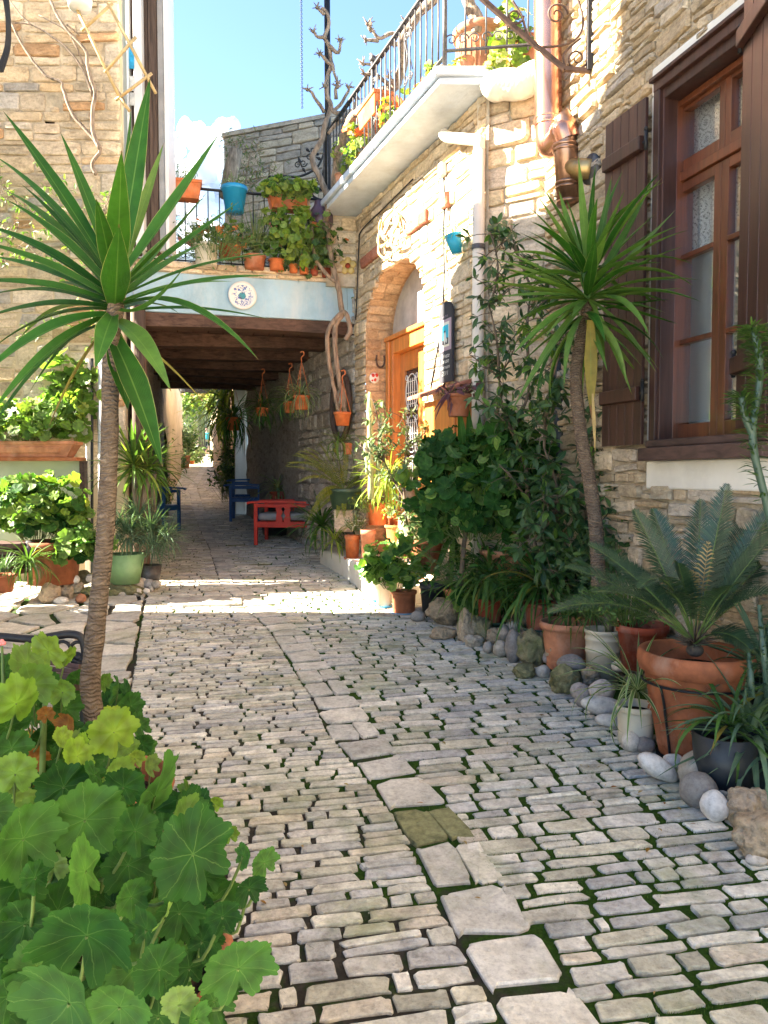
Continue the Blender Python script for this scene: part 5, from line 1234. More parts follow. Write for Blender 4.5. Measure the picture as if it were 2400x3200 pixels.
for (tx, ty, dy, sag, mi) in ((2272, 1512, .12, .02, 0), (1980, 1592, .1, .06, 0), (2040, 1590, .3, .05, 0), (2440, 1560, .05, .08, 0), (2450, 1640, -.25, .12, 0), (2420, 1730, .2, .1, 0), (1766, 1772, -.1, .16, 0), (1712, 1915, -.25, .26, 0),
        (1838, 1700, .1, .14, 0), (1996, 1838, -.45, .42, 0), (2120, 1760, -.2, .12, 0), (2250, 1620, .3, .03, 0), (2370, 1560, .35, .03, 0), (2345, 2030, -.3, .38, 0), (2420, 1850, -.35, .25, 0), (1850, 1850, -.4, .2, 0), (1930, 1760, .3, .12, 0),
        (2060, 1860, -.35, .34, 0), (2290, 1830, -.4, .2, 0), (2190, 1560, .25, .0, 0), (2330, 1700, .3, .08, 0)):
    frond(cyc, cc, at(tx, ty, CY + dy), sag, .125, 62, [m_gstem, l_cyc], w=.0085, vee=.30, start=.26, rach=.0055, droop=.12)
for (tx, ty) in ((2215, 1690), (2160, 1780)): frond(cyc, cc, at(tx, ty, CY - .1), .02, .07, 12, [l_dry, l_dry], name='dry_frond', w=.009, start=.5, rach=.004)
# spider plant in cream pot
p = potted('white striped spider plant spilling from a small cream pot, at the cycad pot', gp(1985, 2330, .02), .10, .08, .19, m_cream2)
strap_plant(p, at(1992, 2160, 3.72), 50, .46, [l_spider], 46, BL_SPI, 80, -10, 3)
# black bucket with strap plant, nearest
c = at(2262, 2475, 3.22); p = potted('dark green strap leaved plant in a black tub right of the cycad pot', V((c.x, c.y, c.z)), .135, .11, .26, m_black, rim='plain')
strap_plant(p, at(2275, 2270, 3.22), 30, .38, [l_lily, l_yold], 26, BL_LILY, 78, -15, 5)
# aloes at the right edge
for (px, py, Y, n, ln, sd, lb) in ((2345, 2340, 3.25, 60, .44, 7, 'blue green toothed aloe clump at the right edge, lower one'), (2380, 2120, 3.5, 44, .42, 8, 'blue green toothed aloe clump at the right edge, behind the lower one')):
    g = at(px, py, Y); r = thing('aloe_plant', lb, 'plant', (g.x, g.y, zg(g.y))); pot(r, (g.x + .05, g.y, zg(g.y)), .11, .09, max(.12, g.z - zg(g.y)), m_black)
    pc = Pieces('leaf', [blade_var(.075, d, .6, 9, .9, .15) for d in (.4, .8, 1.2, 1.6)], [l_aloe], True); rosette(pc, g, n, ln, 80, -20, random.Random(sd), .03, .12); rosette(pc, g + V((.06, -.1, -.05)), n // 2, ln * .8, 80, -30, random.Random(sd + 1), .03, .08); pc.finish(r, 60)
# euphorbia with needle leaves hanging in from the right edge
eu = thing('spiny_euphorbia', 'spiny green euphorbia stem reaching up in front of the near shutter', 'plant', (1.45, 2.95, .2))
mb = MB(); Ye = 2.9; P = spline([at(2440, 1900, Ye), at(2425, 1720, Ye), at(2392, 1560, Ye), at(2360, 1430, Ye), at(2352, 1330, Ye), at(2372, 1200, Ye), at(2370, 1100, Ye), at(2350, 1030, Ye)], 6); mb.tube(P, [.015] * (len(P) - 6) + [.014, .014, .013, .012, .009, .005], 8)
Q = spline([at(2352, 1360, Ye), at(2328, 1300, Ye), at(2318, 1240, Ye)], 5); mb.tube(Q, .014, 8); mb.build('stem', m_gpot, eu, True, 'stuff')
pc = Pieces('leaf', LF_N, [l_shrub], True)
for S, n in ((P, 520), (Q, 150)):
    for i in range(n):
        k = len(S) - 1 - int(abs(rr.gauss(0, .35)) * (len(S) - 1)) % len(S); p0 = S[max(0, k)]; a = rr.uniform(0, 2 * pi); d = V((cos(a), sin(a) * .7, rr.uniform(-.1, .6))).normalized(); x, y, z = frame(d, V((0, 0, 1))); L = rr.uniform(.04, .07)
        pc.add(i, basis(x * L, y * L * .7, z * L, p0 + d * .012), 0)
pc.finish(eu, 0)
# low euphorbia further down at the right edge
eu2 = thing('spiny_euphorbia', 'low dark spiny euphorbia behind the aloes at the right edge', 'plant', (1.6, 3.2, .2)); pc = Pieces('leaf', LF_N, [l_ficus], True); mb = MB()
for (x0, y0, x1, y1) in ((2400, 2180, 2372, 1890), (2420, 2150, 2400, 1960), (2350, 2180, 2340, 2040)):
    a, b = at(x0, y0, 3.1), at(x1, y1, 3.15); mb.tube([a, a.lerp(b, .5), b], [.014, .014, .008], 7)
    for i in range(90):
        p0 = a.lerp(b, rr.random()); q = rr.uniform(0, 2 * pi); d = V((cos(q), sin(q) * .7, .4)).normalized(); x, y, z = frame(d, V((0, 0, 1))); L = .045; pc.add(i, basis(x * L, y * L, z * L, p0), 0)
mb.build('stem', m_gpot, eu2, True, 'stuff'); pc.finish(eu2, 0)
# jade plant in red brown pot
Yj = 4.35; c = at(2005, 2085, Yj); p = potted('jade plant with plump leaves in a red brown pot behind the big terracotta pot', c, .145, .11, at(2005, 1950, Yj).z - c.z, m_terred, rim='flat')
bush(p, at(1960, 1880, Yj), (.24, .16, .18), 300, (.022, .04), [l_succ, l_shrub], (3, 1), 0, LF, 5, True, (.3, 1.05), -.8)
# cream bucket
Yb = 4.7; c = at(1882, 2155, Yb); bk = potted('leafy stump growing in a cream ridged bucket', c, .109, .093, at(1882, 1965, Yb).z - c.z, m_cream2, rim='bucket')
mb = MB(); a = at(1905, 1980, Yb); mb.tube([a, at(1900, 1890, Yb)], [.028, .03], 12); mb.build('stump', m_bark2, bk, True)
bush(bk, at(1850, 1880, Yb), (.13, .12, .12), 130, (.02, .035), [l_succ], None, 0, LF, 6)
strap_plant(bk, at(1850, 1925, Yb), 26, .26, [l_spiderd, l_yold], 0, BL_LILY, 60, -30, 9)
# terracotta bowl
Yc = 5.0; c = at(1772, 2085, Yc); p = potted('spider plant in a wide terracotta bowl behind the stacked boulders', c, .18, .13, at(1772, 1940, Yc).z - c.z, m_ter2)
strap_plant(p, at(1780, 1925, Yc), 36, .34, [l_spiderd, l_yold], 0, BL_SPI, 75, -20, 10)
# two big strap lilies
for (px, py, Y, n, ln, sd, mt, lb, pr, pt, pb) in ((1530, 1800, 5.85, 110, .60, 11, l_spiderd, 'arching light green strap plant in the clay pot with green saucer', .10, 1885, 1945), (1690, 1830, 5.35, 120, .60, 12, l_lily, 'arching dark strap plant hiding its red clay pot', .12, 1900, 1965)):
    c = at(px, pb, Y); p = potted(lb, c, pr, pr * .8, at(px, pt, Y).z - c.z + .04, m_terred, saucer=m_gpot)
    strap_plant(p, at(px, py, Y), n, ln, [mt, l_yold], 90, BL_LILY, 84, -35, sd)
Y_ = 4.65; c = at(1860, 1860, 5.2); p = thing('strap_plant', 'dark strap plant between the lily pots and the right yucca', 'plant', (c.x, c.y, zg(c.y))); strap_plant(p, c, 40, .38, [l_lily], 0, BL_LILY, 84, 0, 13)
# clay trough, clay jar
Yt = 5.95; c = at(1600, 1830, Yt); tr = thing('clay_trough', 'long rounded clay trough under the big geranium', 'planter', tuple(c)); pot(tr, c, .25, .17, at(1600, 1715, Yt).z - c.z, m_ter2)
c = at(1430, 1925, 6.5); pot(potted('clay pot leaning among the boulders left of the lilies', c, .11, .09, .001, m_ter2, rim='plain', soil=False), c, .12, .09, .24, m_ter2)
# black bucket with dracaena
Yk = 6.6; c = at(1357, 1925, Yk); p = potted('dracaena with long grey green leaves in a black bucket', c, .13, .10, at(1357, 1820, Yk).z - c.z, m_black, rim='flat')
mb = MB(); mb.tube([at(1395, 1850, Yk), at(1410, 1740, Yk), at(1418, 1640, Yk)], [.022, .02, .018], 8); mb.build('trunk', m_twig, p, True)
for (tx, ty, dy) in ((1265, 1790, -.3), (1340, 1870, -.4), (1410, 1860, -.4), (1360, 1800, -.2), (1270, 1635, 0), (1480, 1800, -.2), (1500, 1700, 0), (1300, 1700, -.3), (1450, 1880, -.3), (1240, 1740, -.1)):
    v, f, u = blade_between(at(1415, 1670, Yk), at(tx, ty, Yk + dy), .05, .16, .35, 10); link('leaf', new_mesh('leaf', v, f, [l_lily], True, u), p)
# terracotta pots by the doorstep
c = at(1262, 1915, 6.75); p = potted('round leaved geranium in a clay pot on a blue saucer', c, .115, .095, at(1262, 1855, 6.75).z - c.z + .03, m_ter, saucer=m_bluepl)
bush(p, at(1232, 1770, 6.7), (.29, .22, .27), 130, (.035, .075), [l_gerl, l_ger], (3, 1), 120, RD_MID, 21, True, (.5, 1.05), -.6)
c = at(1200, 1895, 6.95); p = potted('trailing plant in a cream ribbed pot on a blue saucer', c, .085, .065, at(1200, 1810, 6.95).z - c.z, m_cream2, rim='flat', ribs=True, saucer=m_bluepl)
bush(p, at(1165, 1790, 6.95), (.13, .13, .13), 60, (.03, .05), [l_ger], None, 0, RD_SM, 22)
c = at(1172, 1880, 7.2); p = potted('slim grey pot tucked behind the cream ribbed pot', c, .05, .04, .2, m_pvcw, rim='flat', saucer=m_bluepl)
c = at(1330, 1790, 6.85); p = potted('large weathered clay pot behind the black bucket', c, .16, .12, at(1330, 1685, 6.85).z - c.z, m_ter); strap_plant(p, at(1330, 1690, 6.85), 30, .32, [l_lily], 0, BL_LILY, 80, 10, 23)
# big geranium hiding the wall beside the door
bg_ = thing('geranium_bush', 'huge dark geranium bush right of the orange door', 'plant', tuple(gp(1490, 1905)))
bush(bg_, at(1475, 1540, 5.85), (.50, .30, .46), 560, (.035, .085), [l_ger, l_gerl, l_ficus], (5, 1, 1), 300, RD_MID, 31, True, (.55, 1.05), -.75, .5)
bush(bg_, at(1590, 1440, 5.65), (.34, .22, .34), 220, (.035, .08), [l_ger, l_gerl], (5, 1), 0, RD_MID, 32, True, (.5, 1.05), -.7, .5)
bush(bg_, at(1400, 1420, 6.1), (.26, .2, .22), 130, (.03, .075), [l_ger], None, 0, RD_MID, 33, True, (.5, 1.05), -.7, .5)
bush(bg_, at(1470, 1760, 6.05), (.62, .2, .26), 260, (.03, .07), [l_ficus, l_ger, l_shrub], (3, 2, 1), 0, LF, 34, True, (.3, 1.05), -.9, .4)
mb = MB(); mb.tube([at(1440, 1830, 5.8), at(1450, 1700, 5.8), at(1470, 1560, 5.8)], [.02, .018, .012], 8); mb.build('trunk', m_twig, bg_, True)
for (x, y, Y, a, b, c_, n, mt, sd, lb) in ((1600, 1790, 5.75, .42, .2, .24, 260, [l_shrub, l_ger], 35, 'leafy green filler plant between the lilies and the clay trough'), (1900, 1740, 4.95, .34, .2, .30, 300, [l_ficus, l_shrub], 36, 'round green shrub at the foot of the right yucca'), (1330, 1650, 6.8, .26, .18, .22, 200, [l_shrub, l_hedge], 37, 'mid green plant in the weathered pot before the door'), (1500, 1870, 6.0, .24, .12, .14, 120, [l_gerl, l_ger], 38, 'small fresh green plant behind the big tan boulder')):
    c = at(x, y, Y); r_ = thing('leafy_plant', lb, 'plant', (c.x, c.y, zg(c.y))); bush(r_, c, (a, b, c_), n, (.035, .08), mt, (2, 1), 0, LF if sd != 38 else RD_MID, sd, True, (.3, 1.05), -.9, .4)
# agave blades by the orange meter cupboard
ag = thing('agave', 'stiff green agave blades before the orange cupboard', 'plant', tuple(gp(1480, 1850)))
for (tx, ty, bx) in ((1432, 1255, 1460), (1462, 1262, 1478), (1500, 1290, 1490), (1530, 1330, 1500), (1400, 1330, 1450)):
    v, f, u = blade_between(at(bx, 1520, 5.95), at(tx, ty, 5.9), .085, .02, .5, 9); link('leaf', new_mesh('leaf', v, f, [l_yucca], True, u), ag)
# glossy shrub climbing the wall between the downpipe and the window
fs = thing('ficus_shrub', 'tall open shrub with glossy dark leaves climbing beside the cream downpipe', 'shrub', tuple(gp(1700, 1900)))
Ys = 5.45; S = lambda x, y, d=0: at(x, y, Ys + d)
shrub(fs, [(S(1700, 1800), S(1650, 1560), .022), (S(1650, 1560), S(1600, 1350), .02), (S(1600, 1350), S(1560, 1180), .014), (S(1560, 1180), S(1530, 960, -.1), .012), (S(1530, 960), S(1530, 720, .1), .009), (S(1600, 1350), S(1650, 1120), .014), (S(1650, 1120), S(1660, 900, .1), .012), (S(1660, 900), S(1600, 740, .1), .01),
            (S(1560, 1180), S(1470, 1110, -.1), .008), (S(1600, 1350), S(1520, 1270, -.2), .008), (S(1650, 1560), S(1560, 1450, -.2), .008), (S(1600, 740), S(1545, 780), .006), (S(1660, 980), S(1750, 900, .05), .008), (S(1530, 960), S(1600, 900), .006), (S(1560, 1180), S(1620, 1050), .006)],
      900, (.06, .10), [l_ficus, l_gerl], 41, 280, LF, .13, 5)
sc_ = thing('umbrella_shrub', 'dense umbrella shrub with dark leaf whorls behind the right yucca trunk', 'shrub', tuple(gp(1830, 1950)))
Ys2 = 5.2; S = lambda x, y, d=0: at(x, y, Ys2 + d)
shrub(sc_, [(S(1800, 1850), S(1740, 1600), .02), (S(1740, 1600), S(1700, 1400), .016), (S(1800, 1850), S(1830, 1600), .02), (S(1830, 1600), S(1860, 1380), .014), (S(1860, 1380), S(1900, 1180), .010), (S(1740, 1600), S(1650, 1700, -.2), .01), (S(1830, 1600), S(1920, 1600, -.2), .01), (S(1700, 1400), S(1720, 1200), .01), (S(1720, 1200), S(1760, 1060), .008),
             (S(1860, 1380), S(1920, 1450, -.1), .01), (S(1800, 1850), S(1900, 1780, -.3), .012), (S(1800, 1850), S(1720, 1780, -.3), .012), (S(1740, 1600), S(1690, 1560, -.3), .008), (S(1900, 1180), S(1880, 1100), .006)],
      1500, (.06, .115), [l_ficus, l_shrub, l_gerl], 42, 300, LF, .15, 7)
ss = thing('leafy_shrub', 'low dark shrub filling the bed at the yucca foot', 'shrub', tuple(gp(1800, 1980)))
bush(ss, at(1790, 1790, 5.35), (.44, .25, .28), 420, (.05, .085), [l_ficus, l_shrub], (2, 1), 0, LF, 43, True, (.3, 1.05), -.6, .3, m_twig)
mb = MB(); a = at(1745, 1200, 5.75); mb.tube([at(1750, 1080, 5.7), at(1750, 1700, 5.7)], .045, 10); tag(mb.build('drain_pipe', m_black, None, True), 'black pipe standing behind the shrubs between yucca and downpipe', 'pipe')
mb = MB(); mb.tube([at(1790, 640, 5.62), at(1790, 1800, 5.62)], .038, 12); tag(mb.build('drain_pipe', m_pvcw, None, True), 'white pipe running down below the copper flue', 'pipe')
# potted shrub before the door
ds = thing('potted_shrub', 'dusty leaved shrub growing in front of the orange door', 'shrub', tuple(gp(1235, 1800)))
Ys3 = 6.9; S = lambda x, y, d=0: at(x, y, Ys3 + d)
shrub(ds, [(S(1295, 1700), S(1265, 1560), .016), (S(1265, 1560), S(1200, 1440), .012), (S(1200, 1440), S(1180, 1300), .01), (S(1265, 1560), S(1270, 1400), .012), (S(1270, 1400), S(1260, 1300), .008), (S(1200, 1440), S(1120, 1390), .008), (S(1270, 1400), S(1330, 1350), .008), (S(1180, 1300), S(1165, 1250), .006), (S(1260, 1440), S(1330, 1450), .008)],
      620, (.045, .075), [l_hedge, l_shrub, l_ficus], 44, 200, LF, .12, 5)
ca = thing('cactus', 'tall pale cactus columns beside the arch jamb', 'cactus', tuple(gp(1150, 1780)))
for (x0, y0, x1, y1, r) in ((1160, 1560, 1155, 1225, .035), (1150, 1480, 1142, 1380, .028), (1180, 1520, 1195, 1290, .03)):
    mb = MB(); a, b = at(x0, y0, 7.5), at(x1, y1, 7.5); P = [a.lerp(b, i / 10) for i in range(11)]; mb.tube(P, [r * (.9 + .12 * sin(i * 2.6)) for i in range(10)] + [r * .4], 6); mb.build('column', m_cact, ca, True)
# spider plant, fern, small pots on and by the doorstep
c = at(1240, 1640, 7.65); p = thing('spider_plant', 'bright lemon green strap plant glowing in the sun by the door', 'plant', (c.x, c.y, zg(c.y))); pot(p, (c.x, c.y, c.z - .2), .12, .09, .2, m_ter3)
strap_plant(p, at(1215, 1500, 7.65), 110, .46, [l_lemon], 60, BL_LILY, 85, -50, 51)
bkt = thing('steel_bucket', 'old metal bucket behind the lemon green strap plant', 'bucket', tuple(at(1270, 1600, 7.55))); pot(bkt, at(1275, 1590, 7.55), .10, .08, .2, m_irong, rim='flat')
# raised bed kerb, whitewashed step
st = MB(); pp = [G(1000, 1762), G(1060, 1795), G(1162, 1868), G(1215, 1890), G(1300, 1850), G(1250, 1740), G(1100, 1700)]
zt_ = max(q.z for q in pp) + .10; st.prism([(q.x, q.y) for q in reversed(pp)], .1, zt_); so = st.build('kerb_step', m_white, None, bevel=.02); tag(so, 'low whitewashed step carrying the small pots by the door', 'step')
def onstep(px, py, Y): return at(px, py, Y)
def small(lb, px, pyb, pyt, Y, r, mat, **k):
    c = at(px, pyb, Y); return potted(lb, c, r, r * .8, at(px, pyt, Y).z - c.z, mat, rim='flat', **k)
p = small('silver leaved dusty miller in a bright orange pot at the step corner', 1101, 1745, 1672, 8.45, .085, m_ter3, saucer=m_ter3)
bush(p, at(1110, 1630, 8.45), (.15, .13, .14), 160, (.03, .05), [l_grey], None, 0, LF_N, 52)
p = small('pale terracotta pot of feathery succulent right of the bright orange pot', 1150, 1740, 1655, 8.3, .085, m_ter2)
bush(p, at(1165, 1690, 8.9), (.16, .13, .19), 200, (.03, .05), [l_gerl, l_lemon], (2, 1), 0, LF_N, 53)
p = small('small orange pot with yellow leaves beside the stone column', 1235, 1655, 1612, 7.75, .08, m_ter3); bush(p, at(1225, 1600, 7.75), (.12, .1, .1), 60, (.03, .05), [l_lemon, l_gerr], (2, 1), 0, LF, 54)
p = small('terracotta pot of green rosettes behind the silver plant', 1180, 1640, 1570, 8.45, .12, m_ter3); bush(p, at(1160, 1570, 8.4), (.26, .16, .15), 220, (.03, .05), [l_succ, l_lemon], (2, 1), 0, LF, 55)
col = thing('stone_column', 'short rough stone column between the sunny pots and the bush', 'column', tuple(at(1282, 1715, 7.3))); mb = MB(); c = at(1282, 1720, 7.3); mb.lathe([(.001, 0), (.13, 0), (.12, .02), (.115, .3), (.13, .32), (.001, .32)], 24, Matrix.Translation(c)); mb.build('shaft', m_cream, col, True)
# agapanthus at the step
c = at(985, 1730, 9.3); p = thing('agapanthus', 'arching strap leaves between the red chair and the orange pot', 'plant', (c.x, c.y, zg(c.y))); strap_plant(p, at(1005, 1645, 9.2), 80, .62, [l_lily, l_spiderd], 60, BL_LILY, 84, -20, 56)
strap_plant(p, at(1045, 1690, 8.7), 36, .42, [l_lemon], 0, BL_LILY, 84, -30, 57)
# fern in the green glazed trough on a block
c = at(1078, 1590, 8.9); fe = thing('potted_fern', 'yellow green fern arching from a dark green glazed trough', 'potted plant', tuple(c)); pot(fe, c, .20, .15, at(1078, 1527, 8.9).z - c.z, m_gpot, rim='flat')
for i in range(26):
    a = rr.uniform(0, 2 * pi); tx, ty = 1075 + 165 * cos(a) - 20, 1470 + (150 if sin(a) > 0 else 90) * sin(a); frond(fe, at(1075, 1535, 8.9), at(tx, ty, 8.9 + rr.uniform(-.4, .2)), rr.uniform(.1, .4), .055, 34, [m_gstem, l_fern], w=.012, vee=.1, start=.1, rach=.003)
for (tx, ty) in ((955, 1640), (985, 1560), (925, 1510), (1000, 1380), (1040, 1400), (970, 1600)): frond(fe, at(1075, 1530, 8.9), at(tx, ty, 8.6), .38, .06, 40, [m_gstem, l_fern], w=.012, vee=.1, start=.1, rach=.003)
mb = MB(); c = at(1075, 1660, 8.95); mb.box((c.x, c.y, (c.z + at(1075, 1592, 8.95).z) / 2), (.22, .22, at(1075, 1592, 8.95).z - c.z)); tag(mb.build('stone_block', m_cream, None, bevel=.012), 'pale stone block under the green fern trough', 'block')
# ------------------------------------------------------------------ boulders of the right bed
K = .482
for (zx, zy, rx, ry, zyb, kd, lb) in (
    (615, 850, 118, 82, 935, 'p', 'big tan boulder leaning at the black bucket'), (590, 997, 78, 38, 1035, 'p', 'flat pitted pale rock lowest in front of the big tan boulder'), (820, 830, 42, 95, 950, 'p', 'upright pitted rock right of the big tan boulder'),
    (742, 950, 55, 102, 1045, 'p', 'tall knobbly pale rock in front of the upright one'), (785, 1047, 52, 40, 1085, 'p', 'small orange brown rock on the cobbles'), (845, 972, 60, 82, 1050, 'm', 'dark mossy rock under the green saucer'),
    (945, 932, 52, 30, 1000, 'p', 'brown wedge rock on the mossy dark one'), (920, 1012, 42, 50, 1070, 'p', 'tan egg shaped rock over the little round one'), (882, 1087, 30, 38, 1122, 's', 'little round pale rock at the cobble edge'),
    (962, 1095, 42, 52, 1145, 's', 'cream lump with rusty speckles in the bottom row'), (1045, 950, 50, 32, 1040, 'w', 'pale oval stone on top of the row'), (985, 992, 36, 50, 1090, 's', 'grey tan stone below the pale oval one'),
    (1045, 1080, 46, 104, 1182, 'g', 'tall smooth grey stone with a dent'), (1138, 965, 52, 40, 1060, 'p', 'brown round rock under the lily leaves'), (1188, 985, 72, 24, 1070, 's', 'long oblong pale stone tilted on top'), (1085, 1012, 45, 22, 1100, 's', 'flat buff stone wedged mid row'),
    (1172, 1100, 88, 104, 1205, 'm', 'large pitted boulder with green moss patch'), (1124, 1240, 66, 48, 1285, 'm', 'rounded mossy rock lying alone on the cobbles'), (1238, 1245, 44, 42, 1285, 's', 'pinkish rock low between mossy rocks'), (1270, 1150, 32, 38, 1230, 's', 'small pink rock on the pinkish one'),
    (1352, 1102, 88, 58, 1240, 'p', 'sponge like grey rock under the terracotta bowl'), (1422, 1190, 82, 56, 1340, 'g', 'smooth rosy grey stone on the big mossy block'), (1390, 1300, 92, 88, 1385, 'm', 'big dark mossy block at the path corner'), (1545, 1285, 48, 60, 1380, 'p', 'brown spongy rock left of the cream bucket'),
    (428, 885, 44, 34, 918, 'g', 'grey triangular stone by the blue saucer'), (438, 836, 36, 14, 850, 's', 'flat grey pebble on the triangular stone'), (1262, 985, 32, 48, 1060, 'p', 'brown rock left of the terracotta bowl'), (905, 893, 52, 16, 930, 's', 'thin flat pebble beneath the clay pot saucer'), (690, 740, 40, 60, 900, 'g', 'narrow grey stone behind the big tan boulder'),
    (765, 835, 30, 28, 900, 's', 'small pale stone on the big tan boulder'), (1215, 1060, 40, 60, 1180, 'p', 'brown stone between mossy boulder and bowl'), (1480, 1370, 60, 50, 1425, 's', 'grey round stone at the spider plant tips')):
    rock(1100 + zx * K, 1500 + zy * K, rx * K, ry * K, 1500 + zyb * K, kd, lb)
K = .4522
for (zx, zy, rx, ry, zyb, kd, lb, ro) in ((272, 1500, 55, 75, 1570, 'g', 'grey stone standing left of the long white one', 0), (322, 1362, 56, 60, 1470, 'p', 'reddish pitted rock before the cream bucket', 0), (400, 1455, 85, 70, 1600, 's', 'cream round stone under the spider plant leaves', 0), (420, 1570, 155, 62, 1640, 'w', 'long white stone behind the spider plant leaves', .25),
        (450, 1662, 82, 42, 1705, 'w', 'white oval stone low under the spider plant', .1), (600, 1700, 70, 70, 1780, 's', 'buff stone beneath the spider plant pot', 0), (600, 1810, 60, 66, 1875, 's', 'tan round stone left of the pot stand', 0), (690, 1832, 68, 52, 1885, 'g', 'dull grey stone under the pot stand rim', 0), (520, 1290, 50, 36, 1500, 's', 'pale stone behind the spider plant crown', 0)):
    rock(1700 + zx * K, 1500 + zy * K, rx * K, ry * K, 1500 + zyb * K, kd, lb, ro)
K = .3617
for (zx, zy, rx, ry, zyb, kd, lb, ro) in ((705, 545, 190, 82, 680, 'w', 'long white oblong stone before the big terracotta pot', .55), (845, 497, 92, 62, 600, 'w', 'white oval stone under the big terracotta pot', .15), (1040, 575, 135, 165, 735, 's', 'large beige stone leaning at the black tub', .5), (1060, 745, 148, 138, 885, 'g', 'grey brown boulder in front of the large beige stone', 0),
        (1200, 885, 110, 122, 1005, 'w', 'speckled purple grey egg shaped stone', -.2), (1300, 745, 112, 58, 850, 's', 'buff oblong stone below the black tub', .35), (1440, 880, 130, 160, 1035, 'p', 'ochre pitted boulder below the aloe', 0), (1600, 850, 110, 100, 1000, 'p', 'grey pitted boulder at the right edge', 0), (1570, 1130, 215, 185, 1320, 'p', 'large pitted boulder, nearest at the right edge', .1), (1560, 1340, 90, 50, 1400, 's', 'flat cream pebble in front of the nearest boulder', 0)):
    rock(1800 + zx * K, 2200 + zy * K, rx * K, ry * K, 2200 + zyb * K, kd, lb, ro)
# ------------------------------------------------------------------ left planting bed
K = .4068
for (zx, zy, rx, ry, zyb, kd, lb, ro) in ((550, 1745, 58, 36, 1900, 'w', 'white oval stone topmost of the left rock pile', 0), (385, 1855, 68, 82, 1935, 'p', 'big pitted cream rock at the left end of the pile', 0), (310, 1900, 35, 30, 1930, 'p', 'small cream rock leftmost of the pile', 0), (480, 1800, 38, 55, 1900, 's', 'tan stone behind the big pitted rock', 0), (583, 1815, 58, 42, 1900, 'p', 'buff rock under the white oval stone', 0), (508, 1855, 52, 58, 1915, 'p', 'pocked tan rock mid pile', 0),
        (470, 1912, 52, 30, 1942, 'w', 'smooth pinkish white stone on the flagstones', 0), (622, 1895, 36, 36, 1930, 'r', 'small red brick stone in the rock pile', 0), (690, 1737, 28, 28, 1880, 'w', 'white stone against the yucca trunk', 0), (620, 1735, 75, 52, 1860, 'm', 'mossy block behind the rock pile', 0), (892, 1740, 68, 36, 1860, 'p', 'tan flat stone right of the yucca trunk', -.2), (950, 1812, 140, 42, 1870, 'm', 'long ochre slab stone under the green tub', .25),
        (1052, 1778, 46, 58, 1850, 's', 'brown oval stone beside the green tub', -.4), (1100, 1755, 30, 22, 1845, 's', 'little tan stone above the right pebbles', 0), (1142, 1780, 40, 36, 1845, 's', 'pale tan pebble right of the brown oval', 0), (1200, 1785, 32, 30, 1850, 's', 'cream pebble ending the left rock row', 0), (1118, 1838, 32, 24, 1862, 'w', 'white pebble at the foot of the left row', 0), (1162, 1822, 20, 24, 1850, 's', 'tiny tan pebble beside the white pebble', 0),
        (860, 1850, 62, 26, 1885, 'm', 'dark mossy slab behind the trunk foot', 0), (938, 1862, 30, 20, 1885, 's', 'small buff pebble under the long slab', 0), (680, 1842, 44, 40, 1900, 'm', 'mossy stone left against the trunk', 0), (1055, 1845, 36, 26, 1875, 's', 'ochre pebble under the brown oval stone', 0), (750, 1800, 40, 40, 1890, 's', 'buff stone hidden by the yucca trunk', 0)):
    rock(zx * K, 1100 + zy * K, rx * K, ry * K, 1100 + zyb * K, kd, lb, ro)
# light green tub and grey pot with aloe like mass
c = at(390, 1822, 7.55); p = potted('bushy blue green aloe in a light green tub behind the rocks', c, .20, .14, at(390, 1730, 7.55).z - c.z, m_lgreen, rim='plain')
pc = Pieces('leaf', [blade_var(.06, d, .5, 7, .85, .2) for d in (.3, .7, 1.1, 1.6)], [l_aloe, l_spiderd], True)
for (x, y, Y, n, ln) in ((400, 1690, 7.6, 46, .34), (470, 1680, 7.7, 46, .34), (360, 1670, 7.6, 34, .3), (520, 1700, 7.7, 30, .28), (430, 1640, 7.8, 34, .34), (480, 1730, 7.55, 30, .26)): rosette(pc, at(x, y, Y), int(n * 2), ln * 1.1, 82, -30, rr, .04, .12)
pc.finish(p, 180, 7)
c = at(465, 1830, 7.75); potted('dark grey pot almost hidden by the blue green aloe', c, .13, .10, at(465, 1765, 7.75).z - c.z, m_irong, rim='plain')
# young yucca with two trunks
c = at(410, 1640, 8.0); yy = thing('yucca_tree', 'small bright yucca with two tan trunks beside the blue left chair', 'tree', (c.x, c.y, zg(c.y)))
for P in (((425, 1700), (424, 1580), (420, 1470)), ((455, 1720), (452, 1560), (465, 1480)), ((485, 1620), (482, 1540), (484, 1480))):
    mb = MB(); mb.tube([at(x, y, 8.0) for x, y in P], [.035, .032, .03] if P[0][0] < 480 else [.018] * 3, 9); mb.build('trunk', m_bark2, yy, True)
pc = Pieces('leaf', [blade_var(.065 * k, d, .4, 9, .5, .4) for k in (.85, 1.1) for d in (.1, .35, .7, 1.2)], [l_lemon, l_yucca2, l_spiderd], True)
rosette(pc, at(418, 1470, 8.0), 90, .62, 88, -35, rr, .03, .12, mi=lambda t, r: r.choice([0, 1, 2, 2])); rosette(pc, at(465, 1480, 8.05), 60, .52, 80, -45, rr, .03, .12, mi=lambda t, r: r.choice([1, 2, 2])); pc.finish(yy, 150)
# big sunny geranium
c = at(165, 1822, 7.3); p = potted('large sunlit light green geranium in a broad red clay pot', c, .28, .22, at(165, 1690, 7.3).z - c.z, m_ter, rim='flat')
bush(p, at(120, 1600, 7.4), (.50, .36, .38), 420, (.045, .085), [l_gerl, l_gery, l_ger], (4, 1, 2), 280, RD_MID, 61, True, (.5, 1.05), -.5, .3)
bush(p, at(250, 1700, 7.2), (.30, .22, .18), 120, (.045, .085), [l_gerl, l_ger], (2, 1), 0, RD_MID, 62, True, (.4, 1.05), -.8, .3)
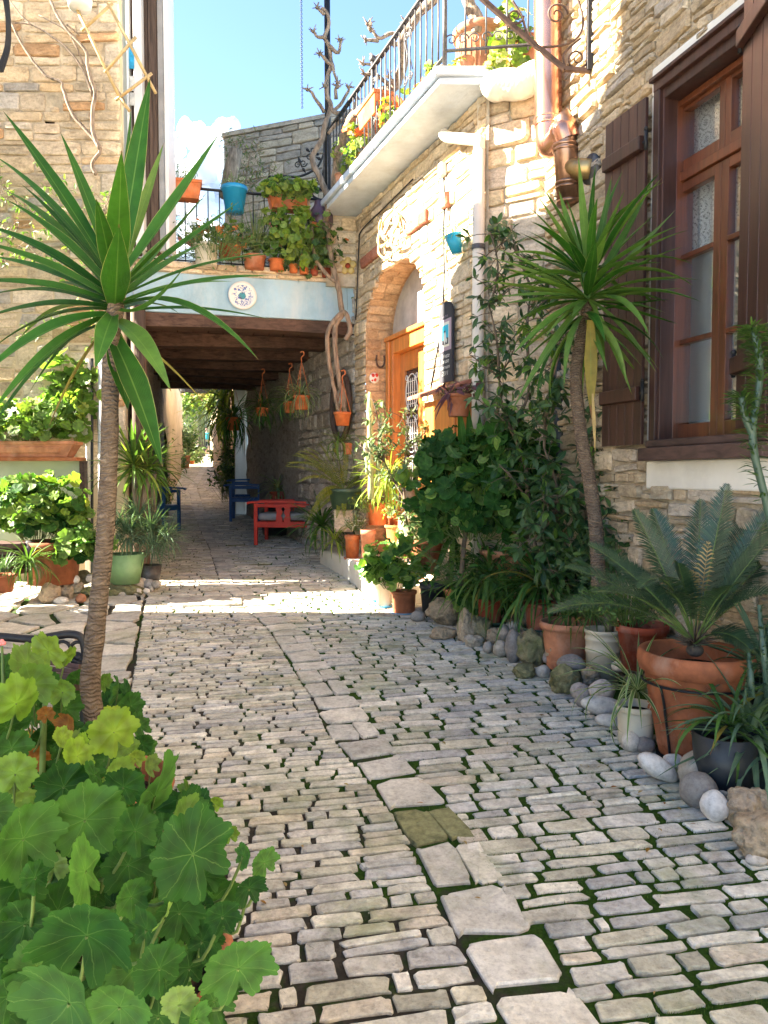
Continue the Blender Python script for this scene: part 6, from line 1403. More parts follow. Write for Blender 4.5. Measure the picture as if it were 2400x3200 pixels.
# crate, cactus bowl, drooping grass lily
c = at(30, 1790, 7.1); cr_ = thing('wooden_crate', 'weathered wooden crate left of the broad clay pot', 'crate', tuple(c))
for i in range(5):
    mb = MB(); z = c.z + .03 + i * .058; mb.box((c.x - .1, c.y, z), (.55, .3, .048)); mb.build('board', m_sill, cr_, bevel=.004)
c = at(5, 1850, 6.8); p = potted('small dark agave in a clay bowl at the left edge', c, .13, .09, at(5, 1795, 6.8).z - c.z, m_ter); strap_plant(p, at(5, 1790, 6.8), 30, .22, [l_aloe], 0, [blade_var(.12, .2, .5, 6, .8, .2)], 85, 20, 63)
c = at(90, 1870, 6.9); p = thing('grass_lily', 'drooping tuft of striped grass leaves on the flagstones', 'plant', (c.x, c.y, zg(c.y))); strap_plant(p, at(88, 1755, 6.9), 90, .40, [l_spiderd, l_yold, l_aloe], 70, BL_SPI, 75, -40, 64)
c = at(80, 1740, 7.0); mb = MB(); mb.tube([at(70, 1750, 7.0), at(100, 1700, 7.1)], [.03, .06], 10); tag(mb.build('zinc_funnel', m_irong, None, True), 'grey tilted metal can beside the wooden crate', 'can')
# greenish board with frame and long planter box on it
c0, c1 = at(-60, 1440, 7.9), at(252, 1440, 7.9); cz = at(0, 1540, 7.9).z
mb = MB(); mb.box(((c0.x + c1.x) / 2, 7.95, (c0.z + cz - .7) / 2), (c1.x - c0.x, .05, c0.z - cz + .7)); bd = mb.build('display_board', plain('greenish white board', (.42, .46, .36), .7, var=.08, scale=3), None); tag(bd, 'pale green framed board against the left wall under the planter box', 'board')
mb = MB(); mb.box((c1.x + .02, 7.92, (c0.z + cz - .7) / 2), (.05, .09, c0.z - cz + .7)); mb.build('frame', m_sill, bd)
mb = MB(); mb.box(((c0.x + c1.x) / 2, 7.85, c0.z + .015), (c1.x - c0.x + .06, .25, .035)); mb.build('shelf', m_ter, bd)
bx = thing('planter_box', 'long orange plastic planter box with leafy geraniums on the left shelf', 'planter', ((c0.x + c1.x) / 2, 7.85, c0.z + .035)); boxpot(bx, ((c0.x + c1.x) / 2, 7.85, c0.z + .035), c1.x - c0.x - .02, .22, .16, m_ter2, 0)
bush(bx, at(90, 1330, 7.85), (.52, .22, .26), 380, (.035, .07), [l_gerl, l_gery, l_grey], (5, 2, 1), 220, RD_MID, 65, True, (.3, 1.08), -.5, .3)
bush(bx, at(215, 1290, 7.9), (.18, .16, .20), 90, (.04, .06), [l_gerl, l_lemon], (2, 1), 0, RD_MID, 66)
cl_ = thing('climbing_squash', 'large leaved climber on the wall above the orange planter box', 'plant', tuple(at(230, 1500, 8.1)))
bush(cl_, at(215, 1240, 8.1), (.34, .12, .5), 110, (.07, .12), [l_gerl], None, 70, RD_MID, 67, True, (.3, 1.0), -.9, .5)
for (px, r, m, lb) in ((276, .028, m_pvc, 'thin cream pipe left of the yucca trunk'), (318, .04, m_pvcw, 'thick white downpipe behind the yucca trunk'), (288, .014, m_black, 'black cable conduit between the two left pipes')):
    mb = MB(); mb.tube([at(px, 1120, 8.16), at(px, 1790, 8.16)], r, 10); tag(mb.build('wall_pipe', m, None, True), lb, 'pipe')
mb = MB()
for k in (0, 1): mb.tube(spline([at(60 + k * 14, 1500, 7.6), at(45 + k * 10, 1400, 7.6), at(25 + k * 8, 1330, 7.6)], 4), .008, 6)
# airy white-flowered climber on the tower
wc = thing('wall_climber', 'airy small leaved climber on the tower wall behind the left yucca', 'climber', tuple(at(300, 1150, 8.15)))
T_ = lambda x, y: at(x, y, 8.12)
shrub(wc, [(T_(330, 1140), T_(300, 900), .014), (T_(300, 900), T_(240, 700), .01), (T_(240, 700), T_(150, 560), .007), (T_(300, 900), T_(330, 640), .01), (T_(240, 760), T_(60, 640), .008), (T_(60, 640), T_(0, 560), .006), (T_(300, 900), T_(120, 800), .008), (T_(120, 800), T_(20, 720), .006), (T_(330, 700), T_(360, 600), .006), (T_(60, 700), T_(10, 820), .005), (T_(250, 1000), T_(80, 1050), .006)],
      900, (.04, .075), [l_gerl, l_grey, l_lemon], 71, 220, LF, .16, 4, m_bark2)
vi = thing('bare_vine', 'bare grey vine stems trained over the tower stones', 'vine', tuple(at(300, 560, 8.2)))
V_ = lambda x, y: at(x, y, 8.2)
K = .482
for P, r in ((((620, 1130), (600, 1060), (650, 970), (570, 860), (470, 740), (410, 580), (400, 530), (300, 490), (210, 390), (110, 230), (50, 90)), .02), (((650, 970), (600, 850), (605, 700), (615, 600), (570, 450), (560, 350), (500, 260), (420, 180), (350, 60), (310, -40)), .024), (((600, 620), (540, 460), (450, 330), (330, 230), (200, 160), (60, 150)), .014), (((600, 560), (470, 250), (400, 180), (250, 100)), .01), (((430, 160), (520, 230)), .01), (((820, 700), (800, 640), (700, 480)), .01), (((200, 160), (120, 80), (60, -10)), .008)):
    mb = MB(); Q = spline([V_(x * K, y * K) for x, y in P], 4); Q = [q + V((.012 * noise.noise(q * 9), 0, .012 * noise.noise(q * 9 + V((5, 0, 0))))) for q in Q]; mb.tube(Q, [r * 1.05 * (1 - .5 * i / len(Q)) for i in range(len(Q))], 8); mb.build('stem', m_bark2, vi, True)
tl = thing('bamboo_trellis', 'slanting bamboo lattice fixed on the tower corner', 'trellis', tuple(at(300, 200, 8.1)))
m_bam = plain('yellow bamboo cane', (.52, .36, .16), .5, var=.2, scale=12, bstr=.3)
for (a, b, c, d) in ((460, -20, 780, 640), (700, 20, 1010, 605), (530, 200, 730, 20), (680, 470, 880, 240), (750, 650, 985, 475), (780, 640, 840, 720)):
    mb = MB(); mb.tube([at(a * K, b * K, 8.02), at(c * K, d * K, 8.02)], .016, 8); mb.build('cane', m_bam, tl, True)
mb = MB(); mb.lathe([(.001, 0), (.11, .01), (.12, .1), (.09, .2), (.001, .22)], 20, Matrix.Translation(at(250, 30, 8.0))); tag(mb.build('lamp_globe', m_pvcw, None, True), 'white globe lamp bottom hanging by the bamboo lattice', 'lamp')
mb = MB()
for k in range(4): mb.tube(spline([at(8 + k * 5, -30, 4.0), at(22 + k * 3, 60, 4.0), at(18 + k * 4, 150, 4.02), at(-10 + k * 6, 225, 4.0)], 6), .008 - .001 * k, 6)
tag(mb.build('cable_loops', m_iron, None, True), 'black looping cables hanging in at the upper left corner', 'cable')
# ------------------------------------------------------------------ fittings on the arch house and the window house
# cream downpipe with elbow
dpp = thing('downpipe', 'cream plastic downpipe with elbow between arch wall and return wall', 'pipe', tuple(on(1500, 1400, ARC, .06)))
e = lambda x, y, o=.07: on(x, y, ARC, o)
mb = MB(); top = at(1497, 445, 6.12); mb.tube([V((top.x, top.y, top.z - .06)), V((top.x, top.y, .5))], .047, 14); mb.build('pipe', m_pvc, dpp, True)
mb = MB(); a = at(1385, 418, 6.55); P = spline([a, a + V((.03, -.05, -.05)), at(1420, 432, 6.4), at(1470, 436, 6.2), V((top.x, top.y, top.z + .01)), V((top.x, top.y, top.z - .08))], 6); mb.tube(P, .044, 14); mb.build('elbow', m_pvc, dpp, True)
for z in (3.3, 2.2, 1.2): mb = MB(); mb.lathe([(.052, -.02), (.052, .02), (.047, .02)], 16, Matrix.Translation((top.x, top.y, z))); mb.build('clamp', m_irong, dpp, True)
# copper flue with elbow, darker lower section, wall collar
m_copper = plain('copper', (.62, .30, .20), .25, .92, var=.15, scale=5, bstr=.05, dirt=((.25, .13, .09), .4, (3, 3, .3))); m_cop2 = plain('heat stained copper', (.36, .20, .13), .3, .9, var=.5, scale=5, strat=(1, 1, .6), bstr=.1)
fl = thing('copper_flue', 'shiny copper flue pipe with elbow at the house corner', 'flue', tuple(at(1710, 400, 5.66)))
Yf = 5.62; a0, a1 = at(1710, -60, Yf), at(1714, 385, Yf); rf_ = 42 * Yf / F * .98
mb = MB(); mb.tube([a0, a1], rf_, 24, False); mb.build('pipe', m_copper, fl, True)
mb = MB(); P = spline([a1, at(1716, 440, Yf), at(1728, 452, Yf - .02), at(1752, 430, Yf - .1), at(1760, 410, Yf - .14), at(1770, 440, Yf - .14)], 8); mb.tube(P, rf_ * .98, 24, False); mb.build('elbow', m_copper, fl, True)
b0, b1 = at(1762, 405, Yf - .14), at(1779, 640, Yf - .14); mb = MB(); mb.tube([at(1745, 385, Yf - .12), at(1757, 378, Yf - .14), at(1766, 395, Yf - .14), b0.lerp(b1, .15), b1], [rf_ * .6, rf_ * .85, rf_ * .9, rf_ * .84, rf_ * .86], 24, True); mb.build('lower_pipe', m_cop2, fl, True)
for t in (.22, .28, .72, .78, .97): 
    q = b0.lerp(b1, t); mb = MB(); mb.lathe([(rf_ * .86, -.012), (rf_ * .93, -.006), (rf_ * .93, .006), (rf_ * .86, .012)], 24, Matrix.Translation(q)); mb.build('band', m_cop2, fl, True)
for y in (372, 392): q = at(1713, y, Yf); mb = MB(); mb.lathe([(rf_, -.006), (rf_ * 1.05, 0), (rf_, .006)], 24, Matrix.Translation(q)); mb.build('band', m_copper, fl, True)
mb = MB(); q = b0.lerp(b1, .52); w_ = on(1855, 530, WIN, .0); mb.tube([q, w_], .07, 18); mb.build('branch', plain('brass sleeve', (.50, .33, .14), .4, .8, var=.3), fl, True)
mb = MB(); mb.tube([w_ + nW * .002, w_ + nW * .03], .10, 20); mb.build('collar', m_irong, fl, True)
mb = MB(); mb.tube([at(1762, -60, 5.78), at(1762, 385, 5.78)], .036, 14); tag(mb.build('gas_pipe', m_pvc, None, True), 'slim cream pipe running beside the copper flue', 'pipe')
# iron bracket, top right
br = thing('iron_bracket', 'dark wrought iron scroll bracket projecting from the window house', 'bracket', tuple(on(1845, 215, WIN, .03)))
wb = on(1842, 222, WIN, .03); top_ = V((wb.x, wb.y, wb.z + .9)); 
mb = MB(); mb.beam(V((wb.x, wb.y, wb.z)), top_, .04, .05, (0, 1, 0)); mb.build('wall_bar', m_iron, br, bevel=.004)
out = lambda px, py, Y: at(px, py, Y)
Yb2 = wb.y
mb = MB(); P = [at(1845, 222, Yb2), at(1765, 215, Yb2 - .0), at(1690, 155, Yb2), at(1600, 80, Yb2), at(1500, -10, Yb2)]
for a, b in zip(P, P[1:]): mb.beam(a, b, .03, .03, (0, 1, 0))
mb.build('stay', m_rust, br, bevel=.003)
ax_, az_ = V((1, 0, 0)), V((0, 0, 1))
for (x, y, r, sg, tn) in ((1740, 45, 34, 1, 1.5), (1803, 183, 34, -1, 1.5), (1610, 50, 26, -1, 1.4)):
    mb = MB(); scroll(mb, at(x, y, Yb2), ax_, az_, r * Yb2 / F, tn, 26, .008, sg); mb.build('scroll', m_rust, br, True)
for P in (((1800, -20), (1822, 60), (1810, 110), (1765, 140), (1695, 148)), ((1600, 0), (1630, 50), (1650, 110), (1690, 150)), ((1765, 205), (1762, 170), (1790, 140), (1815, 120))):
    mb = MB(); mb.tube(spline([at(x, y, Yb2) for x, y in P], 6), .008, 6); mb.build('bar', m_rust, br, True)
# wall objects on the arch wall
def flat_disc(mb, c, r, d, n=24, th=.012):
    M = basis(uA, Z, nA, c); mb.lathe([(.001, th), (r * .96, th), (r, th * .4), (r, 0)], n, M)
bs = thing('house_board', 'arched dark signboard with cat picture and chalk lettering beside the door', 'sign', tuple(on(1412, 1080, ARC, .02)))
# board in wall coordinates: near the cupboard
s0, s1 = on(1388, 1100, ARC, .02), on(1430, 1100, ARC, .02); sw = (s0 - s1).dot(uA); sc0 = (s0 + s1) / 2
zt0, zb0 = on(1409, 962, ARC, .02).z, on(1409, 1195, ARC, .02).z
def PS(u, z, d=0): return V((sc0.x, sc0.y, 0)) - uA * u + Z * z + nA * (d + .03)     # u to the right as seen
m_chalkb = plain('dark slate board', (.028, .028, .036), .7, var=.1); m_mauve = plain('mauve picture mat', (.36, .27, .33), .7, var=.06); m_sky2 = plain('turquoise print', (.03, .42, .60), .6, var=.05)
mb = MB(); hw = sw / 2; pts = [(hw, zb0), (hw, zt0 - hw * .55)] + [(hw * cos(t), zt0 - hw * .55 + hw * .55 * 1.7 * sin(t)) for t in [pi * i / 12 for i in range(1, 12)]] + [(-hw, zt0 - hw * .55), (-hw, zb0)]
n = len(pts); mb.add([PS(x, z, .0) for x, z in pts] + [PS(x, z, .02) for x, z in pts], [tuple(reversed(range(n))), tuple(range(n, 2 * n))] + [(i, (i + 1) % n, n + (i + 1) % n, n + i) for i in range(n)]); mb.build('board', m_chalkb, bs)
HT = zt0 - zb0
def srect(mb, u0, u1, z0, z1, d): mb.add([PS(u0 * hw, zb0 + z0 * HT, d), PS(u1 * hw, zb0 + z0 * HT, d), PS(u1 * hw, zb0 + z1 * HT, d), PS(u0 * hw, zb0 + z1 * HT, d)], [(0, 1, 2, 3)])
mb = MB(); srect(mb, -.88, .88, .42, .84, .0225); mb.build('picture_mat', m_mauve, bs)
mb = MB(); srect(mb, -.62, .62, .47, .80, .0245); mb.build('picture_border', m_white, bs)
mb = MB(); srect(mb, -.52, .52, .50, .76, .0265); pic = mb.build('picture', m_sky2, bs)
def shp(pts_, m, nm, d):
    mb = MB(); mb.add([PS(x * hw, zb0 + z * HT, d) for x, z in pts_], [tuple(range(len(pts_)))]); mb.build(nm, m, bs)
m_wcat = plain('white print', (.66, .66, .62), .7, var=.05); m_dk = plain('dark grey print', (.06, .055, .07), .7, var=.1)
shp([(-.52, .50), (.52, .50), (.52, .58), (.3, .59), (.1, .555), (-.15, .56), (-.52, .575)], m_dk, 'picture_ground', .0275)
shp([(-.12, .665), (-.14, .69), (-.08, .68), (.06, .685), (.12, .70), (.13, .665), (.2, .62), (.22, .56), (.12, .53), (-.12, .53), (-.2, .56), (-.18, .62)], m_wcat, 'picture_cat', .0285)
shp([(-.12, .665), (-.14, .69), (-.08, .68), (.06, .685), (.12, .70), (.13, .665), (.06, .655), (0, .672), (-.06, .655)], m_dk, 'picture_cat_cap', .0295)
shp([(.2, .52), (.32, .52), (.36, .56), (.3, .585), (.22, .56)], m_wcat, 'picture_kitten', .0285); shp([(-.1, .505), (.1, .505), (.05, .53), (-.05, .53)], m_wcat, 'picture_kitten', .0295)
for (txt, z, h, m) in (('Private', .325, .085, m_wcat), ('house', .255, .085, m_wcat), ('saomaani', .18, .07, m_wcat), ('2011', .09, .085, m_wcat), ('ANTHIS', .865, .04, m_mauve)):
    cu = bpy.data.curves.new('lettering', 'FONT'); cu.body = txt; cu.size = 1; cu.align_x = 'CENTER'; cu.extrude = 0; cu.shear = .25; o = bpy.data.objects.new('lettering', cu); COL.objects.link(o)
    bpy.context.view_layer.update(); w_ = o.dimensions.x; me = bpy.data.meshes.new_from_object(o); bpy.data.objects.remove(o); me.materials.clear(); me.materials.append(m)
    k = h * HT; sx = min(1.65 * hw / w_, k * 1.1) if txt != 'ANTHIS' else .8 * hw / w_
    M = basis(-uA * sx, Z * k, nA, PS(0, zb0 + z * HT, .024)); 
    for v_ in me.vertices: v_.co = M @ (v_.co + V((0, 0, 0)))
    link('lettering', me, bs)
# meter cupboard with little tiled roof and purple trailing pot
cu0, cu1 = on(1366, 1300, ARC, 0), on(1480, 1300, ARC, 0); mc = thing('meter_cupboard', 'orange wooden cupboard under a rough clay tile ledge', 'cupboard', tuple((cu0 + cu1) / 2))
def PU(t, z, d): return cu0.lerp(cu1, t) * 1 + nA * d + Z * (z - cu0.lerp(cu1, t).z)
zc1, zc0 = on(1400, 1245, ARC, .1).z, 1.3
mb = MB(); mb.hexa([PU(0, zc0, 0), PU(1, zc0, 0), PU(1, zc1, 0), PU(0, zc1, 0)], [PU(0, zc0, .13), PU(1, zc0, .13), PU(1, zc1, .13), PU(0, zc1, .13)]); mb.build('body', m_door, mc, bevel=.004)
mb = MB(); mb.hexa([PU(.08, zc0 + .05, .13), PU(.92, zc0 + .05, .13), PU(.92, zc1 - .05, .13), PU(.08, zc1 - .05, .13)], [PU(.08, zc0 + .05, .145), PU(.92, zc0 + .05, .145), PU(.92, zc1 - .05, .145), PU(.08, zc1 - .05, .145)]); mb.build('door', m_door, mc, bevel=.004)
for i in range(7):
    t0, t1 = -.12 + i * .18, -.12 + (i + 1) * .18 - .01; mb = MB(); z = zc1 + .02
    mb.hexa([PU(t0, z + .09, -.01), PU(t1, z + .09, -.01), PU(t1, z + .13, -.01), PU(t0, z + .13, -.01)], [PU(t0, z, .26), PU(t1, z, .26), PU(t1, z + .03, .26), PU(t0, z + .03, .26)]); mb.build('tile', m_brick, mc, bevel=.006)
q = on(1432, 1310, ARC, .30); pp_ = thing('potted_plant', 'brown clay pot with purple trailing leaves hung before the orange cupboard', 'potted plant', tuple(q)); qb = at(1432, 1302, q.y); pot(pp_, qb, .10, .075, at(1432, 1232, q.y).z - qb.z, m_ter)
bush(pp_, at(1432, 1222, q.y), (.16, .12, .07), 50, (.05, .09), [l_purple], None, 0, LF, 81, True, (.5, 1.2), -.6)
for k in range(7):
    a = at(1420 - k * 3, 1225, q.y - .05); b = at(1378 - 5 * k + rr.uniform(-20, 30), 1290 + rr.uniform(-30, 30), q.y - .08); v, f, u = blade_between(a, b, .02, .15, .3, 7); link('trailing_stem', new_mesh('trailing_stem', v, f, [l_purple], True, u), pp_)
# horseshoe, mask plaque on the far jamb
jn = uA * -1      # jamb faces back towards the camera
def PJ(px, py): # point on the far jamb plane
    c = PA(UL, 0); d = ray(px, py); t = (c - EYE).dot(uA) / d.dot(uA); return EYE + d * t - uA * .02
mb = MB(); c = PJ(1187, 1128); mb.tube([c + nA * (-.05 * cos(t)) * -1 + Z * (.065 * sin(t)) - Z * 0 for t in [pi + .0 + pi * i / 14 for i in range(15)]] , .011, 6)
P = [c + nA * .045 + Z * .06, c + nA * .05, c + nA * .035 - Z * .055, c - Z * .075, c - nA * .035 - Z * .055, c - nA * .05, c - nA * .045 + Z * .06]; mb = MB(); mb.tube(spline(P, 4), .011, 6); tag(mb.build('horseshoe', m_rust, None, True), 'rusty horseshoe nailed on the ochre arch jamb', 'horseshoe')
c = PJ(1168, 1182); pl = thing('wall_plaque', 'small round red and white ceramic face under the horseshoe', 'plaque', tuple(c)); mb = MB(); M = basis(nA, Z, jn, c); mb.lathe([(.001, .02), (.05, .012), (.06, 0)], 20, M); mb.build('disc', m_white, pl, True)
for (x, z, r) in ((-.02, .03, .022), (.022, .028, .022), (0, -.02, .02), (.03, -.03, .012)): mb = MB(); mb.ball(c + nA * x + Z * z + jn * .014, r, 8, 5, (1, .4, 1)); mb.build('glaze_spot', m_redp, pl, True)
# dried gourd strips wreath over the arch
wr = thing('dried_pod_bundle', 'curled dry tan pod strips hanging above the arch', 'decoration', tuple(on(1230, 730, ARC, .05))); m_pod = plain('dry tan pod', (.52, .38, .17), .6, var=.3, scale=10)
K5 = .3617
for P, w in ((((640, 150), (560, 240), (540, 330), (560, 400), (600, 350)), .05), (((650, 150), (690, 250), (640, 350), (620, 440), (660, 490), (720, 430), (730, 300), (700, 180)), .045), (((530, 330), (510, 420), (540, 470), (600, 420)), .05), (((520, 430), (515, 520), (560, 570), (620, 560)), .03), (((660, 160), (650, 260), (690, 330), (680, 420)), .06), (((620, 160), (530, 260), (520, 350)), .03)):
    Q = spline([on(1000 + x * K5, 600 + y * K5, ARC, .05 + .03 * (i % 2)) for i, (x, y) in enumerate(P)], 5); mb = MB()
    for i, q in enumerate(Q):
        d = (Q[min(i + 1, len(Q) - 1)] - Q[max(i - 1, 0)]).normalized(); s_ = d.cross(nA).normalized(); k = w * (.5 + .5 * sin(pi * (i + .5) / len(Q))) * .8
        mb.v += [tuple(q - s_ * k * .5 + nA * .01), tuple(q + s_ * k * .5 + nA * .02)]; mb.uv += [(0, 0)] * 2
        if i: j = 2 * i; mb.f.append((j - 2, j - 1, j + 1, j))
    o = mb.build('pod_strip', m_pod, wr, True); so_ = o.modifiers.new('s', 'SOLIDIFY'); so_.thickness = .008
# turquoise hanging pot
q = on(1424, 760, ARC, .10); tp = thing('wall_pot', 'turquoise metal pot with spider plant hung on the sunny wall', 'potted plant', tuple(q)); qb = at(1428, 792, q.y); M = Matrix.Translation(qb) @ Matrix.Rotation(-.22, 4, 'Y')
mb = MB(); mb.lathe([(.001, 0), (.042, 0), (.072, .155), (.066, .155), (.05, .06)], 24, M); mb.build('pot', m_tealp, tp, True)
strap_plant(tp, at(1420, 735, q.y), 34, .26, [l_spider, l_lemon], 30, BL_SPI, 80, -30, 83)
# yellow ceramic flower, painted sprig, decorated plate
q = dz(1085, 830); pf = thing('ceramic_flower', 'yellow ceramic flower on the pier beside the vine', 'decoration', tuple(q)); q = V((q.x, C0.y - .08, q.z)); q = at(1087, 831, C0.y - .05); m_yel = plain('yellow glaze', (.50, .36, .12), .4, var=.15)
for i in range(5): a = pi / 2 + i * 2 * pi / 5; mb = MB(); mb.ball(q + V((.062 * cos(a), 0, .062 * sin(a))), .042, 12, 7, (1, .4, 1)); mb.build('petal', m_yel, pf, True)
mb = MB(); mb.ball(q - V((0, .015, 0)), .03, 12, 7, (1, .5, 1)); mb.build('centre', m_terred, pf, True)
q = dz(757, 925, .02); plt = thing('painted_plate', 'round white plate with blue pattern on the blue parapet', 'plate', tuple(q)); M = basis(uD, Z, nD, q + nD * .004); rp = .158
def platem():
    t = NT('blue patterned plate'); tc = t.n('TexCoord').outputs['UV']; sx = t.n('SeparateXYZ'); t.l(tc, sx.inputs[0]); r = sx.outputs[1]
    v = t.n('TexVoronoi'); v.inputs['Scale'].default_value = 26; t.l(t.pos(), v.inputs['Vector']); nz = t.noise(t.pos(), 34, 4, .6, 1.2)
    k = t.math('MULTIPLY', t.math('GREATER_THAN', nz, .53), t.ramp(r, [(.30, 1.0), (.72, 1.0), (.78, 0.0)], 'LINEAR'))
    c = t.mix(k, (.66, .64, .60), (.04, .09, .32)); c = t.mix(t.ramp(r, [(.24, 1.0), (.27, 0.0)]), c, t.mix(t.math('GREATER_THAN', nz, .5), (.02, .20, .22), (.05, .07, .10)))
    return t.done(t.bsdf(c, .25, 0, spec=.6))
mb = MB(); prof = [(.001, .006, 0), (rp * .25, .006, .25), (rp * .6, .008, .6), (rp * .8, .02, .8), (rp, .032, 1), (rp * .99, .026, 1), (rp * .7, .0, 1)]
for (r, z, v_) in prof:
    for j in range(40): a = 2 * pi * j / 40; mb.v.append(tuple(M @ V((r * cos(a), r * sin(a), z)))); mb.uv.append((j / 40, v_))
for i in range(len(prof) - 1):
    for j in range(40): q_ = (j + 1) % 40; mb.f.append((i * 40 + j, i * 40 + q_, (i + 1) * 40 + q_, (i + 1) * 40 + j))
mb.build('dish', platem(), plt, True, uv=True)
q0 = dz(1085, 968, .006); sprig = thing('iron_sprig', 'green metal leaf sprig on the blue wall beside the vine', 'decoration', tuple(q0)); mb = MB(); mb.tube([dz(1086, 968, .012), dz(1084, 900, .012), dz(1082, 872, .012)], .004, 5); mb.build('stem', m_gpot, sprig)
for (x, y, sx_) in ((1076, 893, -1), (1094, 888, 1), (1078, 875, -1), (1073, 940, -1), (1095, 934, 1), (1086, 870, .3)):
    p0 = dz(x, y, .014); xx, yy_, zz = frame(V((sx_, 0, .5)), nD); pc = new_mesh('leaf', [tuple(basis(xx * .05, yy_ * .05, zz * .05, p0) @ V(v)) for v in LF[0][0]], LF[0][1], l_ficus, True, LF[0][2]); link('leaf', pc, sprig)
# cables and electric box
bxp = on(1382, 530, ARC, .04); eb = thing('junction_box', 'cream electric junction box under the balcony', 'box', tuple(bxp)); M = basis(uA, Z, nA, bxp); mb = MB(); mb.box((0, 0, 0), (.075, .11, .05), M); mb.build('case', m_pvc, eb, bevel=.006)
for P, lb, m, r in ((((1385, 555), (1390, 620), (1386, 720), (1388, 850), (1384, 950), (1378, 1030), (1368, 1090), (1352, 1180), (1346, 1215)), 'dark cable sagging from the junction box past the signboard', m_iron, .008), (((1394, 555), (1397, 640), (1392, 760), (1394, 860)), 'thin cream cable beside the dark sagging cable', m_pvc, .005), (((1112, 1000), (1118, 850), (1122, 760), (1130, 720), (1200, 650), (1290, 560)), 'black cable along the arch wall corner under the balcony', m_iron, .007), (((1476, 950), (1477, 1060), (1478, 1200)), 'black cable between signboard and downpipe', m_iron, .007)):
    mb = MB(); mb.tube(spline([on(x, y, ARC, .03) for x, y in P], 5), r, 6); tag(mb.build('cable', m, None, True), lb, 'cable')
# black post, chain, hanging wires
pst = thing('iron_post', 'tall black iron post rising from the bridge terrace corner', 'post', tuple(at(1024, 640, 9.0)))
mb = MB(); a, b = at(1022, -40, 9.0), at(1026, 660, 9.0); mb.tube([a, b], .035, 12); mb.build('shaft', m_iron, pst, True)
ch = thing('hanging_chain', 'thin black chain hanging free against the blue sky', 'chain', tuple(at(942, 335, 7.0))); ca_, cb_ = at(941, -30, 7.0), at(944, 338, 7.0)
mb = MB(); n = 58
for i in range(n):
    c = ca_.lerp(cb_, (i + .5) / n); L = (cb_ - ca_).length / n * .62; ax = V((1, 0, 0)) if i % 2 else V((0, 1, 0)); mb.tube([c + ax * (.0085 * cos(t)) + Z * (L * sin(t)) for t in [2 * pi * j / 8 for j in range(9)]], .0028, 4, False)
mb.build('chain_link', m_iron, ch, True, 'stuff')
# gnarled vine
vn = thing('grape_vine', 'old gnarled bare vine climbing the post and winding along the balcony railing', 'vine', tuple(at(1075, 1290, 8.7)))
def vine(P, r0, r1, Ys, nm='branch', k=6, kn=.2):
    Q = spline([at(x, y, Ys[0] + (Ys[1] - Ys[0]) * i / (len(P) - 1)) for i, (x, y) in enumerate(P)], k); Q = [q + V((noise.noise(q * 7), noise.noise(q * 7 + V((3, 0, 0))), noise.noise(q * 7 + V((0, 3, 0))))) * .018 for q in Q]
    mb = MB(); mb.tube(Q, [(r0 + (r1 - r0) * i / (len(Q) - 1)) * (1 + kn * noise.noise(Q[i] * 16)) for i in range(len(Q))], 9); mb.build(nm, m_bark2, vn, True); return Q
K2 = .482
z2 = lambda P: [(800 + x * K2, y * K2) for x, y in P]
vine([(1078, 1290), (1070, 1230), (1058, 1180), (1045, 1090), (1050, 1010), (1068, 980), (1060, 920), (1045, 850), (1030, 780), (1018, 690)], .028, .034, (8.75, 8.85), 'trunk')
vine([(1062, 1290), (1040, 1200), (1022, 1080), (1038, 1010), (1075, 975), (1095, 1030), (1080, 1060)], .022, .03, (8.75, 8.8), 'trunk')
vine([(1050, 880), (1010, 850), (985, 800), (975, 740), (968, 650), (960, 610)], .022, .014, (8.8, 8.7))
vine(z2([(450, 1440), (470, 1290), (440, 1200), (380, 1080), (370, 1010), (430, 900), (450, 800), (490, 700), (460, 620), (460, 500), (490, 420), (470, 300), (440, 240), (470, 150), (460, 80), (430, 50)]), .035, .018, (8.8, 8.9), 'trunk')
vine(z2([(520, 1230), (530, 1050), (545, 950), (580, 860), (620, 780), (700, 700), (800, 610), (900, 550), (940, 480), (960, 380), (950, 260), (1010, 170), (1080, 60), (1170, -20)]), .055, .04, (8.7, 6.7), 'trunk')
vine(z2([(620, 780), (560, 740), (500, 720), (480, 650)]), .03, .016, (8.6, 8.7)); vine(z2([(620, 780), (540, 790), (470, 870)]), .028, .02, (8.6, 8.7))
vine([(1460, -20), (1475, 30), (1490, 70), (1490, 110)], .05, .055, (6.35, 6.35), 'trunk')
stubs = [((470, 300), (540, 340), (550, 270), (540, 260)), ((450, 240), (400, 240), (370, 200)), ((440, 100), (420, 70), (400, 40)), ((490, 420), (430, 370), (410, 350)), ((460, 500), (440, 560)), ((445, 730), (380, 640), (360, 600), (330, 580)), ((490, 400), (530, 540)), ((500, 720), (560, 660), (600, 590), (600, 560)), ((520, 640), (515, 580), (530, 560)), ((870, 550), (780, 490), (700, 480)), ((780, 490), (750, 420), (690, 410)), ((760, 430), (770, 370)), ((940, 240), (870, 210), (790, 250), (740, 190)), ((750, 200), (730, 150)), ((790, 255), (710, 260)), ((910, 290), (880, 290)), ((960, 200), (970, 140)), ((620, 780), (650, 640)), ((900, 540), (860, 500))]
for s_ in stubs:
    x0 = s_[0][0]; y = 8.85 if x0 < 520 else 8.7 - (x0 - 520) * 1.9 / 640; Q = vine(z2(s_), .022, .012, (y, y - .05), k=4)
    mb = MB()
    for _ in range(9):
        d = V((rr.uniform(-1, 1), rr.uniform(-1, 1), rr.uniform(-.3, 1))).normalized(); mb.tube([Q[-1] - d * .02, Q[-1] + d * rr.uniform(.03, .08)], [.010, .004], 5)
    mb.build('spur', m_bark2, vn, True, 'stuff')
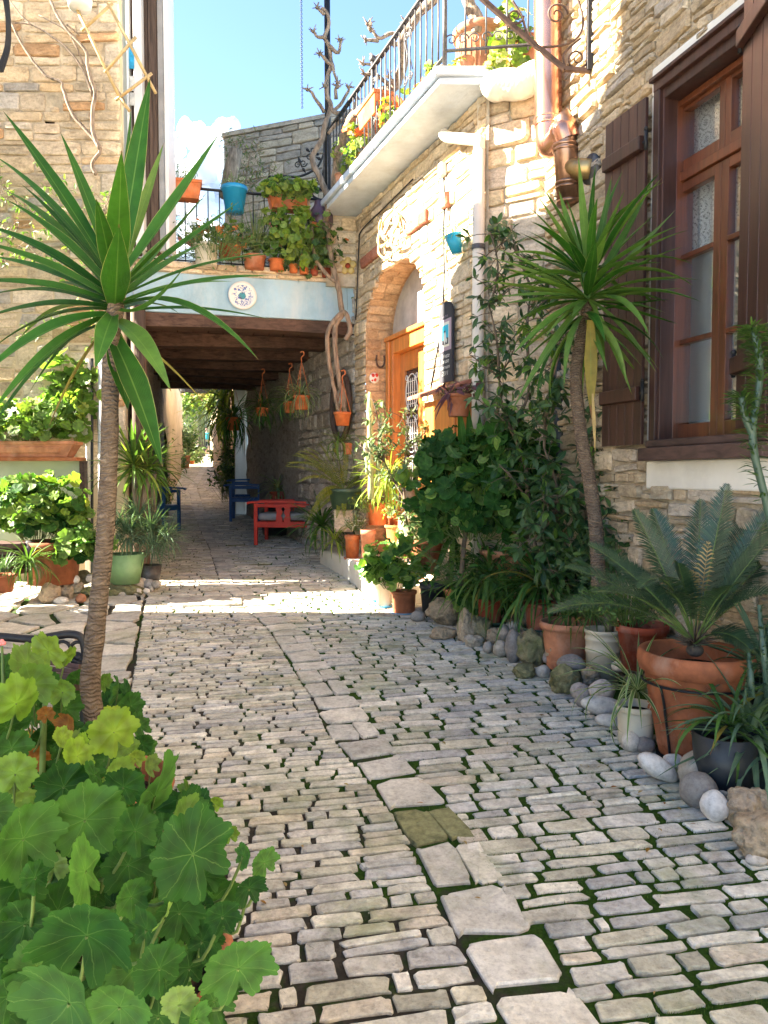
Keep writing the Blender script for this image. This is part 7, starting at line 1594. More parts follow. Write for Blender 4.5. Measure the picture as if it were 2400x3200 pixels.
# ------------------------------------------------------------------ balcony plants
def terr(lb, px, pyt, pyb, Y, r, mat, **k):
    c = at(px, pyb, Y); return potted(lb, c, r, r * .78, at(px, pyt, Y).z - c.z, mat, **k)
p = terr('large ribbed terracotta pot with tree trunk on the balcony corner', 1500, 102, 262, 6.5, .225, m_ter2, ribs=False)
mb = MB(); c = at(1500, 262, 6.5); hh = at(1500, 102, 6.5).z - c.z
for i in range(30):
    a = 2 * pi * i / 30; r0, r1 = .225 * .80, .225 * .89; mb.tube([V((c.x + r0 * cos(a), c.y + r0 * sin(a), c.z + hh * .12)), V((c.x + r1 * cos(a), c.y + r1 * sin(a), c.z + hh * .68))], .006, 4)
mb.build('rib', m_ter2, p, True, 'stuff')
p = terr('terracotta pot of trailing autumn geraniums beside the copper flue', 1640, 130, 240, 6.3, .14, m_ter3)
bush(p, at(1600, 120, 6.2), (.17, .14, .30), 120, (.03, .065), [l_lemon, l_gery, l_pinkf, l_yelf], (4, 3, 1, 1), 90, RD_MID, 91, True, (.3, 1.05), -1)
p = terr('small pot of trailing yellow geranium behind the corner railing', 1560, 180, 240, 6.05, .07, m_ter); bush(p, at(1555, 195, 5.98), (.10, .08, .08), 26, (.03, .055), [l_lemon, l_yelf], (3, 1), 0, RD_MID, 92, True, (.3, 1), -1)
for (px, py, Y, rx, n, mats, wt, lb) in ((1370, 245, 6.35, .14, 40, [l_lemon, l_gery, l_flower], (5, 2, 1), 'yellow green geranium on the balcony nearest the corner post'), (1440, 225, 6.2, .10, 26, [l_lemon, l_yelf], (3, 1), 'small yellow leaved plant under the big ribbed pot'), (1340, 290, 6.7, .12, 24, [l_lemon, l_flower], (2, 1), 'geranium with orange leaves second along the balcony'),
        (1240, 350, 7.3, .18, 46, [l_gery, l_flower, l_pinkf], (3, 3, 1), 'orange blooming geranium midway along the balcony'), (1225, 390, 7.5, .12, 20, [l_lemon], None, 'lime green geranium under the orange blooming one'), (1130, 450, 8.0, .22, 70, [l_gerl, l_flower, l_lemon], (3, 2, 2), 'large geranium with orange blooms on the far balcony'), (1060, 470, 8.5, .10, 20, [l_lemon], None, 'lime leaved stem plant next to the black post'), (1100, 520, 8.4, .13, 26, [l_lemon, l_gery], (2, 1), 'trailing lime geranium at the far balcony end'), (1190, 400, 7.8, .10, 16, [l_pinkf, l_lemon], (1, 1), 'pink flowering geranium on the balcony')):
    c = at(px, py, Y); r = thing('geranium', lb, 'plant', (c.x, c.y, ZS + .16)); pot(r, (c.x + .03, c.y, ZS + .15), .08, .06, .13, m_ter2); bush(r, c, (rx, rx * .8, rx), n, (.035, .06), mats, wt, 0, RD_MID, int(px), True, (.3, 1.05), -.8, .5, foot=(c.x + .03, c.y, ZS + .22))
for (px, py, Y, lb) in ((1172, 370, 7.7, 'terracotta window box hung on the balcony railing'),):
    c = at(px, 385, Y); r = thing('railing_planter', lb, 'planter', tuple(c)); boxpot(r, c, .50, .2, .2, m_ter3, atan2(uA.y, uA.x))
# ------------------------------------------------------------------ bridge terrace pots
Yr = 8.85
def hang(px, pyt, pyb, w, mat, lb, d=.16):
    a = dz(px, pyb, d); b = dz(px, pyt, d); r = thing('railing_pot', lb, 'potted plant', tuple(a)); return r, a, b
r, a, b = hang(733, 585, 665, 0, m_bluepl, 'bright blue round pot clipped on the bridge railing', .2); pot(r, a, .145, .10, b.z - a.z, m_bluepl, rim='flat')
bush(r, b + V((0, 0, .06)), (.17, .12, .12), 90, (.03, .06), [l_grey, l_gerl], (1, 1), 0, LF_N, 101)
ang = atan2(uD.y, uD.x)
def hangbox(px0, px1, pyt, pyb, mat, lb, ex=None):
    a, b = dz(px0, pyb, .17), dz(px1, pyb, .17); t = dz((px0 + px1) / 2, pyt, .17); c = (a + b) / 2; r = thing('railing_planter', lb, 'planter', tuple(c)); boxpot(r, c, (a - b).length, .2, t.z - c.z, mat, ang); return r, c, t
r, c, t = hangbox(838, 968, 606, 660, m_ter3, 'long orange planter box with trailing ivy geranium on the bridge railing')
bush(r, at(900, 590, 8.6), (.34, .16, .13), 170, (.03, .055), [l_gerl, l_lemon, l_shrub], (2, 2, 1), 0, RD_MID, 102, True, (.3, 1.05), -.6)
iv = thing('trailing_ivy', 'curtain of lobed ivy leaves hanging from the long orange planter box', 'climber', tuple(t))
bush(iv, at(925, 720, 8.55), (.20, .10, .38), 150, (.03, .065), [l_gerl, l_lemon, l_gery], (3, 2, 1), 120, RD_MID, 103, True, (.3, 1.05), -1, .7)
bush(iv, at(860, 700, 8.6), (.16, .10, .28), 50, (.03, .055), [l_gerl, l_lemon], (3, 2), 0, RD_MID, 104, True, (.3, 1.05), -1, .7)
r, c, t = hangbox(535, 628, 568, 626, m_ter3, 'orange planter box on the bridge railing nearest the tower'); bush(r, t + V((-.1, 0, .1)), (.25, .12, .16), 60, (.05, .09), [l_hedge, l_shrub], (1, 1), 0, LF_N, 105)
for (px, pyt, pyb, rad, m, lb) in ((795, 800, 842, .13, m_ter, 'brown clay pot on the bridge terrace left of three orange ones'), (866, 812, 846, .10, m_ter3, 'orange clay pot second from the vine side on the bridge terrace'), (917, 826, 852, .055, m_ter3, 'small orange clay pot in the middle of the terrace row'), (950, 828, 856, .06, m_ter3, 'small orange clay pot right of the middle one'), (982, 832, 860, .05, m_terred, 'small red clay pot near the vine'), (1020, 838, 866, .06, m_terred, 'dark red pot at the vine foot on the terrace'), (645, 765, 832, .14, m_cream2, 'cream plastic tub on the bridge terrace'), (718, 770, 806, .14, m_terred, 'dark red bowl behind the pink bird')):
    c = dz(px, pyb, -.30 if px < 1000 else -.2); zt_ = dz(px, pyt, -.3).z; c.z = min(c.z, zt_ - .05); p = potted(lb, c, rad, rad * .8, zt_ - c.z, m)
    bush(p, V((c.x, c.y, zt_ + .12)), (rad * 1.5, rad * 1.2, .16), 46, (.025, .05), [l_gerl, l_shrub, l_flower], (3, 3, 1), 0, RD_MID, int(px))
gr = thing('tall_grass_pot', 'wispy asparagus grass behind the railing beside the long orange planter', 'plant', tuple(dz(800, 800, -.4))); strap_plant(gr, dz(800, 800, -.4), 130, .62, [l_hedge, l_dry, l_shrub], 0, [blade_var(.012, d, .2, 6) for d in (.1, .4, .8)], 88, 50, 106)
tb = thing('terrace_shrub', 'dark leafy plants behind the bridge railing under the blue pot', 'shrub', tuple(dz(700, 830, -.6)))
bush(tb, dz(670, 740, -.6), (.7, .3, .34), 420, (.03, .06), [l_hedge, l_shrub, l_ficus, l_flower], (4, 4, 4, .3), 0, LF, 107, True, (.2, 1.05), -1)
tb2 = thing('terrace_shrub', 'dark foliage behind the railing beneath the balcony end', 'shrub', tuple(dz(960, 830, -.6)))
bush(tb2, dz(960, 760, -.55), (.42, .25, .38), 320, (.03, .055), [l_shrub, l_ficus, l_gerl, l_flower], (4, 4, 3, .15), 0, RD_MID, 108, True, (.2, 1.05), -1)
jug = thing('clay_jug', 'dark violet glazed jug behind the terrace railing', 'jug', tuple(dz(1000, 740, -.25))); mb = MB(); mb.lathe([(.001, 0), (.08, 0), (.15, .12), (.15, .22), (.07, .33), (.06, .38)], 24, Matrix.Translation(dz(1000, 735, -.25))); mb.build('body', plain('violet glaze', (.08, .05, .08), .35, var=.2), jug, True)
# pink birds
def bird(px, py, s, lb, fl=1):
    q = dz(px, py, .12); r = thing('bird_ornament', lb, 'ornament', tuple(q), 'pink metal birds on the bridge railing'); out = [(-1.0, .30), (-.86, .36), (-.62, .12), (-.3, .12), (.15, .18), (.5, .42), (.62, .62), (.85, .66), (1.0, .52), (.96, .1), (.85, -.3), (.55, -.58), (.2, -.58), (-.15, -.38), (-.5, -.1), (-.9, .0)]
    a = dz(px + 10, py, .12) - q; T = a.normalized(); k = s
    vs = [q + T * (x * k * fl) + Z * (z * k) + nD * d for d in (-.012, .012) for x, z in out]; n = len(out); mb = MB()
    mb.add(vs, [tuple(range(n)) if fl > 0 else tuple(reversed(range(n))), tuple(reversed(range(n, 2 * n)))] + [(i, n + i, n + (i + 1) % n, (i + 1) % n) for i in range(n)]); mb.build('body', m_pink, r)
    mb = MB(); mb.tube(spline([q + T * (x * k * fl) + Z * (z * k) + nD * .016 for x, z in ((.15, -.05), (.45, -.32), (.75, -.2), (.82, .15))], 4), .004, 5); mb.build('wing_line', m_redp, r)
bird(717, 758, .155, 'pink metal bird before the dark red bowl on the bridge railing'); bird(595, 752, .14, 'pink metal bird partly behind the left yucca leaves'); bird(858, 700, .12, 'pink metal bird half hidden in the trailing ivy')
for (px, py) in ((500, 745), (490, 720)):
    pass
c = dz(505, 765, .1); p = potted('blue bucket on the bridge terrace behind the yucca leaves', c, .16, .12, .22, m_bluepl); bush(p, V((c.x, c.y, c.z + .3)), (.2, .15, .14), 60, (.03, .05), [l_hedge, l_lemon], (1, 1), 0, LF, 111)
# ornate iron screen
sc2 = thing('iron_screen', 'curling wrought iron screen with leaf tips beside the black post', 'railing', tuple(dz(950, 640, -.4)))
I = lambda x, y: at(700 + x * .27125, 350 + y * .27125, 9.3)
for P in (((510, 750), (700, 740), (850, 745), (1000, 690), (1100, 600), (1180, 400)), ((520, 740), (640, 770), (800, 800), (1000, 850), (1190, 920)), ((1000, 900), (1040, 980), (1190, 1040))):
    mb = MB(); mb.tube(spline([I(x, y) for x, y in P], 5), .014, 7); mb.build('rail', m_iron, sc2, True)
for (x, y, r, sg) in ((540, 800, 36, 1), (700, 830, 36, -1), (790, 850, 32, 1), (850, 610, 36, 1), (915, 590, 38, -1), (985, 520, 36, 1), (1030, 440, 34, -1), (1170, 690, 38, 1), (1090, 860, 44, -1), (1160, 900, 34, 1), (1070, 800, 30, 1)):
    mb = MB(); scroll(mb, I(x, y), ax_, az_ , r * .27125 * 9.3 / F * 1.1, 1.4, 20, .008, sg); mb.build('scroll', m_iron, sc2, True)
for (x, y, x1, y1) in ((940, 420, 990, 460), (850, 510, 900, 640), (1120, 550, 1060, 520), (1170, 780, 1130, 700), (1090, 500, 1060, 470), (900, 640, 940, 700)):
    mb = MB(); a, b = I(x, y), I(x1, y1); mb.tube([a, a.lerp(b, .35), b], [.002, .02, .006], 6); mb.build('leaf', m_iron, sc2, True)
# dry bush and cypress-like trunk on the far building
db = thing('dry_climber', 'half dry climbing bush on the grey stone building', 'climber', tuple(at(760, 600, 13)))
D_ = lambda x, y: at(700 + x * .27125, 350 + y * .27125, 12.5)
shrub(db, [(D_(150, 900), D_(130, 500), .03), (D_(130, 500), D_(150, 320), .02), (D_(130, 500), D_(300, 420), .015), (D_(250, 850), D_(300, 500), .02), (D_(300, 700), D_(500, 640), .015), (D_(500, 640), D_(620, 700), .01), (D_(300, 500), D_(340, 330), .01), (D_(150, 400), D_(60, 380), .012), (D_(250, 850), D_(420, 780), .014)], 420, (.06, .10), [l_hedge, l_dry, l_lemon], 112, 0, LF_N, .2, 4, m_bark2)
mb = MB(); mb.tube([at(712, 620, 12), at(722, 540, 12), at(738, 470, 12)], [.13, .12, .1], 10); tag(mb.build('wall_post', m_bark2, None, True), 'tan leaning post at the corner of the grey building', 'post')
# ------------------------------------------------------------------ hanging baskets at the passage mouth
def basket(px, pyt, pyb, Y, r, hook, lb, leaf, n, ln, sd, sq=False, var=None, e1=-50):
    c = at(px, pyb, Y); t = at(px, pyt, Y); g = thing('hanging_basket', lb, 'hanging plant', tuple(c)); h = t.z - c.z
    pot(g, c, r, r * .72, h, m_ter3, rim='flat', n=8 if sq else 28)
    hk = at(px, hook, Y); mb = MB()
    for k in range(3):
        a = k * 2.09 + .4; mb.tube([V((t.x + r * cos(a), t.y + r * sin(a), t.z)), hk], .004, 5)
    mb.tube(spline([hk, hk + V((0, 0, .05)), hk + V((.03, 0, .08)), hk + V((.02, 0, .12)), hk + V((-.015, 0, .11))], 4), .007, 6); mb.build('hanger', m_ter3, g, True, 'stuff')
    strap_plant(g, t + V((0, 0, .01)), n, ln, [leaf], min(n, 60), var or BL_SPI, 75, e1, sd)
basket(942, 1237, 1280, 9.35, .105, 1130, 'spider plant in an orange hexagonal basket hanging at the passage mouth', l_spider, 70, .42, 121, True)
basket(905, 1255, 1290, 9.9, .085, 1165, 'dark spider plant in an orange basket just behind the hexagonal one', l_lily, 50, .44, 122)
basket(1070, 1288, 1330, 8.75, .10, 1190, 'small plant in a round orange basket hanging below the vine', l_shrub, 26, .16, 123, False, None, 10)
basket(820, 1275, 1300, 11.0, .10, 1180, 'shadowy long leaved basket deep in the passage', l_lily, 60, .55, 124)
basket(730, 1305, 1345, 14.4, .15, 1190, 'square dark basket with trailing leaves against the white pillar', l_lily, 70, .95, 125, True, None, -60)
c = at(1068, 1385, 8.6); g = thing('wall_pot', 'spider plant in a small clay pot on the pier under the round basket', 'potted plant', tuple(c)); pot(g, at(1085, 1420, 8.7), .06, .045, .13, m_ter); strap_plant(g, at(1060, 1380, 8.6), 44, .34, [l_spiderd], 0, BL_SPI, 80, -60, 126)
mb = MB(); P = [PT(.35 + .02 * sin(t), 2.35 + .40 * cos(t), .08) + uA * (.32 * sin(t)) for t in [2 * pi * i / 30 for i in range(31)]]; mb.tube(P, .035, 8); tag(mb.build('yoke_ring', m_beamz, None, True), 'dark round wooden hoop hung on the passage wall', 'hoop')
# thing on the passage wall: post and pot on barrel
mb = MB(); a = at(925, 1580, 12.3); mb.tube([V((a.x, a.y, zg(12.3))), V((a.x, a.y, 3.3))], .06, 10); tag(mb.build('wooden_post', woodm('dark red post', (.10, .03, .02)), None, True), 'dark red post standing inside the passage', 'post')
c = at(868, 1600, 12.4); brl = thing('barrel', 'black barrel table behind the red armchair', 'barrel', (c.x, c.y, zg(c.y))); mb = MB(); mb.lathe([(.001, 0), (.24, 0), (.27, .22), (.27, .34), (.25, .48), (.001, .48)], 26, Matrix.Translation((c.x, c.y, zg(c.y)))); mb.build('body', m_black, brl, True)
p = potted('striped spider plant in a clay pot on the black barrel', (c.x, c.y, zg(c.y) + .48), .13, .10, .22, m_terred); strap_plant(p, (c.x, c.y, zg(c.y) + .74), 56, .5, [l_spider], 0, BL_SPI, 80, -40, 127)
# ------------------------------------------------------------------ chairs
def armchair(lb, o, yaw, m, w=.62, d=.6, hs=.36, ha=.60, hb=.95, cush=False, splat=True, grp=None, lean=.18):
    """x forward (seat front), y to the chair's left"""
    r = thing('armchair', lb, 'chair', tuple(o), grp); Mx = Matrix.Translation(V(o)) @ Matrix.Rotation(yaw, 4, 'Z'); q = lambda x, y, z: Mx @ V((x, y, z))
    def bm_(a, b, ww, hh, nm, up=(0, 0, 1)):
        mb = MB(); u3 = (Mx.to_3x3() @ V(up)); mb.beam(q(*a), q(*b), ww, hh, u3); mb.build(nm, m, r, bevel=.004)
    for sx, sy, hh in ((1, 1, ha), (1, -1, ha), (-1, 1, ha), (-1, -1, ha)): bm_((sx * d / 2, sy * w / 2, 0), (sx * d / 2, sy * w / 2, hh), .05, .05, 'leg', (1, 0, 0))
    for sy in (1, -1):
        mb = MB(); P = spline([q(-d / 2 - .05, sy * w / 2, ha + .01), q(0, sy * w / 2, ha + .03), q(d / 2 + .05, sy * w / 2, ha + .02), q(d / 2 + .12, sy * w / 2, ha + .0)], 4)
        for a, b in zip(P, P[1:]): mb.beam(a, b, .075, .03)
        mb.build('armrest', m, r)
        bm_((-d / 2, sy * w / 2, hs - .05), (d / 2, sy * w / 2, hs - .05), .03, .07, 'side_rail'); bm_((-d / 2, sy * w / 2, ha - .03), (d / 2, sy * w / 2, ha - .03), .028, .05, 'side_rail')
        if splat:
            for k in (-1, 1):
                out = [(k * .012, hs - .015), (k * .012, hs + .05), (k * .035, hs + .085), (k * .012, hs + .12), (k * .012, ha - .11), (k * .03, ha - .08), (k * .012, ha - .055), (k * .11, ha - .055), (k * .095, (hs + ha) / 2), (k * .11, hs - .015)]
                n = len(out); mb = MB(); vs = [q(x, sy * w / 2 + dd, z) for dd in (-.011, .011) for x, z in out]; mb.add(vs, [tuple(range(n)), tuple(reversed(range(n, 2 * n)))] + [(i, (i + 1) % n, n + (i + 1) % n, n + i) for i in range(n)]); mb.build('splat', m, r)
    bm_((d / 2, -w / 2, hs - .05), (d / 2, w / 2, hs - .05), .03, .08, 'front_rail')
    for i in range(5): x = -d / 2 + d * (i + .5) / 5; bm_((x, -w / 2, hs - .01), (x, w / 2, hs - .01), d / 5 - .012, .018, 'seat_slat')
    for sy in (1, -1): bm_((-d / 2, sy * (w / 2 - .04), hs), (-d / 2 - lean, sy * (w / 2 - .04), hb), .045, .035, 'back_post', (1, 0, 0))
    for i in range(4): y = -w / 2 + .13 + (w - .26) * i / 3; bm_((-d / 2 - .01, y, hs + .05), (-d / 2 - lean + .005, y, hb - .04), .02, .075, 'back_slat', (0, 1, 0))
    bm_((-d / 2 - lean, -w / 2, hb), (-d / 2 - lean, w / 2, hb), .03, .09, 'top_rail')
    if cush:
        mb = MB(); c = q(.02, 0, hs + .065); mb.box((0, 0, 0), (d * .92, w * .86, .11), Matrix.Translation(c) @ Matrix.Rotation(yaw, 4, 'Z')); o2 = mb.build('cushion', m_cush, r, True, bevel=.045)
    return r
armchair('bright red wooden armchair with grey cushion in the passage mouth', (lambda g: V((g.x, g.y, zg(g.y))))(G(900, 1697)), pi - .06, m_redp, w=.72, d=.80, hs=.34, ha=.60, hb=1.0, cush=True, lean=.14)
armchair('dark blue wooden armchair with arms towards the lane, left side of the passage', (lambda g: V((g.x - .18, g.y, zg(g.y))))(G(510, 1668)), -.10, m_bluep, w=.66, d=.66, hs=.47, ha=.72, hb=1.0, splat=False)
g = G(755, 1630); o = V((g.x + .05, g.y + .2, zg(g.y)))
armchair('dark blue wooden chair backed against the passage wall, first of the stacked pair', o, pi + .1, m_bluep, w=.55, d=.52, hs=.45, ha=.66, hb=1.25, splat=False, lean=.08)
armchair('dark blue wooden chair behind the first blue one in the passage', V((o.x - .1, o.y + .85, zg(o.y + .85))), pi + .1, m_bluep, w=.6, d=.55, hs=.42, ha=.68, hb=1.18, splat=False, lean=.08)
# ------------------------------------------------------------------ far alley plants, person
def fy(px, py): return G(px, py)
def farpot(lb, px, pyt, pyb, Y, wpx, mat=m_ter2): 
    c = at(px, pyb, Y); r = wpx / 2 * Y / F; return potted(lb, c, r, r * .75, at(px, pyt, Y).z - c.z, mat)
p = farpot('large terracotta pot with dark bush on the far alley left', 574, 1423, 1463, 34.0, 44); bush(p, at(575, 1375, 34.2), (.75, .6, .85), 420, (.10, .2), [l_shrub, l_ficus, l_hedge], (2, 2, 1), 0, LF, 131, True, (.3, 1.05), -.8)
p = farpot('terracotta pot at the alley bend partly hidden by a yucca leaf', 505, 1466, 1490, 24.0, 46, m_ter3); bush(p, at(500, 1455, 24), (.35, .3, .2), 80, (.07, .12), [l_shrub], None, 0, LF, 132)
p = farpot('orange pot with ferny basket hanging on the far ochre wall', 530, 1302, 1322, 33.0, 26, m_ter3); bush(p, at(545, 1298, 33), (.55, .4, .35), 200, (.08, .16), [l_lemon, l_gerl], (1, 1), 0, LF_N, 133)
p = farpot('small orange pot on the ground before the far post', 600, 1440, 1450, 36.0, 16, m_ter3)
for (px, py, Y, rx, rz, n, mats, lb, sd) in ((490, 1400, 22, .55, .75, 460, [l_hedge, l_shrub, l_grey], 'dusty sage bush against the ochre alley wall', 141), (588, 1375, 38, .55, 1.3, 520, [l_hedge, l_shrub], 'tall wispy bush before the far wooden post', 142), (540, 1350, 34, .6, .6, 240, [l_hedge, l_dry], 'brownish bush under the hanging orange pot', 143), (590, 1262, 40, .9, .8, 420, [l_lemon, l_gerl, l_hedge], 'yellow green climber round the far post', 144), (668, 1262, 42, .7, .6, 320, [l_lemon, l_hedge], 'pale green creeper right of the far post', 145),
        (720, 1410, 16.6, .32, .35, 240, [l_ficus, l_shrub], 'dark green big leaved bush at the white pillar', 146), (712, 1480, 16.2, .42, .4, 420, [l_ficus, l_shrub, l_gerl], 'low dark bush beside the stacked blue chairs', 147), (510, 1520, 13.6, .3, .3, 240, [l_ficus, l_lemon], 'dark plant behind the left blue chair', 148), (728, 1390, 24, .45, .6, 300, [l_hedge, l_lemon], 'bushy green plant on the right of the far alley', 149), (640, 1235, 44, 1.8, .5, 300, [l_dry, l_hedge], 'brown dry creeper under the far white beam', 150), (500, 1350, 20, .4, .5, 200, [l_hedge, l_lemon], 'leafy climber on the ochre wall above the sage bush', 151)):
    c = at(px, py, Y); r = thing('alley_bush', lb, 'bush', (c.x, c.y, zg(c.y))); bush(r, c, (rx, rx * .7, rz), n, (.05 * Y / 14, .11 * Y / 14), mats, None if len(mats) == 1 else [3] + [1] * (len(mats) - 1), 0, LF if sd != 148 else LF_N, sd, True, (.25, 1.05), -1, foot=(c.x, c.y, zg(c.y)))
# bright dracaena on the right
dr = thing('dracaena_tree', 'bright yellow green dracaena leaves before the white pillar', 'tree', tuple(at(700, 1500, 17)))
pc = Pieces('leaf', [blade_var(.06, d, .4, 8, .5, .4) for d in (.3, .7, 1.2, 1.8)], [l_lemon, l_spiderd], True)
for (x, y, n, ln) in ((705, 1225, 60, 1.1), (700, 1270, 50, 1.2), (735, 1215, 40, 1.0), (690, 1310, 30, .9), (728, 1180, 30, .9)): rosette(pc, at(x, y, 17), n, ln, 80, -75, rr, .05, .2, mi=lambda t, r: r.choice([0, 0, 1]))
pc.finish(dr, 120); mb = MB(); mb.tube([at(706, 1445, 17), at(708, 1330, 17), at(706, 1230, 17)], [.09, .08, .07], 10); mb.build('trunk', m_bark2, dr, True)
lan = thing('wall_lantern', 'small iron wall lantern on the far ochre corner', 'lantern', tuple(at(569, 1195, 33))); c = at(571, 1208, 32.5)
mb = MB(); mb.lathe([(.001, 0), (.09, 0), (.14, .28), (.1, .3), (.02, .42), (.001, .42)], 6, Matrix.Translation(c - V((0, 0, .2)))); mb.build('glass', m_irong, lan); mb = MB(); mb.tube([c + V((0, 0, .22)), c + V((-.02, .1, .3)), c + V((-.25, .3, .25))], .02, 6); mb.build('arm', m_iron, lan)
# person walking away with a backpack
YP = 48.0; f0_ = at(648, 1424, YP); H = at(643, 1340, YP).z - f0_.z; k = H / 1.72
per = thing('person', 'distant walker in turquoise shirt, dark shorts and pink cap carrying a backpack', 'person', tuple(f0_))
def skin(nm, verts, edges, rads, mat, root_i=0, sub=1):
    me = bpy.data.meshes.new(nm); me.from_pydata([tuple(f0_ + V(v) * k) for v in verts], edges, []); o = link(nm, me, per); me.materials.append(mat)
    s_ = o.modifiers.new('skin', 'SKIN'); s_.use_smooth_shade = True
    for i, r in enumerate(rads): me.skin_vertices[0].data[i].radius = (r * k, r * k)
    me.skin_vertices[0].data[root_i].use_root = True
    b = o.modifiers.new('sub', 'SUBSURF'); b.levels = b.render_levels = sub; return o
m_skin = plain('skin', (.48, .27, .18), .6, var=.04)
VB = [(0, 0, .95), (0, 0, 1.12), (0, 0, 1.32), (0, .0, 1.43), (0, -.01, 1.50), (0, -.02, 1.62), (.10, 0, .90), (.11, -.10, .50), (.11, .0, .10), (.11, -.14, .03), (-.10, 0, .90), (-.11, .14, .50), (-.11, .22, .12), (-.11, .10, .03), (.19, 0, 1.38), (.25, .04, 1.12), (.24, -.12, .92), (.24, -.18, .84), (-.19, 0, 1.38), (-.25, -.02, 1.12), (-.26, -.16, .94), (-.26, -.22, .87)]
EB = [(0, 1), (1, 2), (2, 3), (3, 4), (4, 5), (0, 6), (6, 7), (7, 8), (8, 9), (0, 10), (10, 11), (11, 12), (12, 13), (3, 14), (14, 15), (15, 16), (16, 17), (3, 18), (18, 19), (19, 20), (20, 21)]
RB = [.13, .12, .14, .09, .05, .095, .085, .055, .04, .035, .085, .055, .04, .035, .05, .04, .03, .028, .05, .04, .03, .028]
skin('body', VB, EB, RB, m_skin, 0, 2)
skin('shirt', [(0, 0, .98), (0, 0, 1.15), (0, 0, 1.34), (0, 0, 1.44), (.20, 0, 1.39), (.26, .03, 1.20), (-.20, 0, 1.39), (-.26, -.01, 1.20)], [(0, 1), (1, 2), (2, 3), (3, 4), (4, 5), (3, 6), (6, 7)], [.165, .15, .165, .10, .07, .06, .07, .06], plain('turquoise cloth', (.01, .33, .42), .9), 0, 2)
skin('shorts', [(0, 0, 1.0), (.10, 0, .88), (.115, -.06, .60), (-.10, 0, .88), (-.115, .08, .60)], [(0, 1), (1, 2), (0, 3), (3, 4)], [.16, .11, .10, .11, .10], plain('navy cloth', (.012, .018, .04), .9), 0, 2)
mb = MB(); mb.ball(f0_ + V((.0, -.02, 1.67)) * k, .115 * k, 14, 8, (1, 1.05, .8)); mb.lathe([(.08 * k, 0), (.16 * k, -.015 * k)], 16, Matrix.Translation(f0_ + V((0, .05, 1.65)) * k)); mb.build('cap', plain('pink cloth', (.62, .30, .30), .9), per, True)
mb = MB(); mb.ball(f0_ + V((.13, .12, 1.20)) * k, .2 * k, 16, 10, (.75, .7, 1.25)); bp_ = mb.build('backpack', plain('dark backpack cloth', (.03, .022, .03), .8), per, True)
mb = MB(); mb.ball(f0_ + V((.20, .10, 1.08)) * k, .13 * k, 12, 8, (.7, .7, 1.1)); mb.build('pocket', plain('brown cloth', (.20, .09, .06), .8), bp_, True)
far_item = thing('unclear_item', 'small dark hand cart at the foot of the far wooden post', 'cart', tuple(at(632, 1425, 47)))  # dark item of unclear kind, given the shape of a hand cart
mb = MB(); mb.ball(at(628, 1400, 47), .32, 14, 8, (1.2, .8, .7)); mb.build('bag', m_black, far_item, True)
for x in (622, 634): mb = MB(); c = at(x, 1418, 47); mb.tube([c + V((0, .18 * cos(t), .18 * sin(t))) for t in [2 * pi * i / 16 for i in range(17)]], .035, 6); mb.build('wheel', m_black, far_item, True)

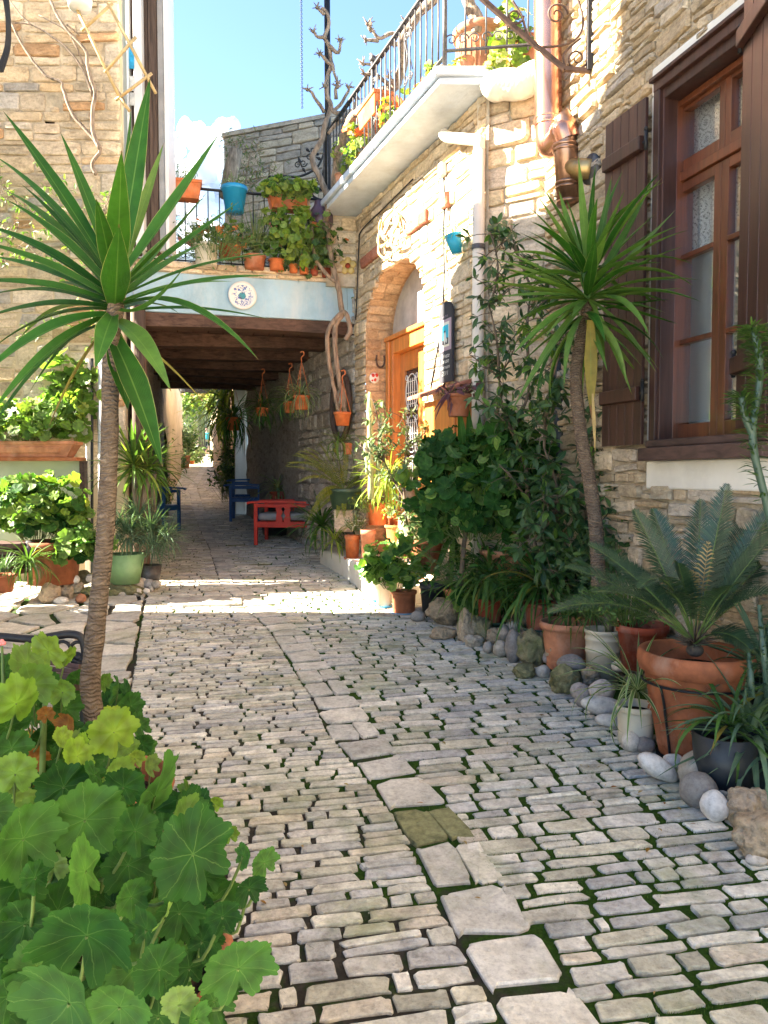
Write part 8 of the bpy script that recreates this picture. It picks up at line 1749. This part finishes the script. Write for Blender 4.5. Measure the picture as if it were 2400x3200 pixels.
mb = MB(); n = 40
for i in range(n + 1):
    y = 13.5 + 41 * i / n; x0, x1 = (-2.72 - .243 * (y - 8.45)) - .3, (3.1825 - .3875 * y) if y < 15.4 else (-2.78 - .2528 * (y - 15.4)) + .3
    mb.v += [(x0, y, zg(y) + .002), (x1, y, zg(y) + .002)]; mb.uv += [(0, 0)] * 2
    if i: k_ = 2 * i; mb.f.append((k_ - 2, k_ - 1, k_ + 1, k_))
o = mb.build('alley_pavement', stone('buff worn paving', [(.46, .41, .32)], 5, .6, .6), None); o['kind'] = 'structure'  # the paving's own buff tone with stone mottling
for (px, py, Y, rx, rz, n, mats, lb, sd) in ((548, 1440, 30, .55, .45, 260, [l_shrub, l_hedge], 'low green bush left of the large far terracotta pot', 161), (612, 1425, 39, .5, .6, 240, [l_hedge, l_shrub], 'grey green bush at the far post foot', 162), (672, 1420, 36, .35, .5, 200, [l_hedge, l_lemon], 'thin bush on the right at the end of the far alley', 163)):
    c = at(px, py, Y); r = thing('alley_bush', lb, 'bush', (c.x, c.y, zg(c.y))); bush(r, c, (rx, rx * .7, rz), n, (.05 * Y / 14, .11 * Y / 14), mats, [3, 1], 0, LF, sd, True, (.25, 1.05), -1, foot=(c.x, c.y, zg(c.y)))
# ------------------------------------------------------------------ moss in the joints, fallen leaves
rm = random.Random(77); vs, fs = [], []
for _ in range(30000):
    Y = 1.7 + 4.2 * rm.random() ** 1.3; X = Xc(Y) + rm.uniform(.0, 1.5)
    if noise.noise(V((X * 1.7, Y * 1.7, 3))) < -.05: continue
    z = zg(Y); h = rm.uniform(.005, .012); a = rm.uniform(0, pi); w = rm.uniform(.001, .0022); dx, dy = cos(a) * w, sin(a) * w; n = len(vs)
    vs += [(X - dx, Y - dy, z), (X + dx, Y + dy, z), (X + rm.uniform(-.004, .004), Y + rm.uniform(-.004, .004), z + h)]; fs.append((n, n + 1, n + 2))
m_moss = leafm('moss blade', [(.03, .085, .01), (.06, .14, .02), (.10, .17, .03)], .9, .2)
link('moss', new_mesh('moss', vs, fs, m_moss), None, 'stuff')
pcl = Pieces('fallen_leaf', LF, [l_dry, l_gerr], True)
for _ in range(90):
    if rm.random() < .65: Y = rm.uniform(2.3, 7); X = 2.30 - .331 * Y - abs(rm.gauss(0, .18))
    else: Y = rm.uniform(2, 7); X = Xc(Y) + rm.uniform(-.9, 1.1)
    a = rm.uniform(0, 6.3); L = rm.uniform(.012, .035); pcl.add(rm.randrange(4), basis(V((cos(a), sin(a), .1)) * L, V((-sin(a), cos(a), .1)) * L, Z * L, (X, Y, zg(Y) + .017)), rm.randrange(2))
fl_ = bpy.data.objects.new('leaf_litter', None); COL.objects.link(fl_); fl_['kind'] = 'stuff'; pcl.finish(fl_, 0)
